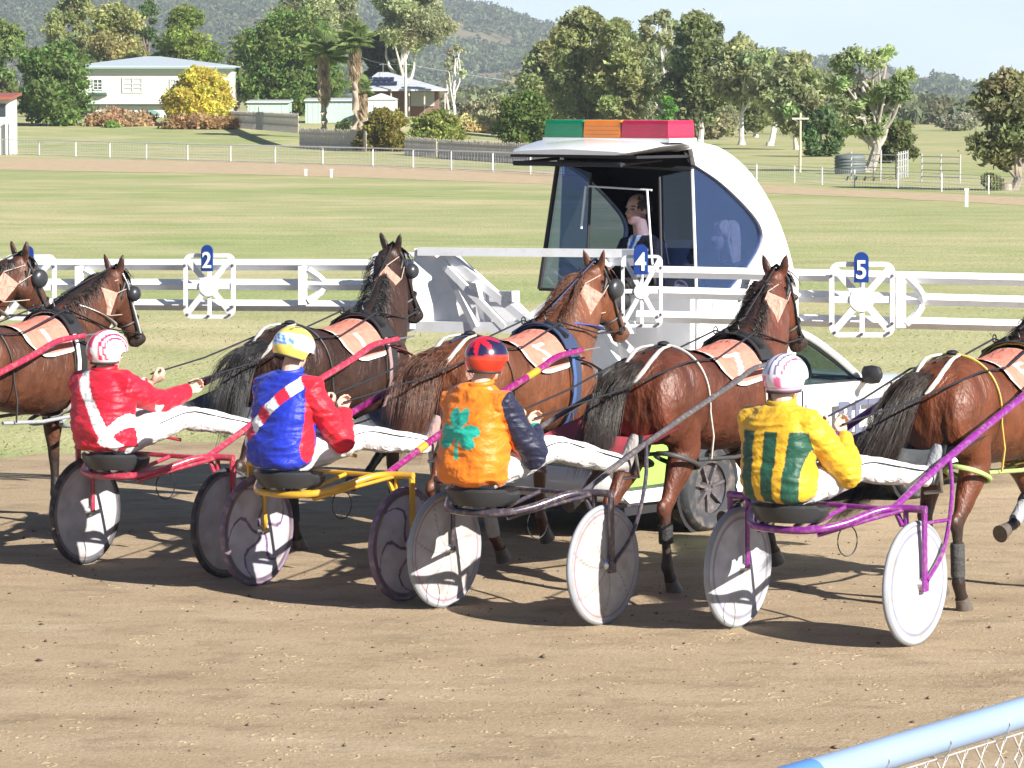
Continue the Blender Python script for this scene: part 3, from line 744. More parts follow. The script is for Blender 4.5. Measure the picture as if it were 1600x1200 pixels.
# ---------------------------------------------------------------- buildings
def bpaint(n, c, r=0.6, **k): return paint(n, c, r, **k)
M['weatherboard'] = bpaint("white_weatherboard", (0.60, 0.61, 0.57), 0.6, var=0.05)
M['roofblue'] = bpaint("pale_blue_corrugated_roof", (0.44, 0.50, 0.54), 0.4, var=0.08)
M['fascia'] = bpaint("green_grey_fascia", (0.18, 0.30, 0.27), 0.5)
M['pane'] = bpaint("dark_window_pane", (0.03, 0.04, 0.05), 0.08)
M['blind'] = bpaint("pale_closed_blind", (0.42, 0.44, 0.45), 0.6)
M['brickred'] = bpaint("red_brown_wall", (0.20, 0.11, 0.08), 0.8)
M['roofgrey'] = bpaint("pale_grey_roof", (0.50, 0.52, 0.54), 0.4)
M['solar'] = bpaint("solar_panel_glass", (0.015, 0.02, 0.05), 0.12)
M['shed'] = bpaint("white_shed_steel", (0.70, 0.74, 0.74), 0.45)
M['shedgreen'] = bpaint("pale_green_shed_steel", (0.40, 0.52, 0.46), 0.5)
M['timber'] = bpaint("weathered_grey_timber", (0.50, 0.45, 0.40), 0.85, var=0.35, scale=3)
M['redroof'] = bpaint("red_tin_roof", (0.32, 0.09, 0.06), 0.5)

def hip_roof(mb, x0, x1, y0, y1, z, h, rx0, rx1, th=0.12):
    ym = (y0 + y1) / 2
    vs = [(x0, y0, z), (x1, y0, z), (x1, y1, z), (x0, y1, z), (rx0, ym, z + h), (rx1, ym, z + h)]
    vs += [(a, b, c - th) for a, b, c in vs[:4]]
    mb.add(vs, [(0, 1, 5, 4), (1, 2, 5), (2, 3, 4, 5), (3, 0, 4), (0, 6, 7, 1), (1, 7, 8, 2), (2, 8, 9, 3), (3, 9, 6, 0), (9, 8, 7, 6)])

# white house: local x along its front, y backwards
Y = 286.0; s = Y / F_PX
hx = lambda px: (px - 240) * s
x0w = (240 - 800) / F_PX * Y; z0 = float(zt(x0w, Y)); hz = lambda py: D(240, py, Y).z - z0
h1 = thing("house", "white weatherboard house with pale blue hip roof on the left", "house", (x0w, Y, z0))
mb = MB(); mb.smooth = False
mb.box((hx(243), 4.0, (hz(163) + hz(106)) / 2), (hx(364) - hx(122), 8.0, hz(106) - hz(163)))
for k in range(14): mb.box((hx(243), -0.012, hz(163) + 0.15 + k * 0.2), (hx(364) - hx(122) + 0.02, 0.03, 0.02))
mb.build("wall", M['weatherboard'], h1)
mb = MB(); mb.smooth = False
mb.box((hx(255), 4.0, hz(163) / 2 - 0.3), (hx(360) - hx(152), 7.6, hz(163) + 0.5)); mb.build("lower_storey", M['weatherboard'], h1)
mb = MB(); mb.smooth = False; mb.box((hx(243), 3.9, hz(163.6)), (hx(364) - hx(122) + 0.1, 8.3, 0.10)); mb.build("floor_edge", M['lineblack'], h1)
mb = MB(); mb.smooth = False
for cx in (170, 200, 235):
    pts = [(hx(cx) + math.cos(a) * 0.85, -0.06 + 0.2, hz(180) + math.sin(a) * 0.42) for a in np.linspace(0, PI, 11)]
    mb.poly(pts, (0, 0.05, 0))
mb.build("arch_lattice", M['fascia'], h1)
mb = MB(); mb.smooth = False; hip_roof(mb, hx(113), hx(372), -0.7, 9.0, hz(103), hz(87) - hz(103), hx(222), hx(244)); mb.build("roof", M['roofblue'], h1)
mb = MB(); mb.smooth = False; mb.box((hx(242), -0.66, hz(106)), (hx(371) - hx(114), 0.06, 0.18)); mb.build("fascia_board", M['fascia'], h1)
for a, b, t, bt, mt in ((148, 162, 124, 140, 'pane'), (194, 224, 122, 144, 'blind'), (268, 276, 124, 140, 'blind'), (340, 352, 124, 142, 'blind')):
    mb = MB(); mb.smooth = False
    for q in (a, b): mb.box((hx(q), -0.05, (hz(t) + hz(bt)) / 2), (0.09, 0.08, hz(t) - hz(bt) + 0.09))
    for q in (t, bt): mb.box(((hx(a) + hx(b)) / 2, -0.05, hz(q)), (hx(b) - hx(a), 0.07, 0.09))
    mb.box(((hx(a) + hx(b)) / 2, -0.05, (hz(t) + hz(bt)) / 2), (0.06, 0.07, hz(t) - hz(bt)))
    mb.box(((hx(a) + hx(b)) / 2, -0.045, (hz(t) * .6 + hz(bt) * .4)), (hx(b) - hx(a), 0.06, 0.05))
    mb.box(((hx(a) + hx(b)) / 2, -0.045, (hz(t) * .3 + hz(bt) * .7)), (hx(b) - hx(a), 0.06, 0.05))
    w_ = mb.build("window", M['weatherboard'], h1)
    mb = MB(); mb.smooth = False; mb.box(((hx(a) + hx(b)) / 2, -0.012, (hz(t) + hz(bt)) / 2), (hx(b) - hx(a), 0.02, hz(t) - hz(bt))); mb.build("pane", M[mt], w_)
mb = MB(); mb.smooth = False; mb.box((hx(155), -0.35, hz(147)), (1.5, 0.7, 0.08), rx=-0.35); mb.build("window_hood", M['fascia'], h1)

# solar-panel house
Y = 304.0; s = Y / F_PX; cx = 632
hx = lambda px: (px - cx) * s
x0w = (cx - 800) / F_PX * Y; z0 = float(zt(x0w, Y)); hz = lambda py: D(cx, py, Y).z - z0
h2 = thing("house", "low verandah house with solar panels on its pale hip roof", "house", (x0w, Y, z0))
mb = MB(); mb.smooth = False; mb.box((hx(632), 5.0, (hz(142) + 0) / 2 - .2), (hx(684) - hx(580), 6.0, hz(142) + 0.4)); mb.build("wall", M['brickred'], h2)
mb = MB(); mb.smooth = False; mb.box((hx(660), 1.93, (hz(166) + hz(143)) / 2), (2.0, 0.1, hz(143) - hz(166))); mb.build("pale_wall_panel", M['blind'], h2)
mb = MB(); mb.smooth = False; hip_roof(mb, hx(556), hx(700), -0.6, 10.5, hz(140), hz(112) - hz(140), hx(588), hx(604)); mb.build("roof", M['roofgrey'], h2)
for q in (566, 612, 640, 664, 696):
    mb = MB(); mb.smooth = False; mb.box((hx(q), -0.3, hz(141) / 2), (0.12, 0.12, hz(141))); mb.build("verandah_post", M['timber'], h2)
rise = hz(112) - hz(140); run = 5.55
for r_ in range(2):
    for k in range(5 if r_ == 0 else 6):
        mb = MB(); mb.smooth = False
        cxp = hx(574 + k * 8.5 + (1 - r_) * 3.0); tt_ = 0.30 + 0.24 * (1 - r_)
        mb.box((cxp, -0.6 + run * tt_ + 0.0, hz(140) + rise * tt_ + 0.09), (0.42, 1.15, 0.04), rx=math.atan2(rise, run)); mb.build("solar_panel", M['solar'], h2)
mb = MB(); mb.tube([(hx(596), 4.9, hz(113)), (hx(596), 4.9, hz(98))], 0.03, 6); mb.bar((hx(590), 4.9, hz(100)), (hx(602), 4.9, hz(100)), 0.04); mb.build("aerial", M['steel'], h2)

def shed(label, px0, px1, top, base, Y, mat, gable, name="shed"):
    s = Y / F_PX; cx = (px0 + px1) / 2; x0w = (cx - 800) / F_PX * Y; z0 = float(zt(x0w, Y)); hz = lambda py: D(cx, py, Y).z - z0
    w = (px1 - px0) * s; h = hz(top) ; r = thing(name, label, "shed", (x0w, Y, z0))
    he = h * (0.82 if gable else 0.92)
    mb = MB(); mb.smooth = False
    mb.box((0, 2.0, he / 2 - 0.15), (w, 4.0, he + 0.3))
    for k in range(int(w / 0.4)): mb.box((-w / 2 + 0.2 + k * 0.4, -0.01, he / 2), (0.05, 0.03, he - 0.05))
    mb.build("wall", mat, r)
    mb = MB(); mb.smooth = False
    if gable:
        mb.poly([(-w / 2 - 0.1, -0.15, he), (w / 2 + 0.1, -0.15, he), (0, -0.15, h)], (0, 4.4, 0))
    else:
        mb.poly([(-w / 2 - 0.1, -0.2, he), (-w / 2 - 0.1, -0.2, he + 0.1), (-w / 2 - 0.1, 4.2, h + 0.1), (-w / 2 - 0.1, 4.2, h)], (w + 0.2, 0, 0))
    mb.build("roof", M['shed'] if gable else M['roofgrey'], r)
    mb = MB(); mb.smooth = False; mb.box((w * 0.05, -0.04, he * 0.42), (w * 0.55, 0.06, he * 0.8)); mb.build("roller_door", mat, r)
    return r
shed("white gabled garden shed with roller door below the solar panels", 572, 619, 146, 176, 262, M['shed'], True)
shed("long pale green shed between the two palms", 478, 572, 155, 186, 268, M['shedgreen'], False)
shed("low carport with flat pale roof under the mango tree", 388, 452, 158, 182, 270, M['shedgreen'], False, "carport")
# kiosk on the left edge
Y = 196.0; s = Y / F_PX; x0w = (-12 - 800) / F_PX * Y; hz = lambda py: D(-12, py, Y).z
k1 = thing("kiosk", "small white kiosk with red tin roof at the left edge", "kiosk", (x0w, Y, 0))
w = 58 * s
mb = MB(); mb.smooth = False; mb.box((0, 1.5, hz(152) / 2), (w, 3.0, hz(152))); mb.build("wall", M['weatherboard'], k1)
mb = MB(); mb.smooth = False; mb.box((0, 1.3, hz(150)), (w + 0.5, 3.8, 0.14), rx=0.06); mb.build("roof", M['redroof'], k1)
mb = MB(); mb.smooth = False; mb.box((w * 0.25, -0.03, hz(172)), (w * 0.3, 0.05, 0.7)); mb.build("window", M['pane'], k1)
for q in (11, 17, 24):
    pp_ = G(q, 242); o = MB(); o.smooth = False; o.box((0, 0, 0.85), (0.12, 0.12, 1.75)); o.box((0, 0, 1.75), (0.16, 0.16, 0.06))
    b_ = o.build("gate_post", M['white']); b_.location = pp_; tag(b_, "short white post at the gateway beside the kiosk, one of three", "post", "white gateway posts by the kiosk")

# ---------------------------------------------------------------- far fences
def line_pts(pixels):
    return [G(px, py) for px, py in pixels]
rail_f = thing("rail_fence", "long white pipe rail fence along the far track", "fence", G(400, 255))
base = rail_f.location
P = line_pts([(-50, 240.5), (25, 243), (88, 244.5), (215, 249), (343, 253), (470, 257), (600, 261), (728, 267), (795, 270), (860, 274), (930, 279)])
SP = spline(P, 400)
posts = []; last = None
for p in SP:
    if last is None or (p - last).length >= 4.2: posts.append(p); last = p
for p in posts:
    mb = MB(); q = p - base; mb.tube([(q.x, q.y, -0.1), (q.x, q.y, 0.84)], 0.032, 8); mb.build("post", M['white'], rail_f)
for z_, r_ in ((0.84, 0.027), (0.06, 0.018)):
    mb = MB(); mb.tube([(p.x - base.x, p.y - base.y, z_) for p in SP[::6]], r_, 8); mb.build("rail", M['white'], rail_f)
mb = MB()
for p, q in zip(posts[:-1], posts[1:]):
    for k in range(1, 14):
        c = p.lerp(q, k / 14) - base; mb.tube([(c.x, c.y, 0.08), (c.x, c.y, 0.8)], 0.005, 4)
for k in range(1, 6): mb.tube([(p.x - base.x, p.y - base.y, 0.06 + k * 0.13) for p in SP[::8]], 0.006, 4)
mb.build("wire_mesh", M['wire'], rail_f)

mesh_f = thing("mesh_fence", "wire mesh fence on thin steel posts along the right of the far track", "fence", G(1400, 298))
base = mesh_f.location
P = line_pts([(1100, 276), (1165, 281), (1240, 285), (1305, 290), (1370, 294), (1434, 297), (1496, 301), (1558, 304), (1640, 308), (1720, 312)])
SP = spline(P, 300); posts = []; last = None
for p in SP:
    if last is None or (p - last).length >= 3.3: posts.append(p); last = p
for p in posts:
    mb = MB(); q = p - base; mb.tube([(q.x, q.y, -0.1), (q.x, q.y, 0.62)], 0.025, 8); mb.build("post", M['white'], mesh_f)
mb = MB()
for k in range(6): mb.tube([(p.x - base.x, p.y - base.y, 0.04 + k * 0.112) for p in SP[::6]], 0.0045 if k < 5 else 0.008, 4)
for p, q in zip(posts[:-1], posts[1:]):
    for k in range(1, 16):
        c = p.lerp(q, k / 16) - base; mb.tube([(c.x, c.y, 0.04), (c.x, c.y, 0.6)], 0.004, 4)
mb.build("wire_mesh", M['wire'], mesh_f)

def paling(label, pa, pb, h, seed):
    rg = random.Random(seed); a = Vector(pa); b = Vector(pb); L = (b - a).length; t = (b - a) / L; ang = math.atan2(t.y, t.x)
    r = thing("paling_fence", label, "fence", a, ang)
    m1 = MB(); m1.smooth = False
    x = 0
    while x < L:
        w = 0.10; hh = h * rg.uniform(0.93, 1.05); m1.box((x + 0.05, 0, hh / 2 - 0.1), (w - 0.015, 0.02, hh + 0.2), ry=rg.uniform(-0.02, 0.02)); x += 0.11
    m1.build("palings", M['timber'], r)
    m2 = MB(); m2.smooth = False
    for z_ in (0.3, h * 0.8): m2.box((L / 2, 0.045, z_), (L, 0.05, 0.08))
    m2.build("rail", M['timber'], r)
def zG(px, py):                      # a point on the terrain under a pixel
    d = ray(px, py); t = 150.0
    for _ in range(60):
        p = Vector((d.x * t, d.y * t, CAM_Z + d.z * t)); h = p.z - float(zt(p.x, p.y)); t += h / -d.z * 0.8
    return Vector((p.x, p.y, float(zt(p.x, p.y))))
paling("grey paling fence left of the palms", zG(352, 214), zG(466, 228), 1.0, 1)
paling("grey paling fence panel ending at the olive gold bush", zG(468, 230), zG(572, 237), 1.15, 2)
paling("grey paling fence panel right of the olive gold bush", zG(632, 241), zG(682, 245), 0.95, 3)
paling("long grey paling fence running behind the starting car", zG(684, 246), zG(1010, 268), 0.95, 4)
paling("weathered paling fence in front of the white house", zG(128, 196), zG(258, 205), 1.0, 5)

# utility pole and its wire, floodlight pole
def pole(label, px, base_py, top_py, r, mat, Y=None):
    p = zG(px, base_py); top = D(px, top_py, p.y).z
    o = thing("utility_pole", label, "pole", p)
    mb = MB(); mb.tube([(0, 0, -0.2), (0, 0, top - p.z)], [r, r * 0.8], 10); mb.build("pole", mat, o)
    mb = MB(); mb.smooth = False; mb.box((0, -0.05, top - p.z - 0.25), (0.7, 0.08, 0.08)); mb.build("crossarm", M['timber'], o)
    return p, top
M['concrete'] = bpaint("pale_pole_timber", (0.55, 0.53, 0.50), 0.8, var=0.15)
pa, ta = pole("pale pole in front of the solar panel house", 634, 205, 96, 0.13, M['concrete'])
pole("thin yellowish pole left of the spreading gum", 1250, 270, 176, 0.06, bpaint("straw_pole_timber", (0.50, 0.45, 0.32), 0.8))
mb = MB(); a = Vector((pa.x, pa.y, ta - 0.2)); b = D(1330, 150, 330)
mb.tube([a.lerp(b, t) + Vector((0, 0, -1.2 * 4 * t * (1 - t))) for t in np.linspace(0, 1, 24)], 0.014, 5)
o = mb.build("power_line", M['wire']); tag(o, "thin power line sagging from the pale pole to the right", "cable")
mb = MB(); a = Vector((pa.x, pa.y, ta - 0.2)); b = D(520, 60, 330)
mb.tube([a.lerp(b, t) + Vector((0, 0, -0.8 * 4 * t * (1 - t))) for t in np.linspace(0, 1, 24)], 0.014, 5)
o = mb.build("power_line", M['wire']); tag(o, "thin power line running from the pale pole to the left behind the palms", "cable")

# stockyard at the right, water tank, stake posts on the infield
yard = thing("stockyard", "grey steel stockyard panels beyond the mesh fence", "stockyard", zG(1420, 280))
b0 = yard.location
for a_, b_ in (((1330, 279), (1400, 281)), ((1400, 281), (1418, 276)), ((1440, 284), (1500, 286)), ((1376, 283), (1376.5, 276))):
    A_ = zG(*a_) - b0; B_ = zG(*b_) - b0; mb = MB()
    for z_ in (0.2, 0.45, 0.7, 0.95): mb.tube([A_ + Vector((0, 0, z_)), B_ + Vector((0, 0, z_))], 0.022, 6)
    n_ = max(2, int((B_ - A_).length / 1.0))
    for k in range(n_ + 1):
        c = A_.lerp(B_, k / n_); mb.tube([c, c + Vector((0, 0, 1.05))], 0.03, 6)
    mb.build("panel", M['wire'], yard)
mb = MB(); mb.lathe([(0.0, 0.0), (0.62, 0.0), (0.62, 0.72), (0.56, 0.78), (0.0, 0.86)], Matrix.Identity(4), 24)
for k in range(5): mb.lathe([(0.64, 0.1 + k * 0.13), (0.655, 0.13 + k * 0.13), (0.64, 0.16 + k * 0.13)], Matrix.Identity(4), 24, closed=False)
o = mb.build("water_tank", bpaint("dark_green_tank_plastic", (0.13, 0.15, 0.15), 0.6)); o.location = zG(1328, 272); tag(o, "squat dark water tank at the foot of the spreading gum", "tank")
for px, py, h in ((1510, 323, 0.5), (518, 277, 0.3), (478, 275, 0.25)):
    mb = MB(); mb.smooth = False; mb.box((0, 0, h / 2), (0.09, 0.06, h)); mb.box((0, 0, h), (0.13, 0.09, 0.05)); o = mb.build("marker_peg", M['white']); o.location = G(px, py)
    tag(o, {1510: "white marker peg on the infield at the right", 518: "taller white marker peg beside the far track at the left", 478: "shorter white marker peg beside the far track at the left"}[px], "peg", "marker pegs beside the far track")
# ---------------------------------------------------------------- starting car with viewing cabin
M['glassblue'] = glass_mat("blue_tinted_cabin_glass", (0.58, 0.66, 0.88), 0.0, (0.01, 0.03, 0.10), 0.05)
M['glasscar'] = glass_mat("car_window_glass", (0.42, 0.50, 0.47), 0.03)
M['glassrear'] = glass_mat("navy_tinted_rear_glass", (0.30, 0.40, 0.66), 0.03, (0.012, 0.03, 0.10), 0.18)
M['green_lens'] = paint("green_lamp_lens", (0.0, 0.22, 0.09), 0.15, coat=0.5, var=0.25, scale=9)
M['amber_lens'] = paint("amber_lamp_lens", (0.75, 0.22, 0.02), 0.15, coat=0.5, var=0.25, scale=9)
M['red_lens'] = paint("red_lamp_lens", (0.48, 0.015, 0.06), 0.15, coat=0.5, var=0.25, scale=9)
M['lime'] = paint("lime_green_decal", (0.28, 0.60, 0.10), 0.4, var=0.1)
M['greytext'] = paint("grey_lettering", (0.13, 0.14, 0.21), 0.4, var=0.05)
CAR_R = R(40)
hC = Vector((math.sin(CAR_R), math.cos(CAR_R), 0)); rC = Vector((math.cos(CAR_R), -math.sin(CAR_R), 0))
car_o = G(1085, 828) - rC * 0.80; car_o.z = 0
car = thing("starting_gate_car", "white mobile starting car with glazed viewing cabin and coloured roof lamps", "car", car_o, -CAR_R)
Minv = Matrix.Translation(car_o) @ Matrix.Rotation(-CAR_R, 4, 'Z'); Minv.invert()
toCar = lambda p: Minv @ Vector(p)

# body: side profile lofted across, with rounded shoulder
prof = [(-1.02, 0.36), (-1.06, 0.62), (-1.0, 0.86), (-0.9, 0.98), (0.0, 1.0), (1.2, 1.0), (2.6, 0.98), (3.05, 0.96), (3.9, 0.86), (4.25, 0.72), (4.34, 0.5), (4.25, 0.30), (3.6, 0.24), (0.6, 0.24), (-0.9, 0.28)]
def body_ring(xf, inset, dz):
    cy, cz = 1.6, 0.6; return [(xf, cy + (y - cy) * (1 - inset / 2.6), cz + (z - cz) * (1 - inset / 0.45)) for y, z in prof]
mb = MB()
mb.loft([body_ring(x, i, 0) for x, i in ((-0.84, 0.10), (-0.90, 0.02), (-0.90, 0.0), (-0.6, -0.01), (0.6, -0.01), (0.90, 0.0), (0.90, 0.02), (0.84, 0.10))])
body = mb.build("body", M['carwhite'], car)
# greenhouse (roof and pillars) ahead of the cabin
def pil(a, b, w=0.07, h=0.05): mb.bar(a, b, w, h)
mb = MB()
for s in (-1, 1):
    P_ = spline([(s * 0.80, 2.163, 0.97), (s * 0.74, 1.878, 1.18), (s * 0.66, 1.575, 1.36), (s * 0.62, 1.3, 1.40), (s * 0.62, 1.052, 1.40)], 14)
    mb.tube(P_, 0.05, 8, rv=0.035)
    mb.tube([(s * 0.84, 1.284, 0.98), (s * 0.66, 1.251, 1.38)], 0.07, 8, rv=0.03)
roofr = []
for y, z, w in ((1.025, 1.40, 0.62), (1.3, 1.425, 0.64), (1.575, 1.39, 0.66)):
    roofr.append([(-w, y, z - 0.03), (-w * 0.6, y, z + 0.01), (0, y, z + 0.03), (w * 0.6, y, z + 0.01), (w, y, z - 0.03), (w, y, z - 0.06), (-w, y, z - 0.06)])
mb.loft(roofr)
mb.build("roof_and_pillars", M['carwhite'], car)
mb = MB(); mb.smooth = False
for s in (-1, 1):
    mb.tube(spline([(s * 0.805, 2.114, 0.99), (s * 0.735, 1.85, 1.165), (s * 0.665, 1.575, 1.325), (s * 0.64, 1.328, 1.35)], 12), 0.022, 6)
    mb.tube([(s * 0.86, 1.3, 0.995), (s * 0.86, 2.125, 0.985)], 0.016, 6)
mb.build("window_rubber", M['lineblack'], car)
mb = MB(); mb.smooth = False
mb.add([(0.845, 1.306, 0.99), (0.835, 2.109, 0.985), (0.735, 1.85, 1.16), (0.665, 1.575, 1.32), (0.645, 1.328, 1.345)], [(0, 1, 2, 3, 4)]); mb.build("side_window", M['glasscar'], car)
mb = MB(); mb.smooth = False
mb.add([(-0.845, 1.306, 0.99), (-0.835, 2.109, 0.985), (-0.735, 1.85, 1.16), (-0.665, 1.575, 1.32), (-0.645, 1.328, 1.345)], [(4, 3, 2, 1, 0)]); mb.build("side_window", M['glasscar'], car)
mb = MB(); mb.add([(-0.80, 2.142, 0.98), (0.80, 2.142, 0.98), (0.66, 1.586, 1.35), (-0.66, 1.586, 1.35)], [(0, 1, 2, 3)]); mb.build("windscreen", M['glasscar'], car)
# inside: dash, seats, steering wheel
mb = MB(); mb.box((0, 2.015, 0.93), (1.5, 0.3, 0.16)); mb.box((0, 1.45, 0.62), (1.5, 1.3, 0.5)); mb.build("dashboard", M['lineblack'], car)
for s in (-1, 1):
    mb = MB(); mb.tube([(s * 0.38, 1.20, 0.8), (s * 0.38, 1.14, 1.26)], 0.22, 12, up=(0, 1, 0), rv=0.07); mb.build("seat", M['lineblack'], car)
mb = MB(); c = Vector((0.38, 1.80, 1.0)); mb.tube([c + Vector((math.cos(a) * 0.18, math.sin(a) * 0.06, math.sin(a) * 0.17)) for a in np.linspace(0, 2 * PI, 21)[:-1]], 0.015, 6, closed=True)
mb.bar(c + Vector((-0.17, 0, 0)), c + Vector((0.17, 0, 0)), 0.02); mb.build("steering_wheel", M['lineblack'], car)
# mirror
for s in (-1, 1):
    mb = MB(); mb.tube([(s * 0.90, 2.05, 1.03), (s * 0.915, 2.05, 1.035), (s * 0.98, 2.04, 1.04), (s * 1.05, 2.03, 1.04), (s * 1.075, 2.03, 1.035)], [0.03, 0.045, 0.05, 0.042, 0.02], 14, up=(0, 0, 1), rv=[0.045, 0.068, 0.075, 0.065, 0.03]); mb.bar((s * 0.83, 2.05, 0.985), (s * 0.93, 2.05, 1.0), 0.05, 0.04); mb.build("wing_mirror", M['lineblack'], car)
# wheels
def car_wheel(x, y):
    r = 0.32
    Mx = Matrix.Translation((x, y, r)) @ Matrix.Rotation(PI / 2, 4, 'Y'); s = 1 if x > 0 else -1
    mb = MB(); mb.lathe([(0.19, -0.09), (0.29, -0.1), (r, -0.07), (r, 0.07), (0.29, 0.1), (0.19, 0.09)], Mx, 36, closed=True); t = mb.build("wheel", M['tyre'], car)
    mb = MB(); mb.lathe([(0.0, 0.05 * s), (0.05, 0.07 * s), (0.06, 0.045 * s), (0.17, 0.05 * s), (0.2, 0.085 * s), (0.2, 0.0)], Mx, 36)
    for k in range(7):
        a = 2 * PI * k / 7; mb.bar(Mx @ Vector((0.04 * math.cos(a), 0.04 * math.sin(a), 0.06 * s)), Mx @ Vector((0.185 * math.cos(a), 0.185 * math.sin(a), 0.066 * s)), 0.035, 0.02)
    mb.build("rim", M['f_grey'], t)
for x in (-0.86, 0.86):
    for y in (0.0, 2.75): car_wheel(x, y)
mb = MB()
for s in (-1, 1):
    for y in (0.0, 2.75):
        a = np.linspace(-0.15, PI + 0.15, 17); mb = MB()
        mb.tube([(s * 0.895, y + math.cos(q) * 0.37, 0.32 + math.sin(q) * 0.37) for q in a], 0.03, 6)
        Mx = Matrix.Translation((s * 0.9, y, 0.32)) @ Matrix.Rotation(PI / 2 * s, 4, 'Y'); mb.lathe([(0.0, 0.006), (0.36, 0.006), (0.36, 0.002), (0.0, 0.002)], Mx, 24); mb.build("wheel_arch", M['lineblack'], car)
mb = MB(); mb.tube([(-0.88, -0.95, 0.42), (-0.6, -1.09, 0.42), (0.6, -1.09, 0.42), (0.88, -0.95, 0.42)], 0.07, 10, rv=0.12); mb.build("bumper", M['carwhite'], car)
mb = MB(); mb.smooth = False
mb.box((0, 1.6, 0.235), (1.7, 5.0, 0.1)); mb.build("underside", M['lineblack'], car)
# lime decal on rear quarter: flame-like flat sticker, lettering on the door
mb = MB(); mb.smooth = False
mb.poly([(0.9085, -0.98, 0.40), (0.9085, -0.38, 0.40), (0.9085, -0.36, 0.55), (0.9085, -0.55, 0.80), (0.9085, -0.78, 0.90), (0.9085, -0.98, 0.86)], (0.003, 0, 0))
mb.poly([(-0.80, -1.075, 0.55), (0.82, -1.075, 0.55), (0.84, -1.045, 0.80), (0.4, -1.045, 0.72), (-0.80, -1.05, 0.66)], (0, -0.02, 0))
mb.build("lime_decal", M['lime'], car)
tv, tf = text_mesh("BET", 0.36, 0.004)
mb = MB(); mb.smooth = False
mb.add([(0.912 - p[2], 2.0 + p[0] * 1.1, 0.70 + p[1]) for p in tv], tf); mb.build("door_lettering", M['greytext'], car)
mb = MB(); mb.smooth = False
for y in (1.22, 2.42): mb.box((0.905, y, 0.62), (0.008, 0.012, 0.68))
mb.box((0.905, 1.82, 0.30), (0.008, 1.14, 0.012)); mb.build("door_seam", M['lineblack'], car)
mb = MB(); mb.box((0.925, 1.32, 0.84), (0.03, 0.16, 0.03)); mb.build("door_handle", M['carwhite'], car)

# cabin shell: curved white hoop on each side (outer outline minus the window), joined over the top
out = spline([(0.16, 2.84), (0.45, 2.83), (0.80, 2.68), (1.10, 2.42), (1.32, 2.08), (1.44, 1.70), (1.42, 1.35), (1.32, 0.98)], 28)   # (y, z) outer rear-to-front curve
win = spline([(0.20, 2.69), (0.50, 2.56), (0.80, 2.38), (0.99, 2.22), (1.0, 2.08), (0.84, 1.92), (0.60, 1.76), (0.5, 1.72)], 28)      # window edge
W2 = 0.64
XT = lambda z: W2 + 0.08 * (2.8 - z) / 1.6
mb = MB()
for s in (-1, 1):
    # side web between the outer curve and the window edge
    a = [(s * XT(z), y, z) for y, z, _ in [(p.x, p.y, 0) for p in out]]; b_ = [(s * (XT(z)), y, z) for y, z, _ in [(p.x, p.y, 0) for p in win]]
    a2 = [(x - s * 0.04, y, z) for x, y, z in a]; b2 = [(x - s * 0.04, y, z) for x, y, z in b_]
    mb.loft([[a[i], b_[i], b2[i], a2[i]] for i in range(28)])
    mb.poly([(s * XT(1.72), 0.18, 1.72), (s * XT(1.72), 0.5, 1.72), (s * XT(1.0), 1.31, 0.98), (s * XT(1.0), 0.18, 0.98)], (-s * 0.04, 0, 0))
# roof skin
rings = []
for p in out:
    y, z = p.x, p.y; w = XT(z); t = Vector((0, 0, 0))
    rings.append([(-w - 0.005, y - 0.02, z - 0.03), (-w * 0.9, y + 0.005, z + 0.012), (-w * 0.4, y + 0.015, z + 0.03), (w * 0.4, y + 0.015, z + 0.03), (w * 0.9, y + 0.005, z + 0.012), (w + 0.005, y - 0.02, z - 0.03), (w * 0.85, y - 0.05, z - 0.05), (-w * 0.85, y - 0.05, z - 0.05)])
mb.loft(rings)
# visor reaching back over the opening
v_ = []
for y, z, w, th in ((0.22, 2.845, W2 + 0.01, 0.05), (0.0, 2.875, W2 + 0.03, 0.075), (-0.25, 2.865, W2 + 0.04, 0.08), (-0.45, 2.83, W2 + 0.02, 0.06), (-0.56, 2.795, W2 - 0.06, 0.025)):
    lw = w - (0.10 if y < -0.2 else 0.03); v_.append([(-lw, y, z - th * 0.4), (-lw * 0.85, y, z), (0, y, z + 0.015), (w * 0.85, y, z), (w, y, z - th * 0.4), (w * 0.85, y, z - th), (-lw * 0.85, y, z - th)])
mb.loft(v_)
# lower rear body of the cabin
mb.box((0, 0.14, 1.36), (1.34, 0.06, 0.74))
mb.build("cabin_shell", M['carwhite'], car)
mb = MB(); mb.smooth = False
for s in (-1, 1):
    mb.loft([[(s * (XT(out[i].y) - 0.05), out[i].x - 0.03, out[i].y - 0.05), (s * (XT(win[i].y) - 0.05), win[i].x, win[i].y), (s * (XT(win[i].y) - 0.055), win[i].x, win[i].y), (s * (XT(out[i].y) - 0.055), out[i].x - 0.03, out[i].y - 0.05)] for i in range(28)])
mb.loft([[(-0.62, p.x - 0.07, p.y - 0.09), (0.62, p.x - 0.07, p.y - 0.09), (0.62, p.x - 0.075, p.y - 0.095), (-0.62, p.x - 0.075, p.y - 0.095)] for p in out[1:]])
mb.build("cabin_shade_panels", M['lineblack'], car)  # black sheets added inside the white shell, standing in for the cabin's inner shade
mb = MB(); mb.smooth = False
mb.box((0, 0.0, 2.755), (1.2, 0.9, 0.02)); mb.box((0, 0.8, 1.50), (1.22, 1.2, 0.05)); mb.build("cabin_lining", M['lineblack'], car)
mb = MB(); mb.tube([(-0.52, -0.50, 2.70), (0.50, -0.50, 2.70)], 0.018, 8); mb.tube([(-0.5, -0.5, 2.7), (-0.5, 0.0, 2.73)], 0.014, 6); mb.tube([(0.48, -0.5, 2.7), (0.48, 0.0, 2.73)], 0.014, 6); mb.build("awning_bar", M['lineblack'], car)
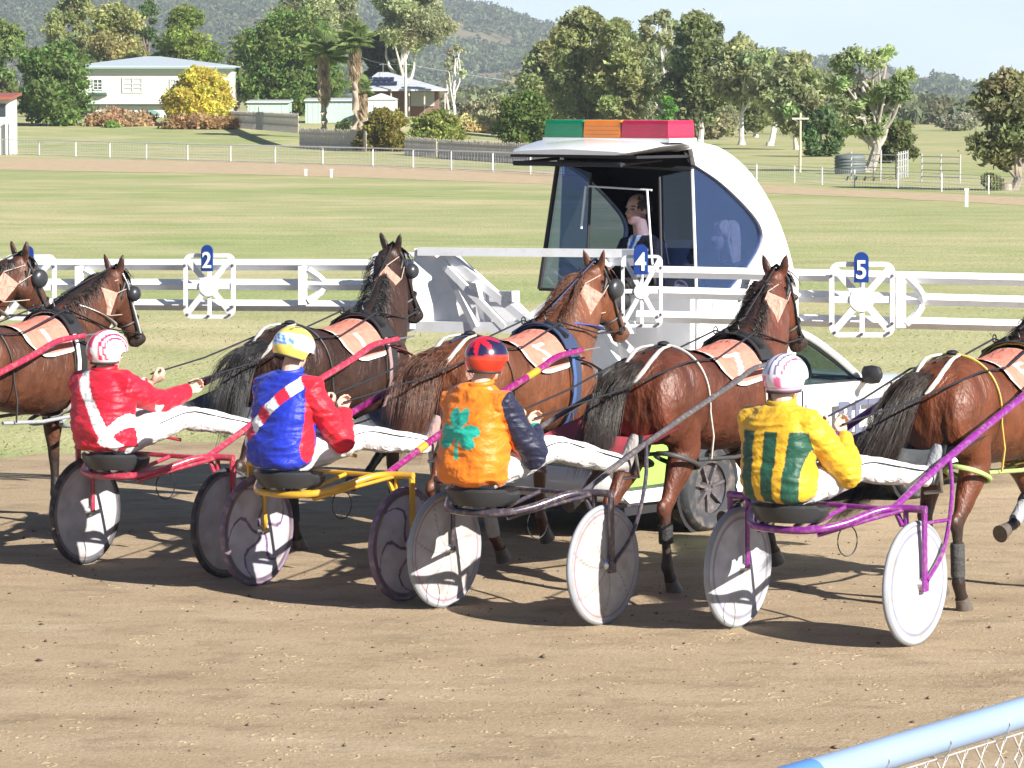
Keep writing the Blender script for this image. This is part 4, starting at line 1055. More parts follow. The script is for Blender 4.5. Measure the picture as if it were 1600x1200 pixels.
# window frames of the rear opening
mb = MB()
TL, BL, TR, BR = Vector((-0.62, 0.14, 2.70)), Vector((-0.72, 0.04, 1.73)), Vector((0.63, 0.18, 2.66)), Vector((0.69, 0.16, 1.73))
mb.tube([BL, TL], 0.02, 6); mb.tube([TL, TR], 0.02, 6)
oL0, oL1 = Vector((-0.31, 0.10, 1.73)), Vector((-0.30, 0.14, 2.62)); oR0, oR1 = Vector((0.38, 0.14, 1.73)), Vector((0.34, 0.16, 2.60))
mb.tube([oL0, oL1], 0.012, 6); mb.tube([oR0, oR1], 0.012, 6); mb.tube([BL, BR], 0.014, 6); mb.build("window_frame", M['lineblack'], car)
mb = MB(); mb.tube([oL1 + Vector((0, -0.03, -0.10)), oR1 + Vector((-0.05, -0.03, -0.10))], 0.008, 6); mb.tube([(-0.30, 0.08, 2.52), (-0.32, 0.05, 2.2)], 0.009, 6); mb.tube([(0.27, 0.1, 2.5), (0.36, 0.05, 1.95)], 0.009, 6); mb.build("awning_strut", M['white'], car)
mb = MB(); mb.tube([TR, BR], 0.012, 6); mb.build("corner_strip", M['white'], car)
for q in ((BL, oL0, oL1, TL), (oR0, BR, TR, oR1)):
    mb = MB(); mb.smooth = False; mb.add([p + Vector((0, 0.012, 0)) for p in q], [(0, 1, 2, 3)]); mb.build("rear_glass", M['glassrear'], car)
for s in (-1, 1):
    mb = MB(); mb.smooth = False
    pts = [(s * (XT(p.y) - 0.02), p.x, p.y) for p in win] + [(s * (XT(1.72) - 0.02), 0.2, 1.72)]
    mb.poly(pts, (-s * 0.008, 0, 0)); mb.build("side_glass", M['glassblue'], car)
# cabin seats
for x, y, nm in ((0.0, 0.62, 0), (0.28, 1.12, 1)):
    mb = MB(); mb.tube([(x + 0.12, y + 0.16, 1.4), (x + 0.14, y + 0.2, 2.1)], 0.2, 12, up=(-1, 0.8, 0), rv=0.05); mb.box((x, y, 1.62), (0.4, 0.4, 0.1)); mb.build("seat", M['lineblack'], car)
# light bar: green, amber, red
lb = car
yb = -0.02; zb = 2.905
mb = MB(); mb.box((0.095, yb, zb - 0.03), (1.20, 0.33, 0.03)); mb.tube([(-0.3, yb, 2.86), (-0.3, yb, zb - 0.03)], 0.03, 8); mb.tube([(0.4, yb, 2.86), (0.4, yb, zb - 0.03)], 0.03, 8); lbb = mb.build("lamp_base", M['white'], car)
for a, b_, nm in ((-0.49, -0.125, 'green_lens'), (-0.115, 0.235, 'amber_lens'), (0.245, 0.68, 'red_lens')):
    mb = MB(); w_ = (b_ - a) / 2
    rr = []
    for f_, zz in ((1.0, 0.0), (1.0, 0.02), (0.97, 0.10), (0.94, 0.125), (0.90, 0.13)):
        hy = 0.16 * f_; hx_ = w_ * (1 if f_ == 1.0 else 0.5 + 0.5 * f_)
        rr.append([((a + b_) / 2 + sx * hx_, yb + sy * hy, zb - 0.013 + zz) for sx, sy in ((-1, -1), (1, -1), (1, 1), (-1, 1))])
    mb.smooth = False; mb.loft(rr); L_ = mb.build("signal_lamp", M[nm], car)
    L_["label"] = nm.split('_')[0] + " roof lamp"

for xq in (-0.12, 0.24):
    mb = MB(); mb.smooth = False; mb.box((xq, yb, zb + 0.045), (0.012, 0.315, 0.115)); mb.build("lamp_divider", M['lineblack'], car)
for a, b_ in ((-0.47, -0.14), (-0.10, 0.22), (0.27, 0.65)):
    mb = MB(); mb.smooth = False
    for zz in (0.02, 0.05, 0.08): mb.box(((a + b_) / 2, yb - 0.158 + zz * 0.06, zb - 0.01 + zz), (b_ - a, 0.006, 0.006))
    mb.build("lamp_rib", M['lineblack'] if False else M['f_grey'], car)
mb = MB(); mb.smooth = False
for y in (0.34, 0.72):
    mb = MB(); mb.smooth = False; mb.box((0.70, y, 1.36), (0.006, 0.008, 0.62)); mb.build("panel_seam", M['f_grey'], car)

# ---------------------------------------------------------------- gate wings
def diamond(mb, a, b, r): mb.tube([a, b], r, 4)
def wing(Pts, spec):
    """rails between pixel ends; returns nothing"""
    pass
LY = lambda px: 28.9 - (px + 60) / 710 * 1.3        # depth of the left wing
RY = lambda px: 26.0 - (px - 1000) / 700 * 0.7      # right wing
wingL = MB(); wingR = MB(); wingL.smooth = wingR.smooth = False
for (ya, yb_) in ((413, 414), (444, 445), (474, 479)):
    diamond(wingL, toCar(D(-80, ya, LY(-80))), toCar(D(660, yb_, LY(660))), 0.044)
for (ya, yb_) in ((424, 441), (456, 476), (494, 513)):
    diamond(wingR, toCar(D(995, ya, RY(995))), toCar(D(1760, yb_, RY(1760))), 0.043)
def post(mb, px, t, b_, YF, arc, s=1):
    A_ = toCar(D(px, t, YF(px))); B_ = toCar(D(px, b_, YF(px))); off_ = toCar(D(px, t, YF(px) - 0.07)) - A_
    mb.bar(A_ + off_, B_ + off_, 0.07, 0.03, up=off_)
    if arc:
        for sgn in (1,):
            pts = [toCar(D(px + s * (8 + 26 * math.sin(PI * u)), t + 6 + (b_ - t - 12) * u, YF(px))) + off_ for u in np.linspace(0, 1, 9)]
            mb.tube(pts, 0.03, 5)
post(wingL, 473, 416, 476, LY, True); post(wingL, 124, 416, 474, LY, True); post(wingR, 1408, 428, 512, RY, True); post(wingR, 1240, 425, 498, RY, False); post(wingR, 1700, 436, 512, RY, True)
wl = wingL.build("gate_wing", M['white'], car); wr = wingR.build("gate_wing", M['white'], car)
wl["label"] = "left gate wing of three white rails"; wr["label"] = "right gate wing of three white rails"

def lane_panel(px, py, wpx, hpx, YF, num, sub=0.16):
    Y = YF(px) - sub
    c = toCar(D(px, py, Y)); ex = (toCar(D(px + wpx / 2, py + 0.0, YF(px + wpx / 2) - sub)) - c); ez = toCar(D(px, py - hpx / 2, Y)) - c
    n = ex.cross(ez).normalized()
    hx_, hz_ = ex.length, ez.length; ux, uz = ex / hx_, ez / hz_
    PT = lambda u, v, d=0.0: c + ux * (u * hx_) + uz * (v * hz_) + n * d
    mb = MB()
    q = 0.26; pts = []
    for cx, cz, a0 in ((1 - q, 1 - q * hx_ / hz_, 0), (-1 + q, 1 - q * hx_ / hz_, 90), (-1 + q, -1 + q * hx_ / hz_, 180), (1 - q, -1 + q * hx_ / hz_, 270)):
        for k in range(6):
            a = R(a0 + 90 * k / 5); pts.append((cx + math.cos(a) * q, cz + math.sin(a) * q * hx_ / hz_))
    w_ = 0.10
    mb.tube([PT(u * (1 - w_), v * (1 - w_ * .8)) for u, v in pts], hx_ * w_, 4, up=n, rv=0.012, closed=True, twist=PI / 4)
    for u, v in ((-1, -1), (1, -1), (1, 1), (-1, 1)): mb.bar(PT(0, 0, 0.003), PT(u * 0.86, v * 0.86, 0.003), hx_ * 0.2, 0.012, up=n)
    mb.bar(PT(-0.92, -0.0, -0.002), PT(0.92, -0.0, -0.002), hx_ * 0.2, 0.010, up=n); mb.bar(PT(0, -0.9, -0.003), PT(0, 0.9, -0.003), hx_ * 0.14, 0.010, up=n)
    zax = n; Mx = Matrix(((ux.x, uz.x, n.x, 0), (ux.y, uz.y, n.y, 0), (ux.z, uz.z, n.z, 0), (0, 0, 0, 1))); Mx.translation = c
    mb.lathe([(0.0, 0.014), (hx_ * 0.36, 0.014), (hx_ * 0.36, -0.014), (0.0, -0.014)], Mx, 24)
    p_ = mb.build("lane_panel", M['white'], car)
    mb = MB()
    for u, v in ((-.9, .62), (.9, .62), (-.9, -.62), (.9, -.62), (0, -.9), (.8, -.86), (-.8, -.86)): mb.lathe([(0, 0.03), (0.011, 0.03), (0.011, 0.01)], Matrix.Translation(PT(u, v) - c) @ Mx, 8)
    mb.build("bolt", M['f_grey'], p_)
    # blue plate with numeral, round on top, in front of the panel
    pw, ph = hz_ * 0.19, hz_ * 0.215
    mb = MB(); mb.smooth = False; mb.col = (0.010, 0.045, 0.24)
    cz0 = 0.86 * hz_
    o2 = c + uz * cz0 + n * 0.035
    pts = [o2 + ux * (-pw) + uz * (-ph * 1.9), o2 + ux * pw + uz * (-ph * 1.9)] + [o2 + ux * (pw * math.cos(a)) + uz * (ph * 0.9 + pw * 1.0 * math.sin(a)) for a in np.linspace(0, PI, 13)]
    mb.poly(pts, n * 0.012)
    mb.col = (0.8, 0.82, 0.85)
    tv, tf = text_mesh(num, ph * 3.1, 0.003)
    mb.add([o2 + ux * (p[0] * 0.92) + uz * (p[1] - ph * 0.45) + n * (0.0155 + p[2]) for p in tv], tf)
    pl = mb.build("number_plate", M['plate'], p_, colors=True); pl["label"] = "blue plate with the number " + num
lane_panel(47, 449, 84, 105, LY, "1"); lane_panel(327, 447, 83, 104, LY, "2"); lane_panel(621, 447, 86, 108, LY, "3", 0.2)
lane_panel(1003, 455, 66, 118, RY, "4", 0.25); lane_panel(1347, 468, 106, 120, RY, "5")

# hinge tower and trusses between the wings and the car
mb = MB(); mb.smooth = False
def plate(px, Y, th=0.06):
    pts = [toCar(D(x, y, Y)) for x, y in px]; mb.poly(pts, toCar(D(px[0][0], px[0][1], Y + th)) - pts[0])
TY = lambda px: 27.12 - (px - 650) / 350 * 0.80
def bm(a, b, Ya, Yb, w, h=None):
    if a[0] < 1010 and a[1] < 516: Ya, Yb = TY(a[0]) + (Ya % 0.1), TY(b[0])
    mb.bar(toCar(D(*a, Ya)), toCar(D(*b, Yb)), w, h)
TYo = 0.75
plate([(648, 388), (694, 388), (722, 514), (640, 514)], 27.17, 0.10)
bm((655, 393), (1010, 396), 28.05, 26.0, 0.06, 0.06)
q_ = [toCar(D(x, y, TY(x) + 0.22)) for x, y in ((690, 396), (712, 396), (838, 510), (716, 512))]; mb.poly(q_, (0, 0.02, 0))
bm((696, 396), (830, 506), 28.0, 27.6, 0.06, 0.06); bm((690, 400), (744, 512), 28.0, 27.8, 0.05); bm((700, 420), (790, 512), 27.95, 27.7, 0.05); bm((760, 505), (744, 440), 27.8, 27.9, 0.06)
bm((640, 510), (840, 512), 28.0, 27.4, 0.08); bm((770, 463), (806, 463), 27.8, 27.7, 0.08); bm((795, 468), (836, 508), 27.75, 27.6, 0.07, 0.05)
bm((824, 508), (950, 408), 27.5, 26.4, 0.11, 0.09); bm((830, 512), (985, 512), 27.5, 26.1, 0.16, 0.09); bm((940, 402), (1000, 402), 26.4, 26.0, 0.12, 0.12)
bm((960, 520), (1040, 600), 26.2, 26.2, 0.5, 0.04); bm((930, 515), (960, 640), 26.5, 26.5, 0.3, 0.06); bm((900, 530), (900, 640), 26.9, 26.9, 0.12, 0.12)
mb.build("hinge_truss", M['white'], car)
# small caster wheel on a leg at the far left (seen under the first sulky)
# ---------------------------------------------------------------- people
def hand_shapes(mb, wrist, fwd, up, side, curl=1.0, right=True, sc=1.0):
    """palm with four curled fingers and a thumb; side = towards the thumb"""
    w = Vector(wrist); f = Vector(fwd).normalized(); u = Vector(up).normalized(); s = Vector(side).normalized()
    mb.tube([w, w + f * 0.03 * sc, w + f * 0.065 * sc, w + f * 0.092 * sc], [0.026 * sc, 0.034 * sc, 0.042 * sc, 0.040 * sc], 12, up=u, rv=[0.02 * sc, 0.017 * sc, 0.016 * sc, 0.013 * sc])
    for k, (o, L) in enumerate(((0.031, 0.078), (0.0105, 0.088), (-0.0105, 0.082), (-0.030, 0.064))):
        b = w + f * (0.088 - abs(o) * 0.25) * sc + s * o * sc; L *= sc
        a1, a2, a3 = 0.75 * curl, 1.7 * curl, 2.5 * curl
        p = [b - f * 0.02 * sc, b]
        for a, l in ((a1, 0.45), (a2, 0.32), (a3, 0.25)): p.append(p[-1] + (f * math.cos(a) - u * math.sin(a)) * L * l)
        mb.tube(p, [0.0095 * sc, 0.0098 * sc, 0.009 * sc, 0.0084 * sc, 0.0068 * sc], 8, up=s)
    b = w + f * 0.022 * sc + s * 0.026 * sc
    mb.tube([b, b + (f * 0.6 + s * 0.65 - u * 0.25).normalized() * 0.038 * sc, b + (f * 0.85 + s * 0.35 - u * 0.6).normalized() * 0.068 * sc, b + (f * 0.85 + s * 0.02 - u * 0.85).normalized() * 0.09 * sc], [0.015 * sc, 0.0125 * sc, 0.0108 * sc, 0.008 * sc], 8, up=u)

def head_shapes(mb, c, fwd, up=(0, 0, 1), sc=1.0):
    f = Vector(fwd).normalized(); u = Vector(up).normalized(); s = f.cross(u).normalized(); u = s.cross(f)
    Mx = Matrix((s, f, u)).transposed().to_3x3()
    P = lambda x, y, z: Vector(c) + Mx @ Vector((x * sc, y * sc, z * sc))
    def E(x, y, z, r, n=14, m=10): mb.ell(P(x, y, z), [q * sc for q in r], n, m, Mx.to_4x4())
    E(0, -0.012, 0.035, (0.076, 0.097, 0.085), 18, 12); E(0, 0.03, -0.035, (0.060, 0.066, 0.078)); E(0, 0.055, -0.085, (0.034, 0.034, 0.026))
    mb.tube([P(0, 0.085, 0.012), P(0, 0.103, -0.018), P(0, 0.108, -0.032)], [0.008 * sc, 0.012 * sc, 0.015 * sc], 8, up=s)
    E(0, 0.086, -0.058, (0.022, 0.012, 0.007), 10, 6); E(0, 0.084, -0.069, (0.019, 0.012, 0.007), 10, 6)
    for q in (-1, 1):
        E(q * 0.077, -0.012, -0.005, (0.012, 0.022, 0.033), 10, 8); E(q * 0.032, 0.075, 0.027, (0.022, 0.012, 0.008), 10, 6)
    return P

def person_body(name, root, head_c, head_f, neck_base, torso, arms, legs, skin=(0.62, 0.40, 0.30), voxel=0.0062, hands=True, hcurl=1.0, hair=None, hups=None):
    """torso: [(center, rx, ry)], arms/legs: list of ([points],[radii])"""
    mb = MB()
    P = head_shapes(mb, head_c, head_f)
    mb.tube([neck_base, Vector(neck_base).lerp(Vector(head_c), 0.5), Vector(head_c) - Vector(head_f).normalized() * 0.012 + Vector((0, 0, -0.05))], [0.062, 0.055, 0.054], 12, up=(0, 1, 0))
    rings = [[(c[0] + rx * math.cos(2 * PI * j / 20), c[1] + ry * math.sin(2 * PI * j / 20), c[2]) for j in range(20)] for c, rx, ry in torso]
    mb.loft(rings)
    for k, (p, r) in enumerate(arms):
        mb.tube(p, r, 10)
        f = (Vector(p[-1]) - Vector(p[-2])).normalized()
        if hands:
            sd = Vector((-1 if p[0][0] > head_c[0] else 1, 0, 0.9)) if hups is None else Vector(hups[k])
            sd = (sd - f * sd.dot(f)).normalized(); u = f.cross(sd) if p[0][0] < head_c[0] else sd.cross(f)
            hand_shapes(mb, p[-1], f, -u if False else u, sd, hcurl)
    for p, r in legs: mb.tube(p, r, 10)
    me = fuse(mb, "person", voxel, 3, 0.4)
    co = co_of(me); hc = np.array(head_c, dtype=float)
    f = np.array(Vector(head_f).normalized()); s = np.array(Vector(head_f).cross(Vector((0, 0, 1))).normalized())
    d = co - hc; ly = d @ f; lx = d @ s; lz = d[:, 2]
    col = np.tile(np.array(skin), (len(co), 1))
    lips = (np.abs(lz + 0.063) < 0.011) & (np.abs(lx) < 0.024) & (ly > 0.075); col[lips] = np.array(skin) * np.array([0.8, 0.5, 0.5])
    eyes = (np.abs(lz - 0.008) < 0.006) & (np.abs(np.abs(lx) - 0.031) < 0.014) & (ly > 0.05); col[eyes] = (0.05, 0.04, 0.035)
    brow = (np.abs(lz - 0.03) < 0.005) & (np.abs(np.abs(lx) - 0.032) < 0.02) & (ly > 0.055); col[brow] = (0.10, 0.07, 0.05)
    cheek = np.exp(-((np.abs(lx) - 0.045) ** 2 + (lz + 0.03) ** 2) / 0.0006) * (ly > 0.03); col = col * (1 - 0.15 * cheek[:, None] * np.array([0, 1, 1]))
    set_col(me, col); put_mat(me, M['skin'])
    return obj("body", me, root), P

def garment(name, root, tubes, mat, colf, voxel=0.009, smooth=5, wrinkle=0.0, seed=0.0, rings=None, wscale=9.0, dirw=(1, 1, 1)):
    mb = MB()
    if rings: mb.loft(rings)
    for p, r, rv, up in tubes: mb.tube(p, r, 14, up=up, rv=rv)
    me = fuse(mb, name, voxel, smooth)
    co = co_of(me).astype(float); no = no_of(me)
    col = colf(co, no)
    if wrinkle:
        dw = np.array([mnoise.fractal(Vector((p[0] * wscale * dirw[0] + seed, p[1] * wscale * dirw[1], p[2] * wscale * dirw[2])), 1.1, 2.0, 3) for p in co])
        rd = np.array([1 - abs(mnoise.noise(Vector((p[0] * 7 * dirw[0] + p[2] * 3 + seed * 2, p[1] * 7, p[2] * 13 * dirw[2] - p[0] * 4)))) * 2.2 for p in co]) if wscale < 6 else 0
        dw = dw + rd * 0.42
        co = co + no * (dw * wrinkle)[:, None]
    set_co(me, co); set_col(me, col); put_mat(me, mat)
    return obj(name, me, root)
def ring_rect(c, rx, ry, n=28, e=2.6):
    out = []
    for j in range(n):
        a = 2 * PI * j / n; ca, sa = math.cos(a), math.sin(a)
        out.append((c[0] + rx * abs(ca) ** (2 / e) * (1 if ca >= 0 else -1), c[1] + ry * abs(sa) ** (2 / e) * (1 if sa >= 0 else -1), c[2]))
    return out

def driver(unit_loc, rz, label, P):
    """P: pose/colour dict. Local frame: sulky axle on the ground, +y forward. Seat top z .84 at y=-.38"""
    base = Vector((P.get('sx', -0.03), P.get('sy', -0.44), 0.85))
    Mw = Matrix.Translation(unit_loc) @ Matrix.Rotation(rz, 4, 'Z')
    root = thing("person", label, "person", Mw @ base, rz, "drivers seated in the sulkies")
    ln = P['lean']; tw = P.get('side', 0.0); hs = P.get('h', 0.53)          # lean: shoulders forward of hips
    sh = Vector((tw, ln, hs)); nb = sh + Vector((0, 0.02, 0.06)); hc = sh + Vector((P.get('hx', 0.0), P.get('hy', 0.06), P.get('hz', 0.20)))
    hf = Vector(P.get('look', (0.15, 1, -0.05)))
    tors = [((0, 0, 0.02), 0.13, 0.10), ((0, 0.0, 0.12), 0.15, 0.11), ((tw * .4, ln * .4, hs * 0.5), 0.14, 0.095), ((tw * .8, ln * .8, hs * 0.82), 0.165, 0.105), ((tw, ln, hs), 0.15, 0.085), ((tw, ln + 0.01, hs + 0.07), 0.07, 0.06)]
    arms = []; sl = []
    for s, (el, ha) in ((1, P['armR']), (-1, P['armL'])):
        S = sh + Vector((s * 0.175, 0.0, -0.03)); E = Vector(el); H = Vector(ha)
        arms.append(([S, S.lerp(E, 0.5), E, E.lerp(H, 0.5), H], [0.048, 0.046, 0.04, 0.036, 0.026]))
        fd = (H - E).normalized(); cuff = H - fd * 0.02
        sl.append(([sh + Vector((s * 0.10, 0, -0.035)), S, S.lerp(E, 0.5), E, E.lerp(cuff, 0.5), cuff], [0.095, 0.098, 0.086, 0.078, 0.068, 0.046]))
    legs = []; tl = []; boots = []
    for s, (kn, an) in ((1, P['legR']), (-1, P['legL'])):
        Hh = Vector((s * 0.09, 0.02, 0.07)); K = Vector(kn); A_ = Vector(an)
        legs.append(([Hh, Hh.lerp(K, 0.5), K, K.lerp(A_, 0.4), A_], [0.075, 0.07, 0.05, 0.048, 0.033]))
        tl.append(([Hh + Vector((0, -0.05, 0.01)), Hh.lerp(K, 0.45), K, K.lerp(A_, 0.45), A_ + (A_ - K).normalized() * 0.02], [0.118, 0.110, 0.086, 0.080, 0.058]))
        boots.append((A_, (A_ - K).normalized(), s))
    b, Ph = person_body("person", root, hc, hf, nb, tors, arms, legs)
    # jacket
    z0 = 0.0
    rg_ = [ring_rect((0, -0.01, 0.005), 0.165, 0.135), ring_rect((0, -0.02, 0.04), 0.215, 0.175), ring_rect((tw * .2, -0.025 + ln * .15, 0.14), 0.225, 0.18), ring_rect((tw * .45, ln * .4 - 0.02, hs * 0.5), 0.215, 0.165), ring_rect((tw * .8, ln * .8 - 0.01, hs * 0.82), 0.215, 0.15), ring_rect((tw, ln, hs - 0.01), 0.195, 0.125), ring_rect((tw, ln + 0.012, hs + 0.04), 0.125, 0.10), ring_rect((tw, ln + 0.02, hs + 0.075), 0.072, 0.07)]
    garment("jacket", root, [(p, r, None, (0, 0, 1)) for p, r in sl], M['satin'], P['jacket'], 0.0085, 4, P.get('wr', 0.017), P.get('seed', 0.0), rings=rg_, wscale=4.2, dirw=(1.0, 1.0, 1.7))
    def trcol(co, no):
        c = np.tile(np.array((0.70, 0.69, 0.70)), (len(co), 1))
        return c
    garment("trousers", root, [(p, r, None, (0, 0, 1)) for p, r in tl], M['cloth'], trcol, 0.0095, 4, 0.011, 3.0 + P.get('seed', 0), rings=[ring_rect((0, -0.02, 0.0), 0.12, 0.11), ring_rect((0, -0.02, 0.05), 0.17, 0.15), ring_rect((0, 0, 0.17), 0.16, 0.13)])
    # piping line along each trouser leg
    mb = MB()
    for s, (p, r) in zip((1, -1), tl):
        q = spline([Vector(a) + Vector((s * rr * 0.93, 0, rr * 0.45)) for a, rr in zip(p[1:], r[1:])], 14); mb.tube(q, 0.004, 5)
    mb.build("trouser_piping", M['black'], root)
    for A_, d, s in boots:
        up_ = Vector((s * 0.12, 0.30, 1)).normalized(); up_ = (up_ - d * up_.dot(d) * 0.6).normalized()
        mb = MB()
        mb.tube([A_ - d * 0.05, A_ + d * 0.02, A_ + d * 0.05], [0.056, 0.052, 0.046], 14)
        heel = A_ + d * 0.04 - up_ * 0.045; toe = A_ + d * 0.06 + up_ * 0.20
        mb.tube([heel, heel.lerp(toe, 0.25), heel.lerp(toe, 0.55), heel.lerp(toe, 0.85), toe], [0.036, 0.043, 0.045, 0.046, 0.028], 14, up=d, rv=[0.04, 0.046, 0.04, 0.03, 0.018])
        me = fuse(mb, "boot", 0.009, 4); col = np.tile(np.array(P['boot']), (len(me.vertices), 1)); set_col(me, col); put_mat(me, M['cloth']); bo = obj("boot", me, root)
        mb = MB(); so = d * 0.047; mb.tube([heel + so, heel.lerp(toe, 0.5) + so, toe + so], [0.036, 0.046, 0.03], 12, up=d, rv=0.008); mb.build("sole", M['tyre'], bo)
    # helmet
    f = hf.normalized(); u0 = Vector((0, 0, 1)); sd = f.cross(u0).normalized(); uu = sd.cross(f)
    tilt = Matrix.Rotation(P.get('htilt', 0.12), 3, sd)
    Mx = tilt @ Matrix((sd, f, uu)).transposed().to_3x3()
    mb = MB(); n, m = 56, 34
    prof = []
    vs = []; fs = []
    for i in range(m + 1):
        a = PI * 0.5 - (PI * 0.70) * i / m
        for j in range(n):
            ph = 2 * PI * j / n; x, y, z = math.cos(a) * math.cos(ph), math.cos(a) * math.sin(ph), math.sin(a)
            if y > 0.25: z = max(z, -0.12 + 0.0 * y)               # face opening
            z = max(z, -0.62)
            vs.append((x * 0.126, y * 0.146, z * 0.134))
    for i in range(m):
        for j in range(n): k = (j + 1) % n; fs.append((i * n + j, (i + 1) * n + j, (i + 1) * n + k, i * n + k))
    va = np.array(vs); colr = P['helmet'](va)
    W_ = [hc + Vector((0, 0, 0.028)) + Mx @ Vector(p) for p in vs]
    mb.add(W_, fs); mb.c = [tuple(c) for c in colr]
    h_ = mb.build("helmet", M['helmet'], root, colors=True)
    mb = MB(); ring = [hc + Vector((0, 0, 0.028)) + Mx @ Vector((math.cos(a) * 0.126 * .80, math.sin(a) * 0.146 * .80, (-0.625 if math.sin(a) < 0.25 else -0.13) * 0.134)) for a in np.linspace(0, 2 * PI, 41)[:-1]]
    mb.tube(ring, 0.008, 6, closed=True); mb.build("helmet_trim", M['lineblack'], h_)
    # collar
    mb = MB(); cc_ = sh + Vector((0, 0.02, 0.078)); mb.tube([cc_ + Vector((math.cos(a) * 0.074, math.sin(a) * 0.072, 0.012 * math.sin(a))) for a in np.linspace(0, 2 * PI, 25)[:-1]], 0.017, 8, closed=True)
    mb.build("collar", P['collar'], root)
    return root, [base + Vector(P['armR'][1]), base + Vector(P['armL'][1])]

def seg_d(a, b, x, z):
    ax, az = a; bx, bz = b; L = math.hypot(bx - ax, bz - az); t = ((x - ax) * (bx - ax) + (z - az) * (bz - az)) / L; d = ((x - ax) * (bz - az) - (z - az) * (bx - ax)) / L
    return t, d
def solid(n, c): return np.tile(np.array(c, dtype=float), (n, 1))
def jk_red(co, no):
    c = solid(len(co), (0.52, 0.008, 0.03)); x, y, z = co.T; b = (no[:, 1] < 0.25) & (np.abs(x) < 0.27)
    t, d = seg_d((-0.17, 0.54), (0.16, 0.06), x, z); c[b & (np.abs(d) < 0.036) & (t < 0.62)] = (0.80, 0.80, 0.82)
    t, d = seg_d((0.10, 0.07), (0.235, 0.27), x, z); c[(y < 0.30) & (no[:, 1] < 0.5) & (np.abs(d) < 0.032) & (t > -0.02) & (t < 0.26) & (x > 0.05)] = (0.80, 0.80, 0.82)
    return c
def jk_blue(co, no):
    c = solid(len(co), (0.010, 0.028, 0.40)); x, y, z = co.T
    c[(x > 0.215) | (x < -0.225) | (y > 0.16)] = (0.60, 0.012, 0.03)
    t, d = seg_d((-0.23, 0.14), (0.18, 0.56), x, z); b = (no[:, 1] < 0.35) & (np.abs(d) < 0.042) & (np.abs(x) < 0.222)
    ck = np.floor(t / 0.082).astype(int) % 2 == 0
    c[b & ck] = (0.80, 0.80, 0.82); c[b & ~ck] = (0.60, 0.012, 0.04)
    return c
def jk_orange(co, no):
    c = solid(len(co), (0.74, 0.19, 0.010)); x, y, z = co.T
    c[(np.abs(x) > 0.235) | (y > 0.2)] = (0.012, 0.014, 0.04)
    X = x + 0.01; Z = z - 0.33; b = (no[:, 1] < 0.2)
    leaf = np.zeros(len(co), bool)
    for ang in (90, 195, -15):
        a = R(ang); u = X * math.cos(a) + Z * math.sin(a); v = -X * math.sin(a) + Z * math.cos(a)
        wv = 0.072 * np.clip(u / 0.07, 0, 1) ** 0.8; tip = 0.15 - 0.028 * np.exp(-(v / 0.016) ** 2)
        leaf |= (u > 0) & (u < tip - 0.9 * np.maximum(np.abs(v) - 0.045, 0)) & (np.abs(v) < wv)
    leaf |= (np.abs(X + 0.25 * (Z) * 0.3) < 0.014) & (Z < 0) & (Z > -0.16)
    c[b & leaf] = (0.015, 0.40, 0.30)
    return c
def jk_yellow(co, no):
    c = solid(len(co), (0.66, 0.375, 0.02)); x, y, z = co.T
    b = (no[:, 1] < 0.45) & (z < 0.415) & (y < 0.14)
    for x0 in (-0.135, 0.015, 0.165): c[b & (np.abs(x - x0 * (0.86 + 0.4 * z)) < 0.041) & (np.abs(x) < 0.235)] = (0.012, 0.075, 0.045)
    return c
def hl_red(v):
    c = solid(len(v), (0.80, 0.78, 0.80)); x, y, z = v.T / np.array([[0.126], [0.146], [0.134]])
    for x0, w in ((0.05, 0.17), (0.62, 0.07), (-0.62, 0.05), (0.80, 0.04)): c[(np.abs(x - x0) < w) & (z > -0.45)] = (0.62, 0.03, 0.10)
    c[(np.abs(x - 0.05) < 0.02)] = (0.80, 0.6, 0.62)
    c[((x + 0.1) ** 2 / 0.09 + (z + 0.38) ** 2 / 0.03 < 1) & (y < 0)] = (0.55, 0.02, 0.05); c[z < -0.55] = (0.55, 0.02, 0.05)
    return c
def hl_yellow(v):
    c = solid(len(v), (0.78, 0.60, 0.12)); x, y, z = v.T / np.array([[0.126], [0.146], [0.134]])
    band = np.abs(z - 0.12 - 0.12 * x) < 0.30; c[band] = (0.62, 0.68, 0.80)
    k = band & (np.abs(z - 0.22 + 0.2 * x) < 0.12) & (np.sin(x * 19 + z * 8) > -0.3); c[k] = (0.10, 0.25, 0.62)
    k = band & (np.abs(z + 0.04 + 0.1 * x) < 0.05); c[k] = (0.12, 0.28, 0.6)
    c[(np.abs(x) > 0.82) & (z > -0.2)] = (0.75, 0.74, 0.70); c[(z > 0.6) & (np.abs(np.abs(x) - 0.35) < 0.05)] = (0.12, 0.10, 0.05)
    return c
def hl_star(v):
    c = solid(len(v), (0.52, 0.03, 0.012)); x, y, z = v.T / np.array([[0.126], [0.146], [0.134]])
    top = z > 0.08 + 0.1 * x; c[top] = (0.015, 0.012, 0.05)
    v_ = (y + 0.50) * 0.86 + (z - 0.86) * 0.50; a = np.arctan2(x, v_); r = np.sqrt(x ** 2 + v_ ** 2)
    star = (r < 0.56 + 0.28 * np.cos(a * 7)) & (z > 0); c[star & top] = (0.72, 0.015, 0.03)
    c[(np.abs(z + 0.05) < 0.045)] = (0.62, 0.05, 0.02); c[(np.abs(x) < 0.1) & (z < -0.25) & (y < 0)] = (0.05, 0.04, 0.04)
    return c
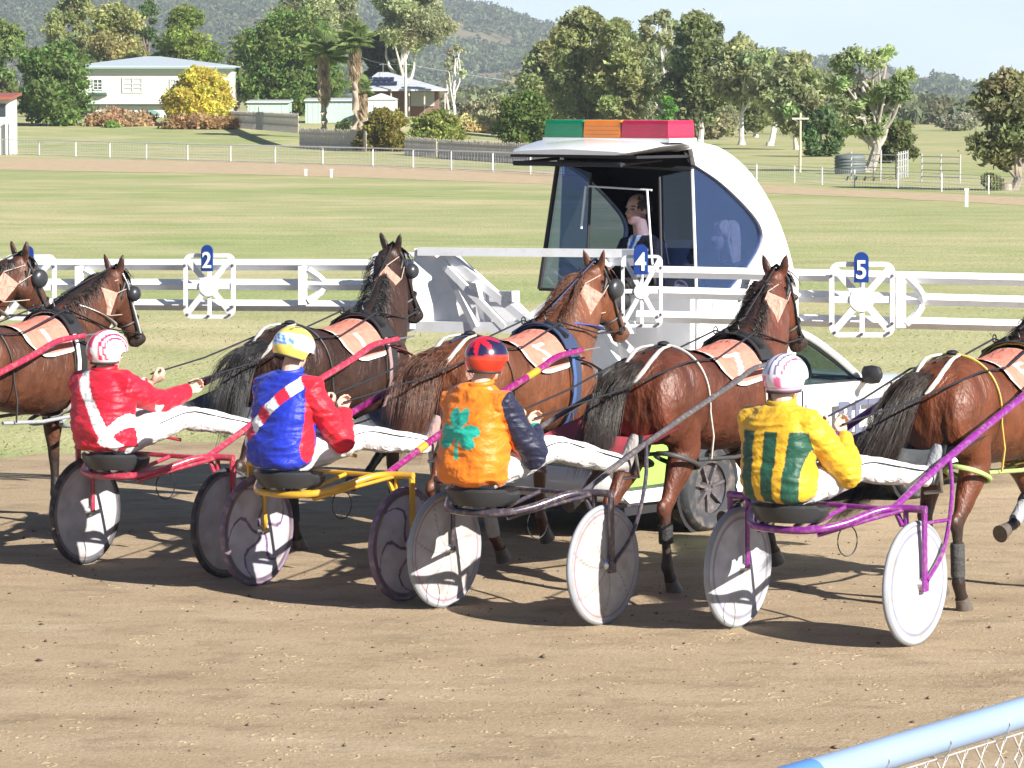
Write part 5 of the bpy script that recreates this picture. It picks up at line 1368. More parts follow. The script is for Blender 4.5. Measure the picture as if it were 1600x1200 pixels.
def hl_lilac(v):
    c = solid(len(v), (0.74, 0.70, 0.80)); x, y, z = v.T / np.array([[0.126], [0.146], [0.134]])
    for x0, w, cc in ((-0.38, 0.055, (0.10, 0.03, 0.08)), (0.02, 0.05, (0.05, 0.06, 0.22)), (0.32, 0.05, (0.07, 0.06, 0.18)), (0.62, 0.04, (0.30, 0.06, 0.12)), (-0.66, 0.10, (0.18, 0.2, 0.55))): c[(np.abs(x - x0) < w) & (z > 0.05 + 0.1 * (x0 != -0.66) - .3 * (x0 < -.6))] = cc
    for x0 in (-0.30, 0.42): c[((x - x0) ** 2 / 0.03 + (z + 0.15) ** 2 / 0.07 < 1) & (y < 0)] = (0.62, 0.12, 0.28)
    c[(z < -0.38)] = (0.45, 0.25, 0.50); c[(np.abs(z + 0.5) < 0.03)] = (0.7, 0.65, 0.75)
    return c
# ---------------------------------------------------------------- horses
TS = np.array([  # y, z centre, half width, half height, lower-half widening
 (-0.37, 1.16, 0.070, 0.10), (-0.34, 1.17, 0.155, 0.20), (-0.27, 1.19, 0.225, 0.265), (-0.15, 1.20, 0.272, 0.305), (0.02, 1.21, 0.290, 0.315),
 (0.18, 1.19, 0.280, 0.305), (0.36, 1.155, 0.278, 0.305), (0.56, 1.14, 0.288, 0.325), (0.76, 1.155, 0.280, 0.345), (0.92, 1.185, 0.255, 0.365),
 (1.05, 1.19, 0.235, 0.335), (1.18, 1.17, 0.205, 0.265), (1.29, 1.16, 0.150, 0.185), (1.36, 1.15, 0.080, 0.10)])
def torso_pt(y, a, off=0.0):
    """a: 0 on the back, + to the right (radians)"""
    z = np.interp(y, TS[:, 0], TS[:, 1]); w = np.interp(y, TS[:, 0], TS[:, 2]) + off; h = np.interp(y, TS[:, 0], TS[:, 3]) + off
    e = 2.25; s, c = math.sin(a), math.cos(a)
    return Vector((w * abs(s) ** (2 / e) * (1 if s >= 0 else -1), y, z + h * abs(c) ** (2 / e) * (1 if c >= 0 else -1)))
LEG = dict(
 hs=dict(th=14, ga=-30, ca=4, pa=24), hb=dict(th=-4, ga=-40, ca=-16, pa=10), hf=dict(th=34, ga=-22, ca=18, pa=38), hl=dict(th=38, ga=-48, ca=-28, pa=-50),
 fs=dict(sh=-38, fa=3, ca=2, pa=26), fb=dict(sh=-48, fa=-14, ca=-16, pa=8), ff=dict(sh=-22, fa=22, ca=16, pa=34), fl=dict(sh=-20, fa=42, ca=-52, pa=-75))
def horse(name, label, loc, rz, P):
    root = thing(name, label, "horse", loc, rz, "harness horses lined up behind the starting gate")
    rg = np.random.default_rng(P['seed'])
    mb = MB()
    mb.loft([[tuple(torso_pt(y, 2 * PI * j / 28)) for j in range(28)] for y in TS[:, 0]])
    # haunch, stifle, shoulder masses
    for s in (-1, 1):
        mb.ell((s * 0.165, -0.14, 1.17), (0.135, 0.215, 0.27), 16, 12)
        mb.ell((s * 0.19, 1.02, 1.12), (0.085, 0.19, 0.26), 16, 12)
        mb.ell((s * 0.10, 1.24, 1.10), (0.09, 0.10, 0.13), 14, 10)
    # legs
    feet = []; segs = []
    def step(p, ang, L, yaw=0.0): a = R(ang); return p + Vector((yaw, math.sin(a), -math.cos(a))) * L
    lo = 9
    for s, key in ((1, P['HR']), (-1, P['HL'])):
        k = LEG[key]; h0 = Vector((s * 0.155, -0.05, 1.16)); k1 = step(h0, k['th'], 0.32, s * 0.03); k2 = step(k1, k['ga'], 0.42, -s * 0.02); k3 = step(k2, k['ca'], 0.355); k4 = step(k3, k['pa'], 0.125)
        mb.tube([h0, h0.lerp(k1, 0.55), k1, k1.lerp(k2, 0.35), k1.lerp(k2, 0.72), k2.lerp(k1, 0.06)], [0.17, 0.155, 0.125, 0.098, 0.062, 0.05], 14, up=(1, 0, 0), rv=[0.12, 0.11, 0.092, 0.073, 0.044, 0.036])
        mb.ell(k2 + Vector((0, -0.02, 0.015)), (0.037, 0.052, 0.062), 12, 8)
        mb.tube([k2 + Vector((0, 0.005, 0.03)), k2.lerp(k3, 0.2), k2.lerp(k3, 0.55), k2.lerp(k3, 0.85), k3, k3.lerp(k4, 0.5), k4], [0.050, 0.040, 0.035, 0.038, 0.045, 0.037, 0.044], 12, up=(1, 0, 0), rv=[0.039, 0.032, 0.029, 0.032, 0.040, 0.035, 0.044])
        segs.append((s, 'h', k2, k3, k4)); feet.append((k3, k4))
    for s, key in ((1, P['FR']), (-1, P['FL'])):
        k = LEG[key]; h0 = Vector((s * 0.155, 1.20, 1.06)); k1 = step(h0, k['sh'], 0.27); k2 = step(k1, k['fa'], 0.385); k3 = step(k2, k['ca'], 0.275); k4 = step(k3, k['pa'], 0.115)
        mb.tube([h0, h0.lerp(k1, 0.6), k1 + Vector((0, 0, 0.02)), k1.lerp(k2, 0.35), k1.lerp(k2, 0.75), k2], [0.12, 0.13, 0.105, 0.076, 0.052, 0.046], 14, up=(1, 0, 0), rv=[0.08, 0.09, 0.082, 0.06, 0.043, 0.04])
        mb.ell(k2, (0.041, 0.046, 0.055), 12, 8)
        mb.tube([k2, k2.lerp(k3, 0.25), k2.lerp(k3, 0.6), k2.lerp(k3, 0.88), k3, k3.lerp(k4, 0.5), k4], [0.046, 0.037, 0.034, 0.037, 0.044, 0.036, 0.043], 12, up=(1, 0, 0), rv=[0.040, 0.031, 0.029, 0.031, 0.040, 0.034, 0.043])
        segs.append((s, 'f', k2, k3, k4)); feet.append((k3, k4))
    # neck and head
    poll = Vector(P['poll'])
    nk = spline([(0, 0.98, 1.26), (poll.x * 0.15, 1.20, 1.44), (poll.x * 0.5, 1.24 + (poll.y - 1.24) * 0.52, 1.44 + (poll.z - 1.44) * 0.50), tuple(poll + Vector((0, -0.03, -0.03)))], 11)
    nd = np.interp(np.linspace(0, 1, 11), [0, 0.25, 0.6, 0.9, 1], [0.31, 0.27, 0.20, 0.145, 0.115]); nw = np.interp(np.linspace(0, 1, 11), [0, 0.25, 0.6, 0.9, 1], [0.20, 0.155, 0.112, 0.088, 0.075])
    mb.tube(nk, list(nd), 18, up=(1, 0, 0), rv=list(nw))
    yaw, pit = R(P['yaw']), R(P['pitch'])              # yaw to the right, pitch below horizontal
    hd = Vector((math.sin(yaw) * math.cos(pit), math.cos(yaw) * math.cos(pit), -math.sin(pit)))
    hs = Vector((math.cos(yaw), -math.sin(yaw), 0)); hu = hs.cross(hd)         # forehead normal
    HL = 0.60
    Hd = lambda t, x, z: poll + hd * (t * HL) + hs * x + hu * z
    T_h = [-0.10, 0.02, 0.16, 0.30, 0.45, 0.62, 0.78, 0.90, 0.985]
    dep = [0.055, 0.105, 0.135, 0.140, 0.118, 0.086, 0.072, 0.070, 0.040]; wid = [0.05, 0.078, 0.094, 0.098, 0.078, 0.058, 0.054, 0.056, 0.034]; cen = [0.0, -0.02, -0.045, -0.05, -0.045, -0.035, -0.032, -0.035, -0.035]
    mb.tube([Hd(t, 0, c) for t, c in zip(T_h, cen)], dep, 18, up=hs, rv=wid)
    for s in (-1, 1):
        mb.ell(Hd(0.24, s * 0.055, -0.095), (0.052, 0.09, 0.085), 14, 10)
        mb.ell(Hd(0.28, s * 0.085, 0.025), (0.024, 0.036, 0.03), 10, 8)
        mb.ell(Hd(0.92, s * 0.040, -0.01), (0.022, 0.028, 0.030), 10, 8)
    mb.ell(Hd(0.90, 0, -0.075), (0.035, 0.05, 0.035), 10, 8)
    # ears: cupped leaf shapes
    for s in (-1, 1):
        e0 = Hd(-0.03, s * 0.052, 0.05); ed_ = (Vector((0, 0, 1)) + hs * s * P.get('earout', 0.42) - hd * 0.22).normalized()
        mb.tube([e0 - ed_ * 0.03, e0 + ed_ * 0.025, e0 + ed_ * 0.07, e0 + ed_ * 0.115, e0 + ed_ * 0.15], [0.028, 0.034, 0.036, 0.024, 0.006], 10, up=(hs.cross(ed_)), rv=[0.024, 0.022, 0.018, 0.013, 0.006])
    me = fuse(mb, "horse", 0.0125, 7, 0.5)
    co = co_of(me).astype(float); no = no_of(me)
    # subtle muscle relief
    rel = np.array([mnoise.fractal(Vector((p[0] * 5 + P['seed'], p[1] * 5, p[2] * 4)), 1.0, 2.0, 3) for p in co])
    rel2 = np.array([1 - 2 * abs(mnoise.noise(Vector((p[0] * 7, p[1] * 6 + p[2] * 4 + P['seed'], p[2] * 5 - p[1] * 5)))) for p in co])
    co = co + no * (rel * 0.007 + rel2 * 0.0045)[:, None]
    foot_z = min(f[1].z for f in feet) - 0.075
    body_c = np.array(P['coat'], float); dark = np.array(P['points'], float)
    col = np.tile(body_c, (len(co), 1))
    mot = np.array([mnoise.fractal(Vector((p[0] * 3, p[1] * 3, p[2] * 2 + P['seed'] * 3)), 1.0, 2.0, 3) for p in co])
    col *= (1 + 0.28 * mot)[:, None]
    z = co[:, 2]
    def mixc(w, c): 
        nonlocal col
        w = np.clip(w, 0, 1)[:, None]; col = col * (1 - w) + np.array(c, float) * w
    mixc(smoothstep(0.66, 0.40, z + 0.12 * mot) * 0.95, dark)
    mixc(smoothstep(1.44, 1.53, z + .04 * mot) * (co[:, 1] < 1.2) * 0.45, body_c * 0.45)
    d = co - np.array(poll + hd * HL * 0.93); mixc(smoothstep(0.24, 0.08, np.linalg.norm(d, axis=1)) * 0.85, dark * 1.1)
    dn = np.min(np.stack([np.linalg.norm(co - np.array(q + (q - Vector((0, 1.5, 1.2))).normalized() * 0 + Vector((0, -r_ * 0.8, r_ * 0.6))), axis=1) for q, r_ in zip(nk[4:], nd[4:])]), axis=0); mixc(smoothstep(0.11, 0.05, dn) * 0.8, dark)
    e = co - np.array(poll); mixc(smoothstep(0.05, 0.11, e @ np.array((0, 0, 1.0))) * 0.55, dark)
    for (s, w, k2, k3, k4) in segs:
        if (s, w) in P.get('socks', {}):
            dd = np.linalg.norm(co - np.array(k4), axis=1); mixc(smoothstep(0.20, 0.13, dd), P['socks'][(s, w)])
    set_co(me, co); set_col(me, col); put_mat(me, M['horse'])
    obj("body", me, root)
    for c in root.children: c.location.z = 0
    for f3, f4 in feet:
        ax = (f4 - f3).normalized(); fw = Vector((1, 0, 0)).cross(ax) * -1
        tip = Vector((0, 0.5, -1)).normalized() if abs(ax.z) > 0.6 and ax.z < 0 else ax
        mb = MB(); mb.tube([f4 - tip * 0.015, f4 + tip * 0.02, f4 + tip * 0.08], [0.044, 0.047, 0.060], 16, up=(1, 0, 0), rv=[0.042, 0.044, 0.054]); mb.col = (0.10, 0.085, 0.07)
        mb.c = [(0.11, 0.09, 0.075)] * len(mb.v); mb.build("hoof", M['hair'], root, colors=True)
    # eyes
    for s in (-1, 1):
        mb = MB(); mb.ell(Hd(0.285, s * 0.098, 0.028), (0.017, 0.021, 0.019), 12, 8); mb.build("eye", M['black'], root)
    # hair
    def strands(name, paths, r, colr, seglen=None):
        v = []; f = []; c = []; b = 0
        for p in paths:
            m = len(p); tone = rg.uniform(0.5, 2.2)
            for i, q in enumerate(p):
                w = r * (1 - 0.85 * (i / (m - 1)) ** 1.5)
                for j in range(3): a = 2 * PI * j / 3 + i; v.append((q[0] + math.cos(a) * w, q[1] + math.sin(a) * w * 0.6, q[2] + math.sin(a) * w)); c.append([x * tone for x in colr])
            for i in range(m - 1):
                for j in range(3): k = (j + 1) % 3; f.append((b + i * 3 + j, b + i * 3 + k, b + (i + 1) * 3 + k, b + (i + 1) * 3 + j))
            b += 3 * m
        return obj(name, np_mesh(name, np.array(v), np.array(f), M['hair'], np.array(c), smooth=True), root)
    tp = spline(P['tail'], 14); paths = []
    cl_ = [(rg.normal(size=3), rg.uniform(0.62, 1.05), rg.normal(size=2) * 0.5) for _ in range(34)]
    for _ in range(P.get('ntail', 3200)):
        o, L, ph_ = cl_[int(rg.integers(34))]; L = min(1.0, L * rg.uniform(0.7, 1.0)); o = o + rg.normal(size=3) * 0.5; sp = rg.uniform(0, 1); q = []
        wav = rg.uniform(0, 6); 
        for i in range(11):
            t = i / 10 * L * 13; k = min(int(t), 12); p = tp[k].lerp(tp[k + 1], t - k); tt = t / 13
            wd = P.get('tw', 0.09) * (0.30 + 0.75 * math.sin(min(1.0, tt * 1.5) * PI / 2))
            q.append((p.x + o[0] * wd * 0.62 + 0.010 * math.sin(wav * 0.3 + ph_[0] + tt * 8) + ph_[0] * 0.07 * tt * tt, p.y + o[1] * wd * 0.55, p.z + o[2] * wd * 0.42 - 0.0))
        paths.append(q)
    mb = MB(); 
    strands("tail", paths, 0.0019, P['hair'])
    mb = MB(); mb.col = tuple(P['hair']); mb.tube(tp[:6], [0.036, 0.034, 0.03, 0.026, 0.02, 0.012], 10); mb.build("dock", M['hair'], root, colors=True)
    paths = []
    crest = [q + (q - nk[max(0, i - 1)]).normalized().cross(Vector((1, 0, 0))) * 0 for i, q in enumerate(nk)]
    for _ in range(P.get('nmane', 800)):
        t = rg.uniform(0.22, 1.0) * 10; k = min(int(t), 9); p = nk[k].lerp(nk[k + 1], t - k); rad = nd[k] * (1 - (t - k)) + nd[k + 1] * (t - k)
        tg = (nk[k + 1] - nk[k]).normalized(); bk = Vector((1, 0, 0)).cross(tg) ; bk = bk if bk.y < 0 else -bk
        c0 = p + bk * rad * 0.96 + Vector((rg.normal() * 0.01, 0, 0)); side = P.get('maneside', -1) if rg.uniform() < 0.8 else -P.get('maneside', -1); L = rg.uniform(0.10, 0.24) * P.get('manel', 1.0); q = []
        wl = nw[k]; o_ = rg.normal(size=3) * 0.02; bl = P.get('blow', 0.25)
        for i in range(7):
            u = i / 6; q.append((c0.x + side * (0.02 * math.sin(PI * min(1, u * 2)) + wl * min(1, u * 1.6) * 0.95) + o_[0] * u, c0.y + bk.y * 0.03 * math.sin(PI * u) - u * L * bl + o_[1] * u, c0.z + 0.012 * math.sin(PI * u) - L * u ** 1.25 * 0.9 + o_[2] * u))
        paths.append(q)
    strands("mane", paths, 0.0026, P['hair']); paths = []
    for _ in range(60):                       # bridle path tuft and forelock
        q = []; o_ = rg.normal(size=3) * 0.022; c0 = Hd(-0.06, o_[0] * 1.2, 0.085)
        for i in range(6): u = i / 5; q.append(tuple(c0 + hd * (0.17 * u) + hu * (0.03 * math.sin(PI * u)) + hs * o_[1] * u * 2 + Vector((0, 0, 0.0))))
        paths.append(q)
    strands("forelock", paths, 0.0042, P['hair'])

    # ------------------------------------------------ harness
    ST = M['strap']
    def strap(name, paths, w, c, parent=root, th=0.006, ups=None, closed=False, lab=None):
        m_ = MB(); m_.col = c
        for i, p in enumerate(paths): m_.tube(p, w / 2, 6, up=(ups[i] if ups else (0, 0, 1)), rv=th, closed=closed)
        o = m_.build(name, ST, parent, colors=True)
        if lab: o["label"] = lab
        return o
    def rib(pts_c, wdir_pts, c, name, parent=root, th=0.008):
        """flat band: pts_c centre line with outward normals -> ribbon with thickness"""
        m_ = MB(); m_.col = c; rings = []
        for (p, n, w) in wdir_pts:
            n = n.normalized(); w = Vector(w); rings.append([p - w, p + w, p + w + n * th, p - w + n * th])
        m_.loft(rings); return m_.build(name, ST, parent, colors=True)
    def band(y0, a0, a1, w, c, name, off=0.014, dy=0.0, n=24):
        L = []
        for i in range(n):
            u = i / (n - 1); a = a0 + (a1 - a0) * u; y = y0 + dy * u; p = torso_pt(y, a, off); nn = torso_pt(y, a, off + 0.05) - p
            L.append((p, nn, (0, w / 2, 0)))
        return rib(None, L, c, name)
    hc_ = P.get('harness', (0.02, 0.02, 0.022))
    band(0.90, -PI * 0.98, PI * 0.98, 0.075, hc_, "girth", 0.022)
    band(0.86, -1.0, 1.0, 0.15, hc_, "saddle_pad", 0.035)
    if P.get('girth2'): band(0.83, -PI * 0.98, PI * 0.98, 0.035, P['girth2'], "girth_trim", 0.032)
    # saddle terrets and pad bulk
    mb = MB()
    for s in (-1, 1):
        mb.tube([torso_pt(0.84, s * 0.12, 0.05), torso_pt(0.84, s * 0.75, 0.045)], 0.035, 10, up=(0, 1, 0), rv=0.022)
        c0 = torso_pt(0.86, s * 0.42, 0.085); mb.tube([c0 + Vector((0, math.cos(a) * 0.024, math.sin(a) * 0.024)) for a in np.linspace(0, 2 * PI, 13)[:-1]], 0.005, 6, closed=True)
    mb.tube([torso_pt(0.90, 0, 0.05), torso_pt(0.90, 0, 0.10), torso_pt(0.98, 0, 0.13)], 0.008, 6); mb.build("saddle", M['black'], root)
    # backstrap to crupper, pads under the dock
    strap("backstrap", [[torso_pt(y, 0.0, 0.012) for y in np.linspace(0.8, -0.2, 14)] ], 0.025, hc_, ups=[(0, 0, 1)])
    mb = MB(); mb.col = P.get('crup', (0.42, 0.40, 0.38))
    for s in (-1, 1): mb.tube(spline([torso_pt(0.0, s * 0.18, 0.016), torso_pt(-0.16, s * 0.28, 0.02), Vector((s * 0.075, -0.315, 1.385)), Vector((s * 0.03, -0.37, 1.31))], 10), [0.008, 0.009, 0.010, 0.013, 0.016, 0.018, 0.018, 0.016, 0.014, 0.011], 8)
    mb.build("crupper", ST, root, colors=True)
    mb = MB(); mb.ell(torso_pt(0.02, 0, 0.02), (0.035, 0.05, 0.018), 10, 6); mb.build("crupper_buckle", M['black'], root)
    # hanger strap over the croup carrying the hopples
    hh = P.get('hanger', (0.6, 0.58, 0.52))
    for s in (-1, 1): strap("hopple_hanger", [[torso_pt(0.02 + 0.12 * u, s * (0.05 + 1.75 * u), 0.012) for u in np.linspace(0, 1, 16)] + [Vector((s * 0.30, 0.16, 0.95)), Vector((s * 0.27, 0.18, 0.80))]], 0.017, hh, ups=[(0, 1, 0)])
    hp = P.get('hopple', (0.06, 0.06, 0.065))
    for si, s in ((0, 1), (1, -1)):
        hk = segs[si]; fk = segs[2 + si]
        a = Vector((s * 0.23, 0.08, 0.80)); b = Vector((s * 0.23, 0.86, 0.80))
        m_ = MB(); m_.col = hp
        def ringat(c, rx, ry, tilt):
            return [c + Vector((math.cos(q) * rx, math.sin(q) * ry, math.sin(q) * ry * tilt)) for q in np.linspace(0, 2 * PI, 21)[:-1]]
        m_.tube(ringat(Vector((s * 0.16, hk[2].y * 0.4 + 0.02, 0.80)), 0.125, 0.17, -0.35), 0.016, 8, closed=True)
        m_.tube(ringat(Vector((s * 0.155, 0.96, 0.76)), 0.105, 0.13, 0.3), 0.016, 8, closed=True)
        m_.tube([a, a.lerp(b, 0.5) + Vector((s * 0.03, 0, -0.015)), b], 0.014, 8); m_.build("hopple", ST, root, colors=True)
        m_ = MB(); m_.col = hh; m_.tube([torso_pt(0.80, s * 1.3, 0.02), Vector((s * 0.27, 0.86, 0.80))], 0.007, 6); m_.build("hopple_strap", ST, root, colors=True)
    # breast strap
    bc = P.get('breast', hc_)
    for s in (-1, 1): strap("breast_strap", [[torso_pt(0.88, s * 1.2, 0.03), torso_pt(1.05, s * 1.35, 0.05), torso_pt(1.2, s * 1.4, 0.07), Vector((s * 0.14, 1.37, 1.14)), Vector((0, 1.43, 1.12))]], 0.035, bc, ups=[(0, 0, 1)])
    # saddlecloth with pale border and washed-out white mark
    if P.get('cloth', True):
        ny, na = 26, 60; y0, y1 = 0.34, 0.80; a1 = 1.28
        v = []; c = []
        for i in range(ny):
            for j in range(na):
                u = i / (ny - 1); w = j / (na - 1) * 2 - 1
                am = a1 * (1 - 0.30 * max(0, (0.35 - u) / 0.35) ** 2) + 0.0
                y = y0 + (y1 - y0) * u + 0.05 * (1 - abs(w)) * 0; a = am * w
                p = torso_pt(y, a, 0.02 + 0.004 * mnoise.noise(Vector((u * 5, w * 5, P['seed'])))); v.append(p)
                edge = u < 0.06 or u > 0.96 or abs(w) > 0.955
                du = (u - 0.5) * 0.5; dw = (abs(w) - 0.62) * a1 * 0.3
                sd_ = P['seed']; mark = [abs(du + 0.1 * dw) < 0.022 and abs(dw) < 0.085, (abs(du) < 0.06 and 0.05 < abs(dw) < 0.085) or (abs(du - 0.9 * dw) < 0.02 and abs(dw) < 0.07), (abs(du + 0.55 * dw) < 0.026 and abs(dw) < 0.095) or (abs(dw + 0.085) < 0.016 and -0.11 < du < 0.075), (abs(dw + 0.08) < 0.016 and abs(du) < 0.06) or (abs(du + 0.045) < 0.018 and -0.09 < dw < 0.0) or (0.035 < math.hypot(du, dw - 0.035) < 0.066 and du > -0.045)][(sd_ + 3) % 4]
                c.append((0.80, 0.72, 0.66) if edge else ((0.80, 0.66, 0.58) if mark and w > 0 else (0.60, 0.20, 0.145)))
        v2 = [p + (torso_pt(0.5, 0, 0) - torso_pt(0.5, 0, 0)) for p in v]
        m_ = MB(); fs = [(i * na + j, i * na + j + 1, (i + 1) * na + j + 1, (i + 1) * na + j) for i in range(ny - 1) for j in range(na - 1)]
        m_.add(v, fs); m_.c = c; m_.build("saddlecloth", M['cloth'], root, colors=True)
    # neck strap
    if P.get('neckstrap'):
        k = 5; p = nk[k]; tg = (nk[k + 1] - nk[k - 1]).normalized(); sv = Vector((1, 0, 0)); bv = tg.cross(sv).normalized()
        strap("neck_strap", [[p + tg * (0.16 * math.cos(a) - 0.02) + sv * math.sin(a) * (nw[k] + 0.012) + bv * math.cos(a) * (nd[k] + 0.02) for a in np.linspace(0, 2 * PI, 37)[:-1]]], 0.034, P['neckstrap'], closed=True, ups=[tuple(bv)])
    # bridle
    def hring(t, cz, grow=0.008, c=(0.02, 0.02, 0.022), tt=0.0, name="noseband", w=0.02):
        d_ = np.interp(t, T_h, dep) + grow; w_ = np.interp(t, T_h, wid) + grow; c0 = np.interp(t, T_h, cen)
        return [Hd(t + tt * math.sin(a), math.cos(a) * w_, c0 + math.sin(a) * d_) for a in np.linspace(0, 2 * PI, 29)[:-1]]
    m_ = MB(); m_.col = P.get('bridle', (0.02, 0.02, 0.022))
    for t, tt in ((0.62, 0.02), (0.14, -0.12)): m_.tube(hring(t, 0, tt=tt), 0.010, 6, up=tuple(hd), rv=0.010, closed=True)
    for s in (-1, 1):
        m_.tube([Hd(-0.03, s * 0.07, 0.06), Hd(0.12, s * 0.105, 0.02), Hd(0.32, s * 0.108, -0.02), Hd(0.55, s * 0.078, -0.03), Hd(0.80, s * 0.064, -0.045)], 0.009, 6)
        m_.tube([Hd(0.06, s * 0.09, -0.02), Hd(0.2, s * 0.11, -0.08), Hd(0.3, s * 0.06, -0.165), Hd(0.32, 0, -0.19)], 0.008, 6)
        m_.tube([Hd(0.80, s * 0.064, -0.045) + hd * (math.cos(a) * 0.025) + hu * (math.sin(a) * 0.025) for a in np.linspace(0, 2 * PI, 13)[:-1]], 0.005, 6, closed=True)
    m_.tube([Hd(-0.05, -0.06, 0.07), Hd(-0.10, 0, 0.095), Hd(-0.05, 0.06, 0.07)], 0.011, 6)
    # overcheck from the crown down the face, and back to the saddle hook
    m_.tube([Hd(-0.10, 0, 0.09), Hd(0.1, 0, 0.095), Hd(0.4, 0, 0.08), Hd(0.75, 0, 0.045), Hd(0.8, 0.03, 0.0)], 0.006, 6)
    m_.build("bridle", ST, root, colors=True)
    if P.get('cheek'):
        strap("cheek_strap", [[Hd(-0.02, s * 0.08, 0.05), Hd(0.12, s * 0.112, 0.02), Hd(0.4, s * 0.10, -0.01), Hd(0.8, s * 0.07, -0.03)] for s in (-1, 1)], 0.022, P['cheek'])
    for s in (-1, 1):
        if P.get('blinkers', True):
            m_ = MB(); c0 = Hd(0.27, s * 0.115, 0.035); rs = []
            Mx = Matrix((hd, hu, hs * s)).transposed().to_4x4(); Mx.translation = c0
            m_.lathe([(0.060, -0.01), (0.058, 0.012), (0.045, 0.034), (0.025, 0.045), (0.0, 0.048)] if P.get('cups') else [(0.075, -0.012), (0.073, 0.006), (0.06, 0.026), (0.03, 0.034), (0.0, 0.036)], Mx, 20); m_.build("blinker", M['seat'], root)
    strap("check_rein", [[Hd(-0.10, 0, 0.10), torso_pt(0.98, 0, 0.14)]], 0.012, hc_)
    # salmon number card hanging behind the right ear
    ct = Hd(-0.02, 0.085, -0.02); cp = nk[8]; 
    m_ = MB(); m_.smooth = False; m_.col = (0.62, 0.34, 0.26)
    d1 = (nk[7] - nk[10]).normalized(); o_ = nk[9] + Vector((nw[8] + 0.022, -0.10, -0.02)); ax1 = Vector((0.35, -0.55, 0)).normalized() * 1.0
    ax = (Vector((0.75, -0.62, 0))).normalized(); n_ = Vector((ax.y, -ax.x, 0)) * -1; w1 = Vector((ax.y * -1, ax.x, 0)) ; w1 = Vector((0.83, 0.56, -0.05)).normalized(); w2 = Vector((0.0, -0.12, -1)).normalized(); o_ = nk[9] + Vector((0.56, -0.83, 0)) * 0.195 + Vector((0.035, 0, -0.03))
    tl = R(P.get('cardrot', 20)); wa = w1 * math.cos(tl) + w2 * math.sin(tl); wb = -w1 * math.sin(tl) + w2 * math.cos(tl)
    q = [o_ - wa * 0.075 - wb * 0.03, o_ + wa * 0.075 - wb * 0.03, o_ + wa * 0.075 + wb * 0.15, o_ - wa * 0.06 + wb * 0.175]
    m_.poly(q, wa.cross(wb) * 0.004); m_.build("head_number_card", M['cloth'], root, colors=True)
    for k_, e_ in ((0, Hd(0.05, 0.06, 0.05)), (1, Hd(0.16, 0.10, 0.0)), (2, Hd(0.4, 0.085, -0.13))): strap("card_tie", [[q[k_], e_]], 0.006, (0.55, 0.45, 0.38), th=0.003)
    # leg boots and bandages
    for (s, w, c, lo_, hi, gr) in P.get('boots', []):
        sg = segs[{(1, 'h'): 0, (-1, 'h'): 1, (1, 'f'): 2, (-1, 'f'): 3}[(s, w)]]
        if lo_ < 0: a = sg[2] + (sg[2] - sg[3]).normalized() * 0.09; b = sg[2] + (sg[3] - sg[2]).normalized() * 0.09; r0 = 0.062
        else: a = sg[2].lerp(sg[3], lo_); b = sg[2].lerp(sg[3], hi); r0 = 0.043
        m_ = MB(); m_.col = c; m_.tube([a, a.lerp(b, 0.08), a.lerp(b, 0.5), a.lerp(b, 0.92), b], [r0 * 0.9 + gr, r0 + gr, r0 * 0.97 + gr, r0 + gr, r0 * 0.9 + gr], 14, up=(1, 0, 0), rv=[r0 * 0.82 + gr, r0 * 0.9 + gr, r0 * 0.88 + gr, r0 * 0.9 + gr, r0 * 0.82 + gr])
        m_.build("leg_boot" if lo_ >= 0 else "knee_boot", M['cloth'], root, colors=True)
    # reins
    if P.get('hands'):
        for s, hnd in ((1, P['hands'][0]), (-1, P['hands'][1])):
            bit = Hd(0.80, s * 0.066, -0.045); ter = torso_pt(0.86, s * 0.42, 0.085); h_ = Vector(hnd)
            mid = torso_pt(-0.06, s * 0.86, 0.035)
            strap("rein", [[bit, bit.lerp(ter, 0.5) + Vector((s * 0.06, 0, -0.05)), ter, torso_pt(0.35, s * 0.66, 0.05), mid, mid.lerp(h_, 0.5) + Vector((0, 0, -0.02)), h_]], P.get('reinw', 0.024), P.get('reinc', (0.03, 0.03, 0.035)), th=0.005)
    dz = -foot_z
    for c in list(root.children): c.location.z = dz * 0
    root.location.z += dz
    return root
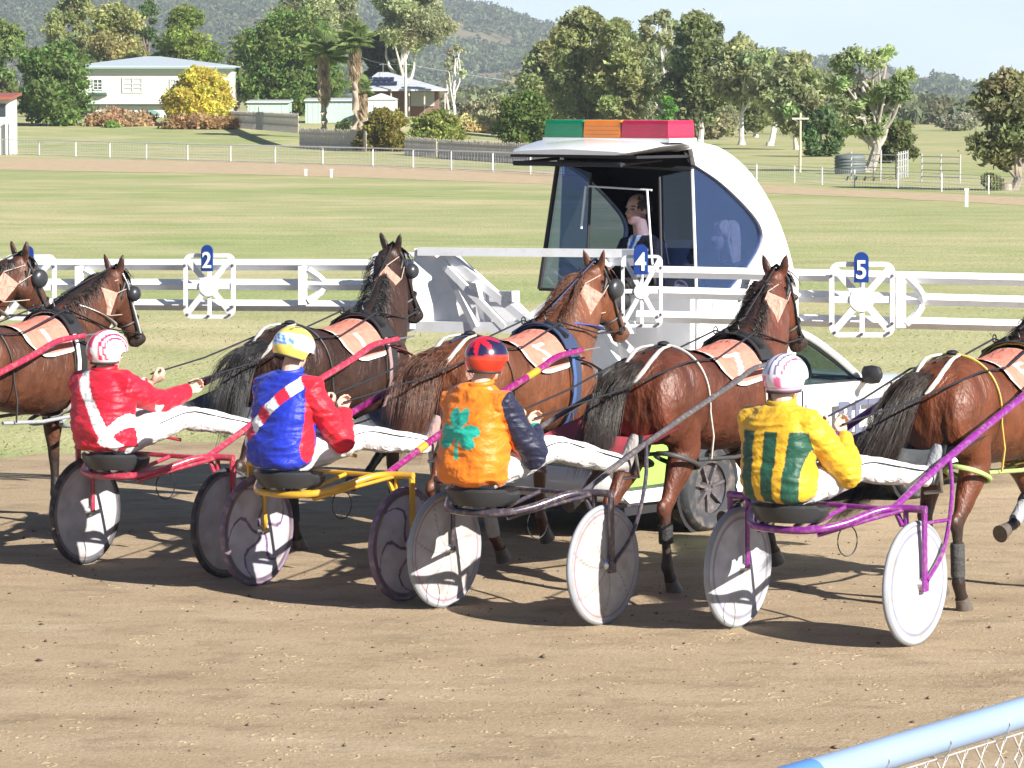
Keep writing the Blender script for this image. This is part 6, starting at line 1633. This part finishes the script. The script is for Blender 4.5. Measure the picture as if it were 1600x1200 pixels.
# ---------------------------------------------------------------- sulkies
WR = 0.367
def sulky(loc, rz, label, P):
    root = thing("sulky", label, "sulky", loc, rz, "racing sulkies lined up on the dirt track")
    fm = P['frame']; hw = 0.61
    for s in (-1, 1):
        Mx = Matrix.Translation((s * hw, 0, WR)) @ Matrix.Rotation(PI / 2, 4, 'Y')
        if s < 0: Mx = Mx @ Matrix.Rotation(0.9, 4, 'Z')
        mb = MB(); mb.lathe([(WR - 0.034, -0.012), (WR - 0.018, -0.02), (WR - 0.004, -0.012), (WR, 0.0), (WR - 0.004, 0.012), (WR - 0.018, 0.02), (WR - 0.034, 0.012)], Mx, 72, closed=True)
        w_ = mb.build("wheel", P['tyre'], root)
        # disc covers on both faces, coloured by radius and angle
        mb = MB(); n = 120; rr = np.concatenate([np.linspace(0.03, WR - 0.04, 30), [WR - 0.030]])
        for side in (-1, 1):
            vs = []; cs = []
            for r in rr:
                for j in range(n):
                    a = 2 * PI * j / n; h = side * (0.012 + 0.020 * (1 - (r / WR) ** 2)); vs.append(Mx @ Vector((r * math.cos(a), r * math.sin(a), h))); k_ = 0.5 + mnoise.fractal(Vector((r * math.cos(a) * 9 + loc[0] * 7 + s * 3, r * math.sin(a) * 9, side)), 1.0, 2.0, 4); d_ = min(0.6, max(0, k_ - 0.4) * 0.5 + max(0, r / WR - 0.72) * 1.0); c_ = P['disc'](r / WR, a); cs.append(tuple(q * 0.80 * (1 - d_) + b_ * d_ for q, b_ in zip(c_, (0.26, 0.21, 0.16))))
            fs = []
            for i in range(len(rr) - 1):
                for j in range(n):
                    k = (j + 1) % n; q = (i * n + j, i * n + k, (i + 1) * n + k, (i + 1) * n + j); fs.append(q if side > 0 else q[::-1])
            b = mb.add(vs, fs)
            for i, c in enumerate(cs): mb.c[b + i] = c
        mb.build("wheel_disc", M['disc'], w_, colors=True)
        mb = MB(); mb.lathe([(0.0, -0.055), (0.016, -0.055), (0.032, -0.035), (0.035, 0.035), (0.016, 0.055), (0.0, 0.055)], Mx, 20); mb.build("hub", M['steel'], w_)
        # fork: flat outer stay and round inner stay
        mb = MB(); mb.bar((s * 0.668, 0.0, 0.80), (s * 0.668, 0.015, WR - 0.035), 0.042, 0.016, up=(1, 0, 0)); mb.box((s * 0.668, 0.014, WR - 0.01), (0.022, 0.06, 0.07)); mb.build("outer_stay", fm, root)
        mb = MB(); mb.tube([(s * 0.545, 0.0, 0.79), (s * 0.548, 0.01, WR)], 0.016, 8); mb.bar((s * 0.535, -0.02, 0.70), (s * 0.47, 0.0, 0.8), 0.03, 0.02); mb.build("inner_stay", fm, root)
        mb = MB(); mb.tube([(s * 0.668, 0.015, WR - 0.02), (s * 0.66, 0.05, WR + 0.02)], 0.012, 8); mb.build("axle_nut", M['steel'], root)
        if P.get('brace', True):
            mb = MB(); mb.tube(spline([(s * 0.675, 0.03, WR + 0.02), (s * 0.66, 0.25, 0.55), (s * 0.56, 0.52, 0.83), (s * 0.465, 0.66, 1.05)], 12), 0.013, 8); mb.tube([(s * 0.545, 0.05, 0.70), (s * 0.60, 0.40, 0.70)], 0.011, 8); mb.build("brace", P.get('bracem', fm), root)
        # shaft
        mb = MB(); pts = spline([(s * 0.47, -0.02, 0.80), (s * 0.465, 0.30, 0.915), (s * 0.46, 0.62, 1.03), (s * 0.445, 1.20, 1.21), (s * 0.42, 1.72, 1.355), (s * 0.395, 1.98, 1.43), (s * 0.38, 2.30, 1.455)], 40)
        mb.tube(pts, [P.get('sr', 0.020) * (1 + 0.2 * math.sin(i / 39 * PI)) for i in range(40)], 12); mb.build("shaft", P.get('shaftm', fm), root)
        mb = MB(); mb.tube([pts[-1], pts[-1] + Vector((-s * 0.005, 0.22, 0.01))], 0.007, 8); mb.build("shaft_tip", M['steel'], root)
        if P.get('wrap'):
            mb = MB(); mb.tube(pts[7:10], 0.025, 12); mb.tube(pts[24:27], 0.025, 12); mb.build("shaft_wrap", P['wrap'], root)
        # foot rest
        mb = MB(); mb.tube([(s * 0.455, 0.56, 1.0), (s * 0.44, 0.62, 0.84), (s * 0.30, 0.66, 0.82)], 0.012, 8); mb.build("foot_rest", M['steel'] if s > 0 else fm, root)
    mb = MB(); mb.tube(spline([(-0.68, 0, 0.805), (-0.52, -0.02, 0.803), (-0.42, -0.12, 0.79), (-0.31, -0.34, 0.725), (-0.16, -0.50, 0.695), (0.16, -0.50, 0.695), (0.31, -0.34, 0.725), (0.42, -0.12, 0.79), (0.52, -0.02, 0.803), (0.68, 0, 0.805)], 44), 0.023, 10)
    mb.tube([(-0.50, 0.0, 0.79), (0.50, 0.0, 0.79)], 0.016, 8)
    for s in (-1, 1): mb.tube([(s * 0.16, -0.5, 0.70), (s * 0.14, 0.0, 0.785)], 0.014, 8); mb.tube([(s * 0.56, 0, 0.80), (s * 0.38, -0.2, 0.735), (s * 0.2, -0.42, 0.66)], 0.012, 8)
    mb.build("arch_bar", fm, root)
    # seat: padded saucer with turned-up rim
    mb = MB(); rings = []
    for k_, dz, in ((0.30, -0.055), (0.85, -0.05), (1.0, -0.015), (1.03, 0.02), (0.96, 0.035), (0.78, 0.015), (0.35, 0.0)):
        rings.append([(math.cos(a) * 0.235 * k_, -0.40 + math.sin(a) * 0.20 * k_ , 0.785 + dz + 0.02 * (math.sin(a) < -0.2) * (k_ > 0.9)) for a in np.linspace(0, 2 * PI, 37)[:-1]])
    mb.loft(rings); mb.build("seat", M['seat'], root)
    mb = MB(); mb.smooth = True
    for s in (-1, 1): mb = MB(); mb.tube([(s * 0.1, -0.5, 0.71), (s * 0.1, -0.42, 0.735)], 0.018, 8); mb.build("seat_bracket", M['steel'], root)
    if P.get('apron'):
        mb = MB(); n = 10; v = []
        for i in range(n):
            for j in range(9): u = i / (n - 1); w = j / 8 * 2 - 1; v.append((w * 0.43, 0.62 + 0.62 * u, 1.0 + 0.14 * u - 0.10 * (1 - w * w) + 0.01 * mnoise.noise(Vector((u * 4, w * 3, 1)))))
        mb.add(v, [(i * 9 + j, i * 9 + j + 1, (i + 1) * 9 + j + 1, (i + 1) * 9 + j) for i in range(n - 1) for j in range(8)]); b = len(mb.v)
        mb.build("mud_apron", P['apron'], root)
    mb = MB(); mb.tube([(0.30 + 0.03 * math.cos(a), -0.25 + 0.06 * math.cos(a), 0.62 + 0.09 * math.sin(a)) for a in np.linspace(-4.2, 1.1, 18)], 0.004, 6); mb.build("strap_loop", M['black'], root)
    return root
def dc_white(r, a):
    if 0.80 < r < 0.845: return (0.30, 0.32, 0.45)
    return (0.62, 0.63, 0.68)
def dc_dirty(r, a):
    b = 0.5 + 0.5 * math.sin(5 * a + 2.2 * r * 5)
    return (0.56, 0.55, 0.58) if r < 0.86 else (0.12, 0.12, 0.16)
def dc_purple(r, a):
    k = (a + 1.1 * math.sin(r * 3.2)) % (2 * PI / 5) - PI / 5
    if abs(k) * r < 0.030 and r > 0.1: return (0.16, 0.08, 0.20)
    if r > 0.86: return (0.10, 0.07, 0.13)
    return (0.54, 0.52, 0.60)
def dc_beige(r, a):
    if 0.855 < r < 0.875: return (0.35, 0.18, 0.32)
    k = (a + 0.6 * r) % (2 * PI / 7) - PI / 7
    if abs(k) * r < 0.014 and r > 0.1: return (0.36, 0.32, 0.33)
    return (0.56, 0.53, 0.52)

TH = R(34.5)
def ctr(pl, pr):
    a, b = G(*pl), G(*pr); return (a + b) / 2, math.atan2(-(b - a).y, (b - a).x)
U = []
for pl, pr in (((137, 882), (350, 902)), ((397, 915), (638, 940)), ((690, 949), (947, 977)), ((1145, 980), (1437, 1010))):
    U.append(ctr(pl, pr))
hv_ = lambda th: Vector((math.sin(th), math.cos(th), 0))
SK = [dict(frame=M['f_red'], tyre=M['tyre'], disc=dc_dirty, brace=False, apron=M['apron']),
      dict(frame=M['f_yellow'], tyre=M['mauvetyre'], disc=dc_purple, brace=False, shaftm=M['f_magenta'], wrap=M['f_yellow'], apron=M['apron']),
      dict(frame=M['f_charcoal'], tyre=M['greytyre'], disc=dc_beige, shaftm=M['f_grey'], sr=0.0155, apron=paint("red_mud_apron", (0.40, 0.06, 0.08), 0.6, var=0.2)),
      dict(frame=M['f_purple'], tyre=M['greytyre'], disc=dc_white, apron=M['apron'])]
SL = ["dark red framed sulky with grey dusty discs, under the red jacket driver", "yellow framed sulky with purple swirled wheel discs", "charcoal framed sulky with beige discs under the orange jacket driver", "purple framed sulky with white discs, nearest the right edge"]
DR = [dict(lean=0.02, side=-0.06, h=0.47, hx=0.0, hy=0.05, hz=0.17, armR=((0.17, 0.36, 0.30), (0.16, 0.66, 0.36)), armL=((-0.26, 0.30, 0.27), (-0.04, 0.50, 0.42)), legR=((0.22, 0.50, 0.20), (0.36, 1.02, 0.10)), legL=((-0.22, 0.50, 0.20), (-0.36, 1.02, 0.10)), jacket=jk_red, helmet=hl_red, boot=(0.13, 0.12, 0.12), collar=paint("red_collar", (0.5, 0.01, 0.03), 0.5), seed=1.0, look=(0.35, 1, -0.02), htilt=0.05),
      dict(lean=0.05, side=0.01, h=0.535, hz=0.20, armR=((0.30, 0.24, 0.16), (0.10, 0.50, 0.33)), armL=((-0.30, 0.24, 0.17), (-0.08, 0.50, 0.34)), legR=((0.22, 0.50, 0.17), (0.37, 1.00, 0.09)), legL=((-0.22, 0.50, 0.17), (-0.37, 1.00, 0.09)), jacket=jk_blue, helmet=hl_yellow, boot=(0.32, 0.22, 0.20), collar=paint("blue_collar", (0.02, 0.05, 0.4), 0.5), seed=2.0, look=(0.2, 1, -0.25), htilt=-0.1),
      dict(lean=0.03, side=0.0, h=0.54, hz=0.20, hx=0.02, armR=((0.29, 0.22, 0.17), (0.10, 0.47, 0.32)), armL=((-0.30, 0.22, 0.17), (-0.08, 0.47, 0.33)), legR=((0.20, 0.49, 0.20), (0.37, 1.00, 0.07)), legL=((-0.20, 0.49, 0.20), (-0.37, 1.00, 0.07)), jacket=jk_orange, helmet=hl_star, boot=(0.30, 0.27, 0.26), collar=paint("orange_collar", (0.7, 0.18, 0.01), 0.5), seed=5.0, look=(0.1, 1, -0.05), htilt=0.0),
      dict(lean=0.0, side=-0.02, h=0.50, hz=0.195, armR=((0.30, 0.27, 0.14), (0.12, 0.48, 0.36)), armL=((-0.31, 0.22, 0.15), (-0.06, 0.46, 0.36)), legR=((0.21, 0.51, 0.16), (0.37, 1.02, 0.08)), legL=((-0.21, 0.51, 0.16), (-0.37, 1.02, 0.08)), jacket=jk_yellow, helmet=hl_lilac, boot=(0.24, 0.25, 0.27), collar=paint("gold_collar", (0.55, 0.36, 0.03), 0.5), seed=8.0, look=(0.2, 1, 0.0), htilt=0.05)]
DL = ["driver in red jacket with white sash and white helmet with red stripes", "driver in blue jacket with red white checked sash and yellow helmet", "driver in orange jacket with green shamrock and red star helmet", "driver in yellow jacket with dark green stripes and lilac helmet"]
HANDS = []
for (c, th), sk, sl, dr, dl in zip(U, SK, SL, DR, DL):
    th_ = TH if abs(th - TH) > 0.2 else th
    sulky(c, -th_, sl, sk)
    r_, hands = driver(c, -th_, dl, dr); HANDS.append(hands)

BAY = (0.100, 0.027, 0.012); DARKB = (0.034, 0.014, 0.009); CHEST = (0.140, 0.045, 0.018); BLK = (0.018, 0.013, 0.011)
TAIL = [(0, -0.27, 1.41), (0, -0.41, 1.385), (-0.02, -0.53, 1.28), (-0.03, -0.61, 1.11), (-0.05, -0.66, 0.92), (-0.06, -0.71, 0.74)]
TAIL5 = [(0, -0.27, 1.42), (-0.03, -0.42, 1.38), (-0.05, -0.56, 1.20), (-0.05, -0.80, 0.92), (-0.06, -1.10, 0.72), (-0.10, -1.42, 0.55)]
HP = [
 dict(seed=1, coat=DARKB, points=BLK, hair=(0.016, 0.015, 0.016), poll=(-0.22, 1.54, 1.95), yaw=6, pitch=54, HR='hs', HL='hb', FR='fs', FL='fl', tail=TAIL, tw=0.075, cups=True, breast=(0.35, 0.05, 0.05), hanger=(0.05, 0.05, 0.05), girth2=(0.30, 0.20, 0.20), boots=[(1, 'h', (0.02, 0.02, 0.025), 0.05, 0.95, 0.008), (-1, 'h', (0.02, 0.02, 0.025), 0.05, 0.95, 0.008)], maneside=1, manel=1.3, cardrot=40),
 dict(seed=2, coat=CHEST, points=(0.09, 0.035, 0.018), hair=(0.085, 0.030, 0.014), poll=(-0.05, 1.55, 1.88), yaw=6, pitch=52, HR='hf', HL='hs', FR='fl', FL='fs', tail=[(p[0], p[1] * 0.92, p[2]) for p in TAIL], tw=0.095, neckstrap=(0.04, 0.10, 0.45), harness=(0.03, 0.05, 0.11), girth2=(0.05, 0.10, 0.25), hanger=(0.10, 0.05, 0.03), boots=[(1, 'h', (0.34, 0.33, 0.34), 0.3, 0.98, 0.006), (-1, 'h', (0.34, 0.33, 0.34), 0.3, 0.98, 0.006)], maneside=-1, manel=1.2, blow=0.9, cardrot=28, socks={(1, 'f'): (0.4, 0.36, 0.33)}),
 dict(seed=3, coat=BAY, points=BLK, hair=(0.022, 0.015, 0.012), poll=(-0.10, 1.48, 1.89), yaw=0, pitch=52, HR='hs', HL='hb', FR='fs', FL='fl', tail=TAIL, tw=0.078, hanger=(0.62, 0.58, 0.52), hopple=(0.05, 0.05, 0.05), neckstrap=None, boots=[(1, 'h', (0.02, 0.02, 0.02), 0.25, 0.6, 0.008)], blinkers=False, maneside=-1, cardrot=20),
 dict(seed=4, coat=(0.125, 0.034, 0.012), points=BLK, hair=(0.022, 0.013, 0.009), poll=(0.0, 1.55, 1.86), yaw=5, pitch=55, HR='hs', HL='hf', FR='fs', FL='fl', tail=TAIL5, tw=0.062, harness=(0.05, 0.045, 0.03), girth2=(0.55, 0.42, 0.05), hanger=(0.60, 0.42, 0.10), hopple=(0.34, 0.45, 0.16), crup=(0.6, 0.56, 0.5), breast=(0.5, 0.42, 0.1), cheek=(0.6, 0.58, 0.52), boots=[(-1, 'f', (0.02, 0.02, 0.03), -1, 0, 0.0), (-1, 'f', (0.30, 0.31, 0.33), 0.2, 0.95, 0.006), (1, 'f', (0.5, 0.5, 0.5), 0.15, 0.95, 0.006), (1, 'h', (0.05, 0.05, 0.05), 0.3, 0.9, 0.006)], cardrot=15),
]
HLb = ["near black horse with black blinker cups, red trimmed breast strap, drawing the dark red sulky", "chestnut horse with blue neck strap and reddish tail", "glossy bay horse without blinkers, white strap over its croup, beside the car", "bright bay horse with yellow harness straps at the right edge"]
for i in range(4):
    (c, th) = U[i]; th = TH if abs(th - TH) > 0.2 else th
    HP[i]['hands'] = [tuple(h - Vector((0, 1.5, 0))) for h in HANDS[i]]
    horse("horse", HLb[i], c + hv_(th) * 1.5, -th, HP[i])
# two horses further left, their sulkies outside the picture
hxy = Vector((-4.74, 24.45, 0))
P5 = dict(seed=5, coat=(0.085, 0.030, 0.015), points=BLK, hair=(0.014, 0.012, 0.011), poll=(-0.06, 1.62, 1.77), yaw=4, pitch=58, HR='hb', HL='hs', FR='fl', FL='fs', tail=TAIL, cups=True, neckstrap=(0.72, 0.70, 0.66), cheek=(0.75, 0.74, 0.72), girth2=(0.7, 0.68, 0.64), hopple=(0.30, 0.32, 0.34), hanger=(0.05, 0.05, 0.05), cardrot=15, maneside=-1, hands=[(0.1, -1.35, 1.2), (-0.1, -1.35, 1.2)])
horse("horse", "brown bay horse with white neck strap and white cheek straps, second head from the left", hxy + hv_(TH) * 1.5, -TH, P5)
h0 = Vector((-5.75, 25.35, 0))
P6 = dict(seed=6, coat=(0.085, 0.030, 0.016), points=BLK, hair=(0.014, 0.012, 0.011), poll=(0.12, 1.68, 1.83), yaw=10, pitch=52, HR='hs', HL='hb', FR='fs', FL='fl', tail=TAIL, blinkers=True, neckstrap=(0.70, 0.68, 0.66), hanger=(0.05, 0.05, 0.05), cardrot=35, maneside=-1, hands=[(0.1, -1.35, 1.2), (-0.1, -1.35, 1.2)])
horse("horse", "dark bay horse with only its head and neck showing at the left edge", h0 + hv_(TH) * 1.5, -TH, P6)
# the sulky of the second horse from the left: its shaft reaches into the picture
sulky(hxy, -TH, "red shafted sulky mostly outside the left edge of the picture", dict(frame=M['f_red'], tyre=M['tyre'], disc=dc_dirty, brace=False))

# ---------------------------------------------------------------- people in the car
def sitter(label, p_world, face, P):
    root = thing("person", label, "person", p_world - Vector((0, 0, 0.72)), math.atan2(-face[0], face[1]), "people riding in the starting car")
    hc = Vector((0, 0.05, 0.72)); sh = Vector((0, 0.0, 0.47))
    tors = [((0, 0, 0.0), 0.16, 0.11), ((0, 0, 0.2), 0.15, 0.10), ((0, 0, 0.4), 0.17, 0.11), ((0, 0, 0.48), 0.13, 0.08), ((0, 0.01, 0.53), 0.06, 0.055)]
    arms = []; sl = []
    for s in (-1, 1):
        S = sh + Vector((s * 0.18, 0, -0.03)); E = Vector((s * 0.26, 0.12, 0.18)); H = Vector(P['hand'] if s == P.get('hs', 1) else (s * 0.12, 0.36, 0.16))
        arms.append(([S, S.lerp(E, 0.5), E, E.lerp(H, 0.5), H], [0.048, 0.046, 0.04, 0.036, 0.026]))
        sl.append(([sh + Vector((s * 0.1, 0, -0.03)), S, S.lerp(E, 0.5), E, E.lerp(H, 0.5), H], [0.085, 0.082, 0.07, 0.065, 0.058, 0.045]))
    legs = [([Vector((s * 0.09, 0, 0.02)), Vector((s * 0.13, 0.42, 0.05)), Vector((s * 0.13, 0.45, -0.35))], [0.075, 0.06, 0.045]) for s in (-1, 1)]
    person_body("person", root, hc, (0.0, 1, -0.03), (0, 0.01, 0.52), tors, arms, legs, voxel=0.008, skin=P.get('skin', (0.50, 0.30, 0.22)))
    rg_ = [ring_rect((0, 0, 0.0), 0.20, 0.15), ring_rect((0, 0, 0.2), 0.20, 0.145), ring_rect((0, 0, 0.4), 0.205, 0.135), ring_rect((0, 0, 0.475), 0.17, 0.10), ring_rect((0, 0, 0.53), 0.085, 0.075)]
    def colf(co, no):
        c = solid(len(co), P['coat']); x, y, z = co.T
        if P.get('shirt'):
            v = (y > 0.05) & (np.abs(x) < 0.012 + (z - 0.30) * 0.22) & (z > 0.28); c[v] = (0.72, 0.76, 0.82); c[v & (np.abs(x) < 0.022)] = (0.06, 0.16, 0.42)
        return c
    garment("jacket", root, [(p, r, None, (0, 0, 1)) for p, r in sl], M['cloth'], colf, 0.01, 4, 0.006, 2.0, rings=rg_)
    garment("trousers", root, [(p, [0.1, 0.085, 0.07], None, (0, 0, 1)) for p, r in legs], M['cloth'], lambda co, no: solid(len(co), (0.02, 0.02, 0.025)), 0.012, 3)
    mb = MB(); mb.col = P['hair']
    if P.get('long'):
        for k in range(220):
            a = random.uniform(-2.5, 2.5); b = random.uniform(0.2, 1.0)
            d = Vector((math.sin(a) * math.cos(b * 0.9), -math.cos(a) * math.cos(b * 0.9), math.sin(b * 1.4)))
            c0 = hc + Vector((0, -0.01, 0.03)); p0 = c0 + Vector((d.x * 0.08, d.y * 0.1, d.z * 0.09)); pe = c0 + Vector((math.sin(a) * 0.10, -abs(math.cos(a)) * 0.11, -0.26 + random.uniform(-0.04, 0.06)))
            mb.tube([c0 + Vector((0, 0, 0.088)), p0, c0 + Vector((math.sin(a) * 0.093, -math.cos(a) * 0.108 if math.cos(a) > 0 else 0.03, -0.06)), pe], [0.010, 0.010, 0.009, 0.004], 5)
    else:
        for k in range(160):
            a = random.uniform(-2.2, 2.2); b = random.uniform(-0.25, 0.9)
            d = Vector((math.sin(a) * math.cos(b), -math.cos(a) * math.cos(b), math.sin(b))); c0 = hc + Vector((0, -0.014, 0.035)); p0 = c0 + Vector((d.x * 0.078, d.y * 0.099, d.z * 0.087))
            mb.tube([p0 - d * 0.004, p0 + d * 0.005 + Vector((0, 0, -0.012)), p0 + d * 0.002 + Vector((0, 0, -0.028))], [0.010, 0.010, 0.004], 5)
    mb.build("hair", M['hair'], root, colors=True)
    return root
CW = lambda x, y, z: car_o + rC * x + hC * y + Vector((0, 0, z))
sitter("man in dark suit, pale shirt and blue tie in the cabin opening", CW(-0.02, 0.42, 2.34), (-0.85, -0.62), dict(coat=(0.016, 0.015, 0.018), shirt=True, hair=(0.10, 0.07, 0.055), hand=(0.12, 0.36, 0.14)))
sitter("fair haired woman in dark top behind the blue side glass", CW(0.47, 0.88, 2.14), (-1.0, -0.45), dict(coat=(0.02, 0.025, 0.04), hair=(0.55, 0.36, 0.18), long=True, hand=(0.05, 0.34, 0.30), hs=-1))
sitter("car driver behind the steering wheel of the starting car", CW(0.38, 1.46, 1.21), (hC.x, hC.y), dict(coat=(0.04, 0.06, 0.14), hair=(0.06, 0.045, 0.035), hand=(0.10, 0.50, 0.42)))

# ---------------------------------------------------------------- foreground pipe fence with chain mesh
zr = 1.84
a = G(1215, 1228, zr); b = G(1650, 1098, zr); dv = (b - a).normalized(); a2 = a - dv * 1.2; b2 = b + dv * 2.5
ff = thing("pipe_fence", "pale pipe rail with wire mesh in the bottom right corner", "fence", (a.x, a.y, 0))
o3 = Vector((a.x, a.y, 0)); Lr = lambda p: p - o3
mb = MB(); mb.tube([Lr(a2), Lr(b2)], 0.034, 20); mb.build("top_rail", M['rail'], ff)
mb = MB(); c1 = a + dv * 0.06; mb.tube([Lr(c1 - dv * 0.30), Lr(c1 + dv * 0.07)], 0.0352, 20); mb.build("blue_sleeve", M['bluetape'], ff)
for s in (-0.9, 1.9):
    p = a + dv * s; mb = MB(); mb.tube([Lr(Vector((p.x, p.y, -0.1))), Lr(Vector((p.x, p.y, zr - 0.02)))], 0.03, 14); mb.build("post", M['rail'], ff)
mb = MB(); nrm = Vector((dv.y, -dv.x, 0)) * 0.0
cell = 0.088; L_ = (b2 - a2).length; nC = int(L_ / cell)
for k in range(nC):
    for dr_ in (1, -1):
        pts = []
        for r_ in range(0, 15):
            u = (k + (0.5 if (r_ % 2) == (0 if dr_ > 0 else 1) else 0.0)) * cell; z_ = zr - 0.045 - r_ * cell * 0.62
            pts.append(Lr(Vector((a2.x + dv.x * u, a2.y + dv.y * u, z_)) + Vector((dv.y, -dv.x, 0)) * 0.002 * dr_))
        mb.tube(pts, 0.0026, 5)
    if k % 3 == 0:
        u = k * cell; c = Vector((a2.x + dv.x * u, a2.y + dv.y * u, zr)); mb.tube([Lr(c + Vector((dv.y * 0.036 * math.cos(q), -dv.x * 0.036 * math.cos(q), 0.036 * math.sin(q) - 0.008))) for q in np.linspace(0, 2 * PI, 13)[:-1]], 0.0016, 4, closed=True)
mb.tube([Lr(a2 + Vector((0, 0, -0.045))), Lr(b2 + Vector((0, 0, -0.045)))], 0.002, 5)
mb.build("chain_mesh", M['wire'], ff)
# ---------------------------------------------------------------- haze in the air
mb = MB(); mb.smooth = False; mb.box((0, 1795, 90), (5200, 3790, 210))
hz_m = bpy.data.materials.new("thin_air_haze"); hz_m.use_nodes = True; nt = hz_m.node_tree
nt.nodes.remove(nt.nodes["Principled BSDF"])
pv = nt.nodes.new("ShaderNodeVolumePrincipled"); pv.inputs["Color"].default_value = (0.82, 0.90, 1.0, 1); pv.inputs["Density"].default_value = 0.00023; pv.inputs["Anisotropy"].default_value = 0.2
nt.links.new(pv.outputs[0], nt.nodes["Material Output"].inputs["Volume"])
tag(mb.build("haze", hz_m), "faint blue haze in the air over the far hills", "haze", kind="stuff")
